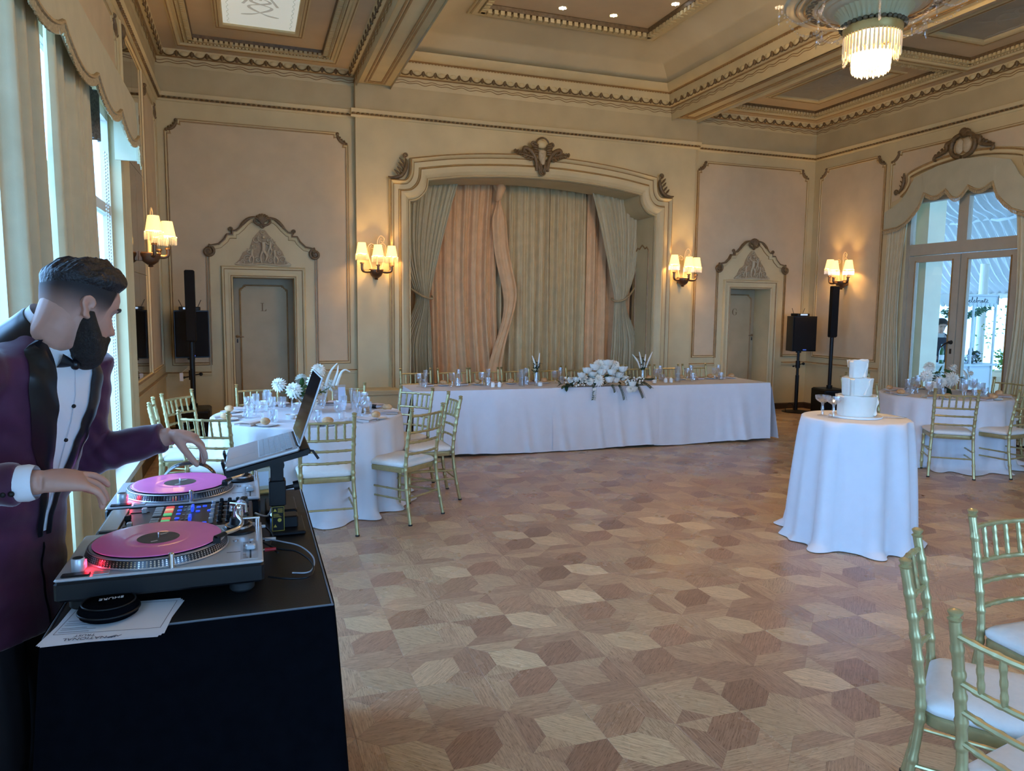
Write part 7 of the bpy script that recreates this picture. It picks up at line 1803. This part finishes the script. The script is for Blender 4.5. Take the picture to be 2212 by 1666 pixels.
def remesh(parts, name, mtl, vox, parent=None, smooth_it=3):
    mb = MB()
    for p in parts: mb.add(p.v, p.f)
    o = mb.build(name+'_src', mtl); md = o.modifiers.new('r', 'REMESH'); md.mode = 'VOXEL'; md.voxel_size = vox
    if smooth_it: s = o.modifiers.new('s', 'SMOOTH'); s.factor = .5; s.iterations = smooth_it
    dg = bpy.context.evaluated_depsgraph_get(); me = bpy.data.meshes.new_from_object(o.evaluated_get(dg)); src = o.data
    bpy.data.objects.remove(o); bpy.data.meshes.remove(src)
    me.name = name; me.materials.clear(); me.materials.append(mtl); me.shade_smooth()
    n = bpy.data.objects.new(name, me); COL.objects.link(n)
    if parent: n.parent = parent
    return n
def interp(T, z):
    if z <= T[0][0]: return T[0][1]
    for (a, va), (b, vb) in zip(T, T[1:]):
        if z <= b: 
            t = (z-a)/(b-a); t = t*t*(3-2*t)*.4+t*.6; return va+(vb-va)*t
    return T[-1][1]
HW_ = [(-.125, .022), (-.115, .042), (-.09, .056), (-.06, .064), (-.03, .069), (0, .073), (.03, .0765), (.06, .076), (.085, .068), (.105, .050), (.118, .028), (.124, .006)]
HF = [(-.125, .072), (-.115, .088), (-.09, .092), (-.06, .092), (-.03, .090), (0, .086), (.025, .095), (.05, .094), (.075, .082), (.10, .052), (.115, .024), (.124, .002)]
HB = [(-.125, -.01), (-.115, -.03), (-.09, -.050), (-.06, -.066), (-.03, -.082), (0, -.094), (.03, -.102), (.06, -.098), (.085, -.082), (.105, -.055), (.118, -.03), (.124, -.004)]
def head_pt(ph, z, off=0, face=True, fem=False):
    w, f, b = interp(HW_, z)+off, interp(HF, z)+off, interp(HB, z)-off
    c, s = cos(ph), sin(ph); e = .86
    x = w*(abs(c)**e)*(1 if c >= 0 else -1); yc = -.006
    y = yc + ((f-yc)*abs(s)**e if s >= 0 else -(yc-b)*abs(s)**e)
    if face and s > 0:
        t = 1-abs(x)/.012
        nz = interp([(-.056, 0), (-.050, .45), (-.040, 1.0), (-.030, .92), (-.01, .52), (.015, .12), (.022, 0)], z)
        y += .029*nz*math.exp(-(x/(.010+.006*max(0, min(1, (-.02-z)/.02))))**2)
        y -= .011*math.exp(-((abs(x)-.031)/.015)**2-((z-.002)/.012)**2)
        y += .0045*math.exp(-((abs(x)-.028)/.02)**2-((z-.022)/.008)**2)
        y += .004*math.exp(-((abs(x)-.040)/.016)**2-((z+.03)/.018)**2)
        y += .0055*math.exp(-(x/.020)**2-((z+.070)/.005)**2)+.006*math.exp(-(x/.019)**2-((z+.081)/.005)**2)-.004*math.exp(-(x/.022)**2-((z+.0755)/.002)**2)
        y -= .004*math.exp(-(x/.03)**2-((z+.093)/.006)**2)
    return Vector((x, y, z))
def head_mesh(M, nu=72, nv=64):
    m = MB(); zs = [-.125+.249*i/nv for i in range(nv+1)]; vs = []; fs = []
    for z in zs:
        for j in range(nu): vs.append(M @ head_pt(2*pi*j/nu, z))
    for i in range(nv):
        for j in range(nu): fs.append((i*nu+j, i*nu+(j+1) % nu, (i+1)*nu+(j+1) % nu, (i+1)*nu+j))
    fs.append(tuple(range(nu-1, -1, -1))); fs.append(tuple(nv*nu+j for j in range(nu)))
    m.add(vs, fs); return m
def frame(origin, fwd, up=(0, 0, 1), sc=1):
    f = Vector(fwd).normalized(); r = f.cross(Vector(up)).normalized(); u = r.cross(f)
    return Matrix(((r.x*sc, f.x*sc, u.x*sc, origin[0]), (r.y*sc, f.y*sc, u.y*sc, origin[1]), (r.z*sc, f.z*sc, u.z*sc, origin[2]), (0, 0, 0, 1)))
def ear_mesh(M, s):
    m = MB(); o = Vector((s*.073, -.010, -.008)); A = Vector((s*.45, -.9, 0)).normalized()
    hx = spline([(q[0]*.85, q[1]*.85) for q in ((0.012, -.028), (-.006, -.030), (-.010, -.012), (-.022, .008), (-.020, .026), (-.004, .034), (.012, .026), (.016, .012), (.012, .002))], 5)
    def P(u, v, d): return M @ (o + Vector((s*d, 0, 0)) - A*u*-1.0*1 + Vector((0, 0, v)))
    def Q(u, v, d=0): return M @ (o + Vector((s*(d+.25*max(0, .014-u)), -( -u)*1.0, v)))
    m.tube([Q(u, v, .008) for u, v in hx], [.0042]*len(hx), 8); 
    m.tube([Q(u*.55+.002, v*.6, .006) for u, v in hx], [.0036]*len(hx), 7)
    m.add([Q(u, v, .003) for u, v in hx]+[Q(u, v, -.008) for u, v in hx], [tuple(range(len(hx))), tuple(range(2*len(hx)-1, len(hx)-1, -1))]+[(i, len(hx)+i, len(hx)+i+1, i+1) for i in range(len(hx)-1)])
    m.ball(M @ (o+Vector((s*.004, .008, -.024))), .008, 8, 6)
    return m
def limb(P, R, n=14, flat=1):
    m = MB(); pts = spline(P, 5); k = len(pts)-1; rr = spline([(r,) if not isinstance(r, tuple) else r for r in R], 5)
    m.tube(pts, [r[0] if len(r) == 1 else r for r in rr], n); return m
def hand_mesh(wrist, knuckle, dorsal, thumb_side, curls, spread=.1, sc=1.0, thumb_dir=None, tcurl=.3):
    w = Vector(wrist); k = Vector(knuckle); d = (k-w).normalized(); up = Vector(dorsal); up = (up-d*up.dot(d)).normalized(); side = d.cross(up)*thumb_side
    out = []
    m = MB(); L = (k-w).length
    secs = [(-.03, .024, .019), (0, .027, .020), (.25, .034, .020), (.6, .041, .0175), (.92, .0425, .0145), (1.04, .040, .011)]
    vs = []; n = 18
    for t, a, b in secs:
        c = w+d*L*t+up*(.004*sin(pi*max(0, min(1, t))))
        for j in range(n):
            an = 2*pi*j/n; e = .85; cc, ss = cos(an), sin(an); vs.append(c+side*(a*sc*abs(cc)**e*(1 if cc > 0 else -1))+up*(b*sc*abs(ss)**e*(1 if ss > 0 else -1)))
    q = len(secs); m.add(vs, [(i*n+j, i*n+(j+1) % n, (i+1)*n+(j+1) % n, (i+1)*n+j) for i in range(q-1) for j in range(n)]+[tuple(range(n-1, -1, -1)), tuple((q-1)*n+j for j in range(n))]); out.append(m)
    for i, (off, ln, rad) in enumerate(((.031, .074, .0088), (.0105, .082, .0091), (-.011, .076, .0088), (-.031, .060, .0080))):
        base = k+side*off*sc-d*.012+up*(.002); fd = (d+side*(off*spread*8)).normalized(); ang = curls[i][0]; p = base; pts = [base-d*.02, base]; u = up
        ax = fd.cross(up).normalized()
        for j, (f, c) in enumerate(zip((.48, .30, .22), curls[i])):
            fd = (Matrix.Rotation(-c, 3, ax) @ fd); p = p+fd*ln*f*sc*1.08; pts.append(p)
        mm = MB(); sp = spline([tuple(v) for v in pts], 4); kk = len(sp)-1
        mm.tube(sp, [rad*sc*(1.02-.26*(a/kk)+.07*math.exp(-((a/kk-.52)/.07)**2)+.05*math.exp(-((a/kk-.78)/.06)**2)) for a in range(kk+1)], 10); mm.ball(sp[-1], rad*sc*.76, 10, 6); out.append(mm)
    b = w+d*L*.28+side*.026*sc; td = Vector(thumb_dir).normalized() if thumb_dir else (d*.75+side*.75-up*.35).normalized()
    pts = [w+d*L*.12+side*.010, b]; p = b; ax = td.cross(side if abs(td.dot(side)) < .9 else up).normalized()
    for f, c in ((.045, 0), (.034, tcurl), (.026, tcurl)):
        td = (Matrix.Rotation(c*thumb_side, 3, up) @ td); p = p+td*f*sc; pts.append(p)
    mm = MB(); sp = spline([tuple(v) for v in pts], 4); kk = len(sp)-1; mm.tube(sp, [(.015-.0065*(a/kk))*sc for a in range(kk+1)], 10); mm.ball(sp[-1], .0085*sc, 10, 6); out.append(mm)
    return out
from mathutils.bvhtree import BVHTree

# ------------------------------------------------------------ the man at the turntables
FB = Vector((.906, -.423, 0)); RB = Vector((-.423, -.906, 0))
CEN = [(.70, (-.660, 2.30)), (.95, (-.668, 2.29)), (1.10, (-.645, 2.27)), (1.25, (-.605, 2.245)), (1.38, (-.570, 2.225)), (1.48, (-.545, 2.21)), (1.54, (-.525, 2.20)), (1.60, (-.50, 2.195))]
def cen(z): return Vector((interp([(a, b[0]) for a, b in CEN], z), interp([(a, b[1]) for a, b in CEN], z), z))
def torso(tab, n=36):
    m = MB(); vs = []
    for z, rx, ry in tab:
        c = cen(z)
        for j in range(n):
            a = 2*pi*j/n; cc, ss = cos(a), sin(a); e = .82
            vs.append(c+RB*(rx*abs(cc)**e*(1 if cc > 0 else -1))+FB*(ry*abs(ss)**e*(1 if ss > 0 else -1)*(1.0 if ss > 0 else .92)))
    k = len(tab); m.add(vs, [(i*n+j, i*n+(j+1) % n, (i+1)*n+(j+1) % n, (i+1)*n+j) for i in range(k-1) for j in range(n)]+[tuple(range(n-1, -1, -1)), tuple((k-1)*n+j for j in range(n))]); return m
HC = Vector((-.418, 2.19, 1.655)); HM = frame(HC, (.82, .56, -.40), (-.02, .04, 1), .94)
rsh, rel, rwr = (-.625, 2.024, 1.505), (-.700, 1.872, 1.262), (-.440, 1.845, 1.272)
lsh, lel, lwr = (-.455, 2.386, 1.505), (-.475, 2.455, 1.212), (-.232, 2.402, 1.272)
hipr, hipl = tuple(cen(.92)+RB*.09), tuple(cen(.92)-RB*.09)
kr, kl = (-.66, 2.20, .50), (-.62, 2.40, .50); ar_, al_ = (-.70, 2.17, .09), (-.68, 2.42, .09)
man = empty('person', (-.66, 2.29, 0), 0, 'bearded man in burgundy tuxedo jacket reaching over the turntables, head turned', 'person')
def mp(o): o.parent = man; o.matrix_parent_inverse = Matrix.Translation((.66, -2.29, 0)); return o
neck = limb([tuple(cen(1.42)), tuple(cen(1.55)-FB*.005), tuple(HM @ Vector((0, -.040, -.095))), tuple(HM @ Vector((0, -.030, -.02)))], [.056, .052, .054, .060], 20)
parts = [head_mesh(HM), ear_mesh(HM, 1), ear_mesh(HM, -1), neck, torso([(.84, .14, .10), (.95, .15, .105), (1.1, .14, .10), (1.25, .155, .11), (1.36, .15, .10), (1.42, .12, .08), (1.46, .06, .05)], 24),
         limb([rsh, rel], [.048, .038]), limb([rel, rwr], [.040, .027]), limb([lsh, lel], [.048, .038]), limb([lel, lwr], [.040, .027]),
         limb([hipr, kr], [.08, .052]), limb([kr, ar_], [.052, .036]), limb([hipl, kl], [.08, .052]), limb([kl, al_], [.052, .036])]
parts += hand_mesh(rwr, (-.366, 1.880, 1.262), (-.10, -.30, 1), -1, [(.15, .35, .25), (.38, .45, .25), (.52, .5, .3), (.40, .45, .3)], .30, 1.10, (.75, .45, -.45), .1)
parts += hand_mesh(lwr, (-.163, 2.392, 1.262), (.10, .05, 1), 1, [(.45, .45, .3), (.65, .5, .3), (.78, .55, .3), (.62, .5, .3)], .20, 1.0, (.55, -.45, -.75), .1)
body = mp(remesh(parts, 'body', SKIN, .0040, None, 2))
# eyes, brows
for s in (-1, 1):
    m = MB(); m.ball(HM @ Vector((s*.031, .0600, .000)), .0112, 14, 10); mp(m.build('eyeball', EYEW, None, 60))
    m = MB(); m.ball(HM @ Vector((s*.0315, .0672, -.003)), .0048, 10, 8); mp(m.build('iris', IRIS, None, 60))
    m = MB(); m.tube([HM @ (head_pt(pi/2-s*a, .0215+.006*sin(pi*(a-.1)/.55), .002)) for a in (.12, .25, .4, .52, .64)], [.003, .0042, .0042, .0035, .002], 8); mp(m.build('eyebrow', HAIRM, None, 60))
    m = MB(); m.grid(lambda u, v: HM @ Vector((s*.031+.0155*(u-.5)*1.6, .0722-.008*(2*u-1)**2-.004*v*v*0, .010-.0085*v-.003*(2*u-1)**2)), 10, 4); mp(m.build('eyelid', SKIN, None, 60))
# hair: clipped sides, long top swept back
def hl_low(ph):                                            # lower hairline by angle (ph = pi/2 is the face)
    d = abs((ph-pi/2+pi) % (2*pi)-pi)
    return interp([(0, .078), (.45, .074), (.80, .064), (.98, .040), (1.08, -.020), (1.30, -.040), (1.45, -.020), (1.75, -.035), (2.0, -.075), (2.5, -.11), (3.14, -.115)], d)
m = MB(); m.grid(lambda u, v: HM @ head_pt(2*pi*u, hl_low(2*pi*u)+(.120-hl_low(2*pi*u))*v, .0018+.003*v, False), 96, 24, closeu=True); hf = mp(m.build('hair_fade', FADEM, None, 60))
_fc = hf.data.color_attributes.new('fade', 'FLOAT_COLOR', 'POINT')
for i in range(len(hf.data.vertices)):
    v = (i//96)/24; z = (HM.inverted() @ hf.data.vertices[i].co).z; t = smoothstep(-.045, .040, z)*.85+.15*smoothstep(0, .3, v); t = min(1, t)*smoothstep(0, .22, v)
    _fc.data[i].color = (.48+(.012-.48)*t, .265+(.010-.265)*t, .20+(.012-.20)*t, 1)
rn = random.Random(8)
def top_pt(u, v):
    ph = 2*pi*u; d = abs((ph-pi/2+pi) % (2*pi)-pi)
    lo = interp([(0, .076), (.5, .072), (.9, .062), (1.3, .050), (1.8, .042), (2.4, .030), (3.14, .020)], d)
    z = lo+(.124-lo)*v
    t = interp([(0, .034), (.7, .028), (1.4, .020), (2.2, .014), (3.14, .012)], d)
    off = (.002+t*smoothstep(0, .30, v))
    p = head_pt(ph, z, off*.75, False); p.z += off*.75*(.35+.65*v); p.y += .012*v*(1-v)*sin(ph)
    w = .0036*sin(p.x*260+p.y*70+2.2*sin(p.y*45))+.0024*sin(p.x*560+3+p.y*110)+.0045*sin(p.x*80+p.y*60)
    return p+Vector((0, 0, w*smoothstep(.1, .4, v)))
def top_full(u, v): return HM @ top_pt(u, v)
m = MB(); m.grid(top_full, 240, 40, closeu=True); m.f.append(tuple(range(40*240, 41*240))); m.m.append(0)
mp(m.build('hair', HAIRM, None, 70))
# beard
bl = []
m = MB(); m.ball((0, 0, 0), (.065, .060, .055), 20, 14); m.xf(HM @ Matrix.Translation((0, .046, -.094))); bl.append(m)
m = MB(); m.ball((0, 0, 0), (.054, .048, .044), 20, 14); m.xf(HM @ Matrix.Translation((0, .056, -.118))); bl.append(m)
for s in (-1, 1):
    bl.append(limb([tuple(HM @ Vector((s*.071, .004, -.012))), tuple(HM @ Vector((s*.064, .014, -.050))), tuple(HM @ Vector((s*.054, .030, -.085))), tuple(HM @ Vector((s*.03, .05, -.115)))], [.009, .024, .034, .040], 12))
    bl.append(limb([tuple(HM @ Vector((0, .098, -.058))), tuple(HM @ Vector((s*.018, .094, -.061))), tuple(HM @ Vector((s*.034, .080, -.080))), tuple(HM @ Vector((s*.042, .066, -.100)))], [.007, .009, .012, .018], 10))
mp(remesh(bl, 'beard', BEARDM, .004, None, 3))
m = MB(); m.tube([HM @ Vector((x, .103-.004*abs(x)/.02, -.076)) for x in (-.016, -.008, 0, .008, .016)], [.002, .004, .0045, .004, .002], 8); mp(m.build('lower_lip', mat('lip', (.36, .14, .12), .45), None, 60))
# jacket
jp_ = [torso([(.78, .195, .145), (.95, .190, .135), (1.10, .178, .128), (1.27, .192, .138), (1.40, .210, .142), (1.48, .207, .128), (1.53, .168, .105), (1.570, .098, .080), (1.588, .080, .070)])]
def sleeve(a, e, w, r, cut=.03):
    A, E_, W_ = Vector(a), Vector(e), Vector(w); W2 = W_+(E_-W_).normalized()*cut
    P = [A+(A-E_).normalized()*.01, A.lerp(E_, .35), A.lerp(E_, .75), E_, E_.lerp(W2, .35), E_.lerp(W2, .75), W2]
    return limb([tuple(p) for p in P], r, 20)
jp_ += [sleeve(rsh, rel, rwr, [.082, .074, .064, .060, .056, .049, .046], .042), sleeve(lsh, lel, lwr, [.082, .074, .064, .060, .055, .048, .045], .020)]
m = MB(); m.ball(Vector(rsh)+Vector((.02, .02, -.01)), (.075, .08, .07), 14, 10); m.ball(Vector(lsh)-Vector((.02, .02, .01)), (.075, .08, .07), 14, 10); jp_.append(m)
jk = mp(remesh(jp_, 'jacket', JACKET, .0065, None, 5))
_nrm = [v.normal.copy() for v in jk.data.vertices]
for v in jk.data.vertices:                                # cloth creases on sleeves and waist
    p = v.co.copy(); q = .0035*sin(p.z*70+9*sin(p.x*14)+p.y*22)*sin(p.x*31+p.z*9); v.co = p+_nrm[v.index]*q
bvh = BVHTree.FromPolygons([v.co for v in jk.data.vertices], [p.vertices for p in jk.data.polygons])
def onj(r, z, off):
    c = cen(z)+RB*r; o = c+FB*.5; h, n_, i_, d_ = bvh.ray_cast(o, -FB)
    if h is None: h = c+FB*.08
    return h+FB*off
def smooth_front(r, z, off):
    return sum((onj(r+dr, z+dz, off) for dr, dz in ((0, 0), (.012, 0), (-.012, 0), (0, .012), (0, -.012))), Vector())/5
zt, zb = 1.555, 1.05
def half_open(z): return .010+.062*smoothstep(1.08, 1.52, z)
def facepatch(name, mt, f0, f1, off, nu=10, nv=40, z0=zb, z1=zt, bulge=0):
    m = MB(); m.grid(lambda u, v: smooth_front(f0(z0+(z1-z0)*v)+(f1(z0+(z1-z0)*v)-f0(z0+(z1-z0)*v))*u, z0+(z1-z0)*v, off+bulge*sin(pi*u)), nu, nv)
    o = m.build(name, mt, None, 70); return mp(o)
facepatch('shirt_front', SHIRT, lambda z: -half_open(z)-.01, lambda z: half_open(z)+.01, .004, 14, 40, 1.06)
def lapw(z): return .016+.052*smoothstep(1.07, 1.40, z)*(1-.45*smoothstep(1.46, 1.57, z))
for s in (-1, 1):
    facepatch('lapel', SATINL, lambda z: s*(half_open(z)-.004), lambda z: s*(half_open(z)+lapw(z)), .009, 8, 44, 1.05, 1.575, .004)
facepatch('jacket_front_seam', SATINL, lambda z: -.004, lambda z: .004, .004, 3, 14, .80, 1.03)
for z in (1.40, 1.31, 1.22): m = MB(); m.ball(smooth_front(0.0, z, .006), .0055, 10, 8); mp(m.build('shirt_stud', BLACKPL, None, 60))
m = MB(); m.tube([smooth_front(.0, z, .0055) for z in (1.12, 1.2, 1.28, 1.36, 1.43, 1.50)], .0014, 5); mp(m.build('shirt_placket', mat('shirt_grey_seam', (.5, .5, .55), .8), None))  # thin grey line down the shirt front
# collar stand, wings and bow tie
NB = Vector((-.494, 2.192, 1.572)); ax = Vector((.52, -.12, .84)).normalized(); nx = (FB-ax*FB.dot(ax)).normalized(); ny = ax.cross(nx)
m = MB(); vs = []; n = 40
for h, r_ in ((-.045, .086), (.010, .076), (.046, .069), (.052, .071), (.014, .080), (-.043, .094)):
    for j in range(n):
        a = 2*pi*j/n; vs.append(NB+ax*(h-.010*cos(a))+nx*(r_*cos(a)*1.03)+ny*(r_*.93*sin(a)))
m.add(vs, [(i*n+j, i*n+(j+1) % n, (i+1)*n+(j+1) % n, (i+1)*n+j) for i in range(5) for j in range(n)]); mp(m.build('shirt_collar', SHIRT, None, 60))
for s in (-1, 1):
    m = MB(); P0 = NB+nx*.080+ny*s*.004+ax*.022; P1 = NB+nx*.050+ny*s*.064+ax*.034; P2 = NB+nx*.096+ny*s*.052-ax*.036; P3 = NB+nx*.088+ny*s*.012-ax*.004
    m.add([P0, P1, P2, P3]+[p-nx*.006 for p in (P0, P1, P2, P3)], [(0, 1, 2, 3), (7, 6, 5, 4), (0, 4, 5, 1), (1, 5, 6, 2), (2, 6, 7, 3), (3, 7, 4, 0)]); mp(m.build('collar_point', SHIRT, None))
    m = MB(); K = NB+nx*.098-ax*.012
    m.grid(lambda u, v: K+ny*(s*(.006+.052*u))+ax*((v-.5)*(.014+.036*u**.8))+nx*(.010*sin(pi*v)*(1-.4*u)), 8, 8); mp(m.build('bow_tie_wing', SATINL, None, 60))
m = MB(); m.ball(NB+nx*.103-ax*.012, (.012, .012, .014), 12, 8); mp(m.build('bow_tie_knot', SATINL, None, 60))
# collar of the jacket behind the neck (satin)
m = MB(); vs = []
for h, r_ in ((-.065, .122), (-.03, .106), (.0, .093), (.032, .081), (.034, .077), (.0, .086)):
    for j in range(31):
        a = radians(40+280*j/30); vs.append(NB+ax*(h-.012*cos(a))+nx*(r_*cos(a)*1.0)+ny*(r_*.97*sin(a)))
m.add(vs, [(i*31+j, i*31+j+1, (i+1)*31+j+1, (i+1)*31+j) for i in range(5) for j in range(30)]); mp(m.build('jacket_collar', SATINL, None, 70))
# cuffs and cuff buttons
for w, e, r_, cut in ((rwr, rel, .041, .028),):
    W_, E_ = Vector(w), Vector(e); d = (E_-W_).normalized(); a = W_+d*(cut-.018); b = W_+d*(cut+.03)
    m = MB(); m.tube([a, a.lerp(b, .3), b], [r_-.004, r_, r_-.002], 24, caps=False); m.tube([a, a.lerp(b, .4)], [r_-.006, r_-.004], 24, caps=False); mp(m.build('shirt_cuff', SHIRT, None, 60))
d = (Vector(rel)-Vector(rwr)).normalized()
for k in range(3):
    c = Vector(rwr)+d*(.058+.016*k)+Vector((.01, -.046, -.012)); m = MB(); m.ball(c, .0065, 10, 6); mp(m.build('cuff_button', BLACKPL, None, 60))
# trousers, shoes
tp = [torso([(.78, .15, .115), (.86, .168, .122), (.96, .165, .118), (1.02, .16, .112)]), limb([tuple(Vector(hipr)+Vector((0, 0, -.02))), kr, ar_], [.105, .078, .062]), limb([tuple(Vector(hipl)+Vector((0, 0, -.02))), kl, al_], [.105, .078, .062])]
mp(remesh(tp, 'trousers', TROUS, .008, None, 4))
for a in (ar_, al_):
    m = MB(); m.ball((0, 0, 0), (.13, .048, .05), 16, 10); m.xf(Matrix.Translation((a[0]+.055, a[1]-.02, .052)) @ Matrix.Rotation(-.35, 4, 'Z')); 
    m.v = [(x, y, max(z, .004)) for x, y, z in m.v]; mp(m.build('shoe', GLOSS, None, 60))

# ------------------------------------------------------------ the waitress beyond the glass door
wx, wy = 10.84, 9.22
wm = empty('person', (wx, wy, 0), 0, 'woman in dark apron and pale blouse working at the bar cart outside', 'person')
def wp(o): o.parent = wm; o.matrix_parent_inverse = Matrix.Translation((-wx, -wy, 0)); return o
WF = Vector((-.55, -.835, 0)); WR = Vector((-.835, .55, 0))
def W3(r, f, z): return tuple(Vector((wx, wy, 0))+WR*r+WF*f+Vector((0, 0, z)))
WM = frame(W3(0, .05, 1.475), (-.45, -.80, -.42), (0, 0, 1), .95)
def wt(tab, n=24):
    m = MB(); vs = []
    for z, rx, ry in tab:
        for j in range(n):
            a = 2*pi*j/n; vs.append(W3(rx*cos(a), ry*sin(a), z))
    k = len(tab); m.add(vs, [(i*n+j, i*n+(j+1) % n, (i+1)*n+(j+1) % n, (i+1)*n+j) for i in range(k-1) for j in range(n)]+[tuple(range(n-1, -1, -1)), tuple((k-1)*n+j for j in range(n))]); return m
wsh = [W3(s*.165, 0, 1.285) for s in (-1, 1)]; wel = [W3(-.22, .02, 1.05), W3(.22, .02, 1.05)]; wwr = [W3(-.10, .24, 1.0), W3(.13, .22, .98)]
P_ = [head_mesh(WM, 40, 36), ear_mesh(WM, 1), ear_mesh(WM, -1), limb([W3(0, 0, 1.27), W3(0, .02, 1.36), tuple(WM @ Vector((0, -.02, -.04)))], [.055, .046, .046]), wt([(.80, .13, .09), (1.0, .12, .085), (1.2, .14, .095), (1.29, .12, .07)])]
for i in (0, 1):
    P_ += [limb([wsh[i], wel[i]], [.04, .034]), limb([wel[i], wwr[i]], [.034, .023]), limb([W3((-1, 1)[i]*.08, 0, .82), W3((-1, 1)[i]*.08, .02, .45), W3((-1, 1)[i]*.08, 0, .04)], [.075, .05, .036])]
    k_ = Vector(wwr[i])+WF*.07+Vector((0, 0, -.02)); P_ += hand_mesh(wwr[i], tuple(k_), (0, 0, 1), 1 if i else -1, [(.3, .5, .4)]*4, .05, .9)
wp(remesh(P_, 'body', mat('pale_skin', (.56, .33, .25), .5), .006, None, 1))
Q_ = [wt([(.84, .145, .105), (1.0, .135, .10), (1.15, .152, .112), (1.25, .165, .105), (1.30, .12, .08), (1.335, .065, .06)])]
for i in (0, 1): Q_ += [limb([wsh[i], tuple(Vector(wsh[i]).lerp(Vector(wel[i]), .5)), wel[i]], [.06, .056, .05]), limb([wel[i], tuple(Vector(wel[i]).lerp(Vector(wwr[i]), .75))], [.05, .045])]
wp(remesh(Q_, 'blouse', mat('pale_grey_blouse', (.55, .55, .55), .8), .008, None, 3))
m = MB(); m.grid(lambda u, v: W3((u-.5)*2*(.10+.075*smoothstep(.25, .55, v)), .118+.02*cos((u-.5)*3)-.09*(2*u-1)**2*smoothstep(.3, .6, v), 1.275-.72*v), 16, 24)
for s in (-1, 1): m.tube([W3(s*.085, .12, 1.27), W3(s*.075, .07, 1.325), W3(s*.06, -.05, 1.335)], [.010]*3, 8)
m.tube([W3(.165*cos(2*pi*i/30), .12*sin(2*pi*i/30), 1.02) for i in range(30)], .014, 8, closed=True)
wp(m.build('apron', mat('slate_apron', (.018, .026, .042), .8), None, 60))
m = MB(); m.grid(lambda u, v: W3((u-.5)*.07+.05, .128, 1.23-.02*v), 3, 2); wp(m.build('name_badge', PAPER, None))
m = MB(); m.tube([W3(.068*cos(2*pi*i/20), .05*sin(2*pi*i/20)+.012, 1.335+.012*sin(2*pi*i/20)*-1) for i in range(20)], .016, 8, closed=True); wp(m.build('blouse_collar', mat('pale_grey_blouse', (.6, .6, .6)), None, 60))
m = MB()
for i in (0, 1): m.tube(spline([W3((-1, 1)[i]*.08, 0, .86), W3((-1, 1)[i]*.085, .02, .45), W3((-1, 1)[i]*.085, 0, .02)], 4), [.10]+[.085]*4+[.065]*4, 14)
wp(m.build('trousers', TROUS, None, 60))
def wl_(u, v):
    ph = 2*pi*u; d = abs((ph-pi/2+pi) % (2*pi)-pi); lo = interp([(0, .070), (.6, .058), (1.0, .02), (1.4, -.03), (2, -.07), (3.14, -.085)], d); z = lo+(.124-lo)*v
    return WM @ head_pt(ph, z, .008+.010*smoothstep(0, .4, v), False)
m = MB(); m.grid(wl_, 48, 14, closeu=True); m.f.append(tuple(range(14*48, 15*48))); m.m.append(0); m.ball(WM @ Vector((0, -.115, .02)), .042, 14, 10); wp(m.build('hair', mat('dark_brown_hair', (.022, .017, .016), .4, noise=.3, nscale=50), None, 70))
for s in (-1, 1):
    m = MB(); m.tube([WM @ head_pt(pi/2-s*a, .020, .0025) for a in (.15, .35, .55)], .003, 6); wp(m.build('eyebrow', HAIRM, None)); m = MB(); m.tube([WM @ head_pt(pi/2-s*a, -.004, .0015) for a in (.25, .37, .5)], .0025, 6); wp(m.build('eyelashes', HAIRM, None))
m = MB(); m.tube([WM @ head_pt(pi/2+a, -.076, .001) for a in (-.2, 0, .2)], [.002, .004, .002], 6); wp(m.build('lips', mat('lip', (.4, .15, .13)), None))
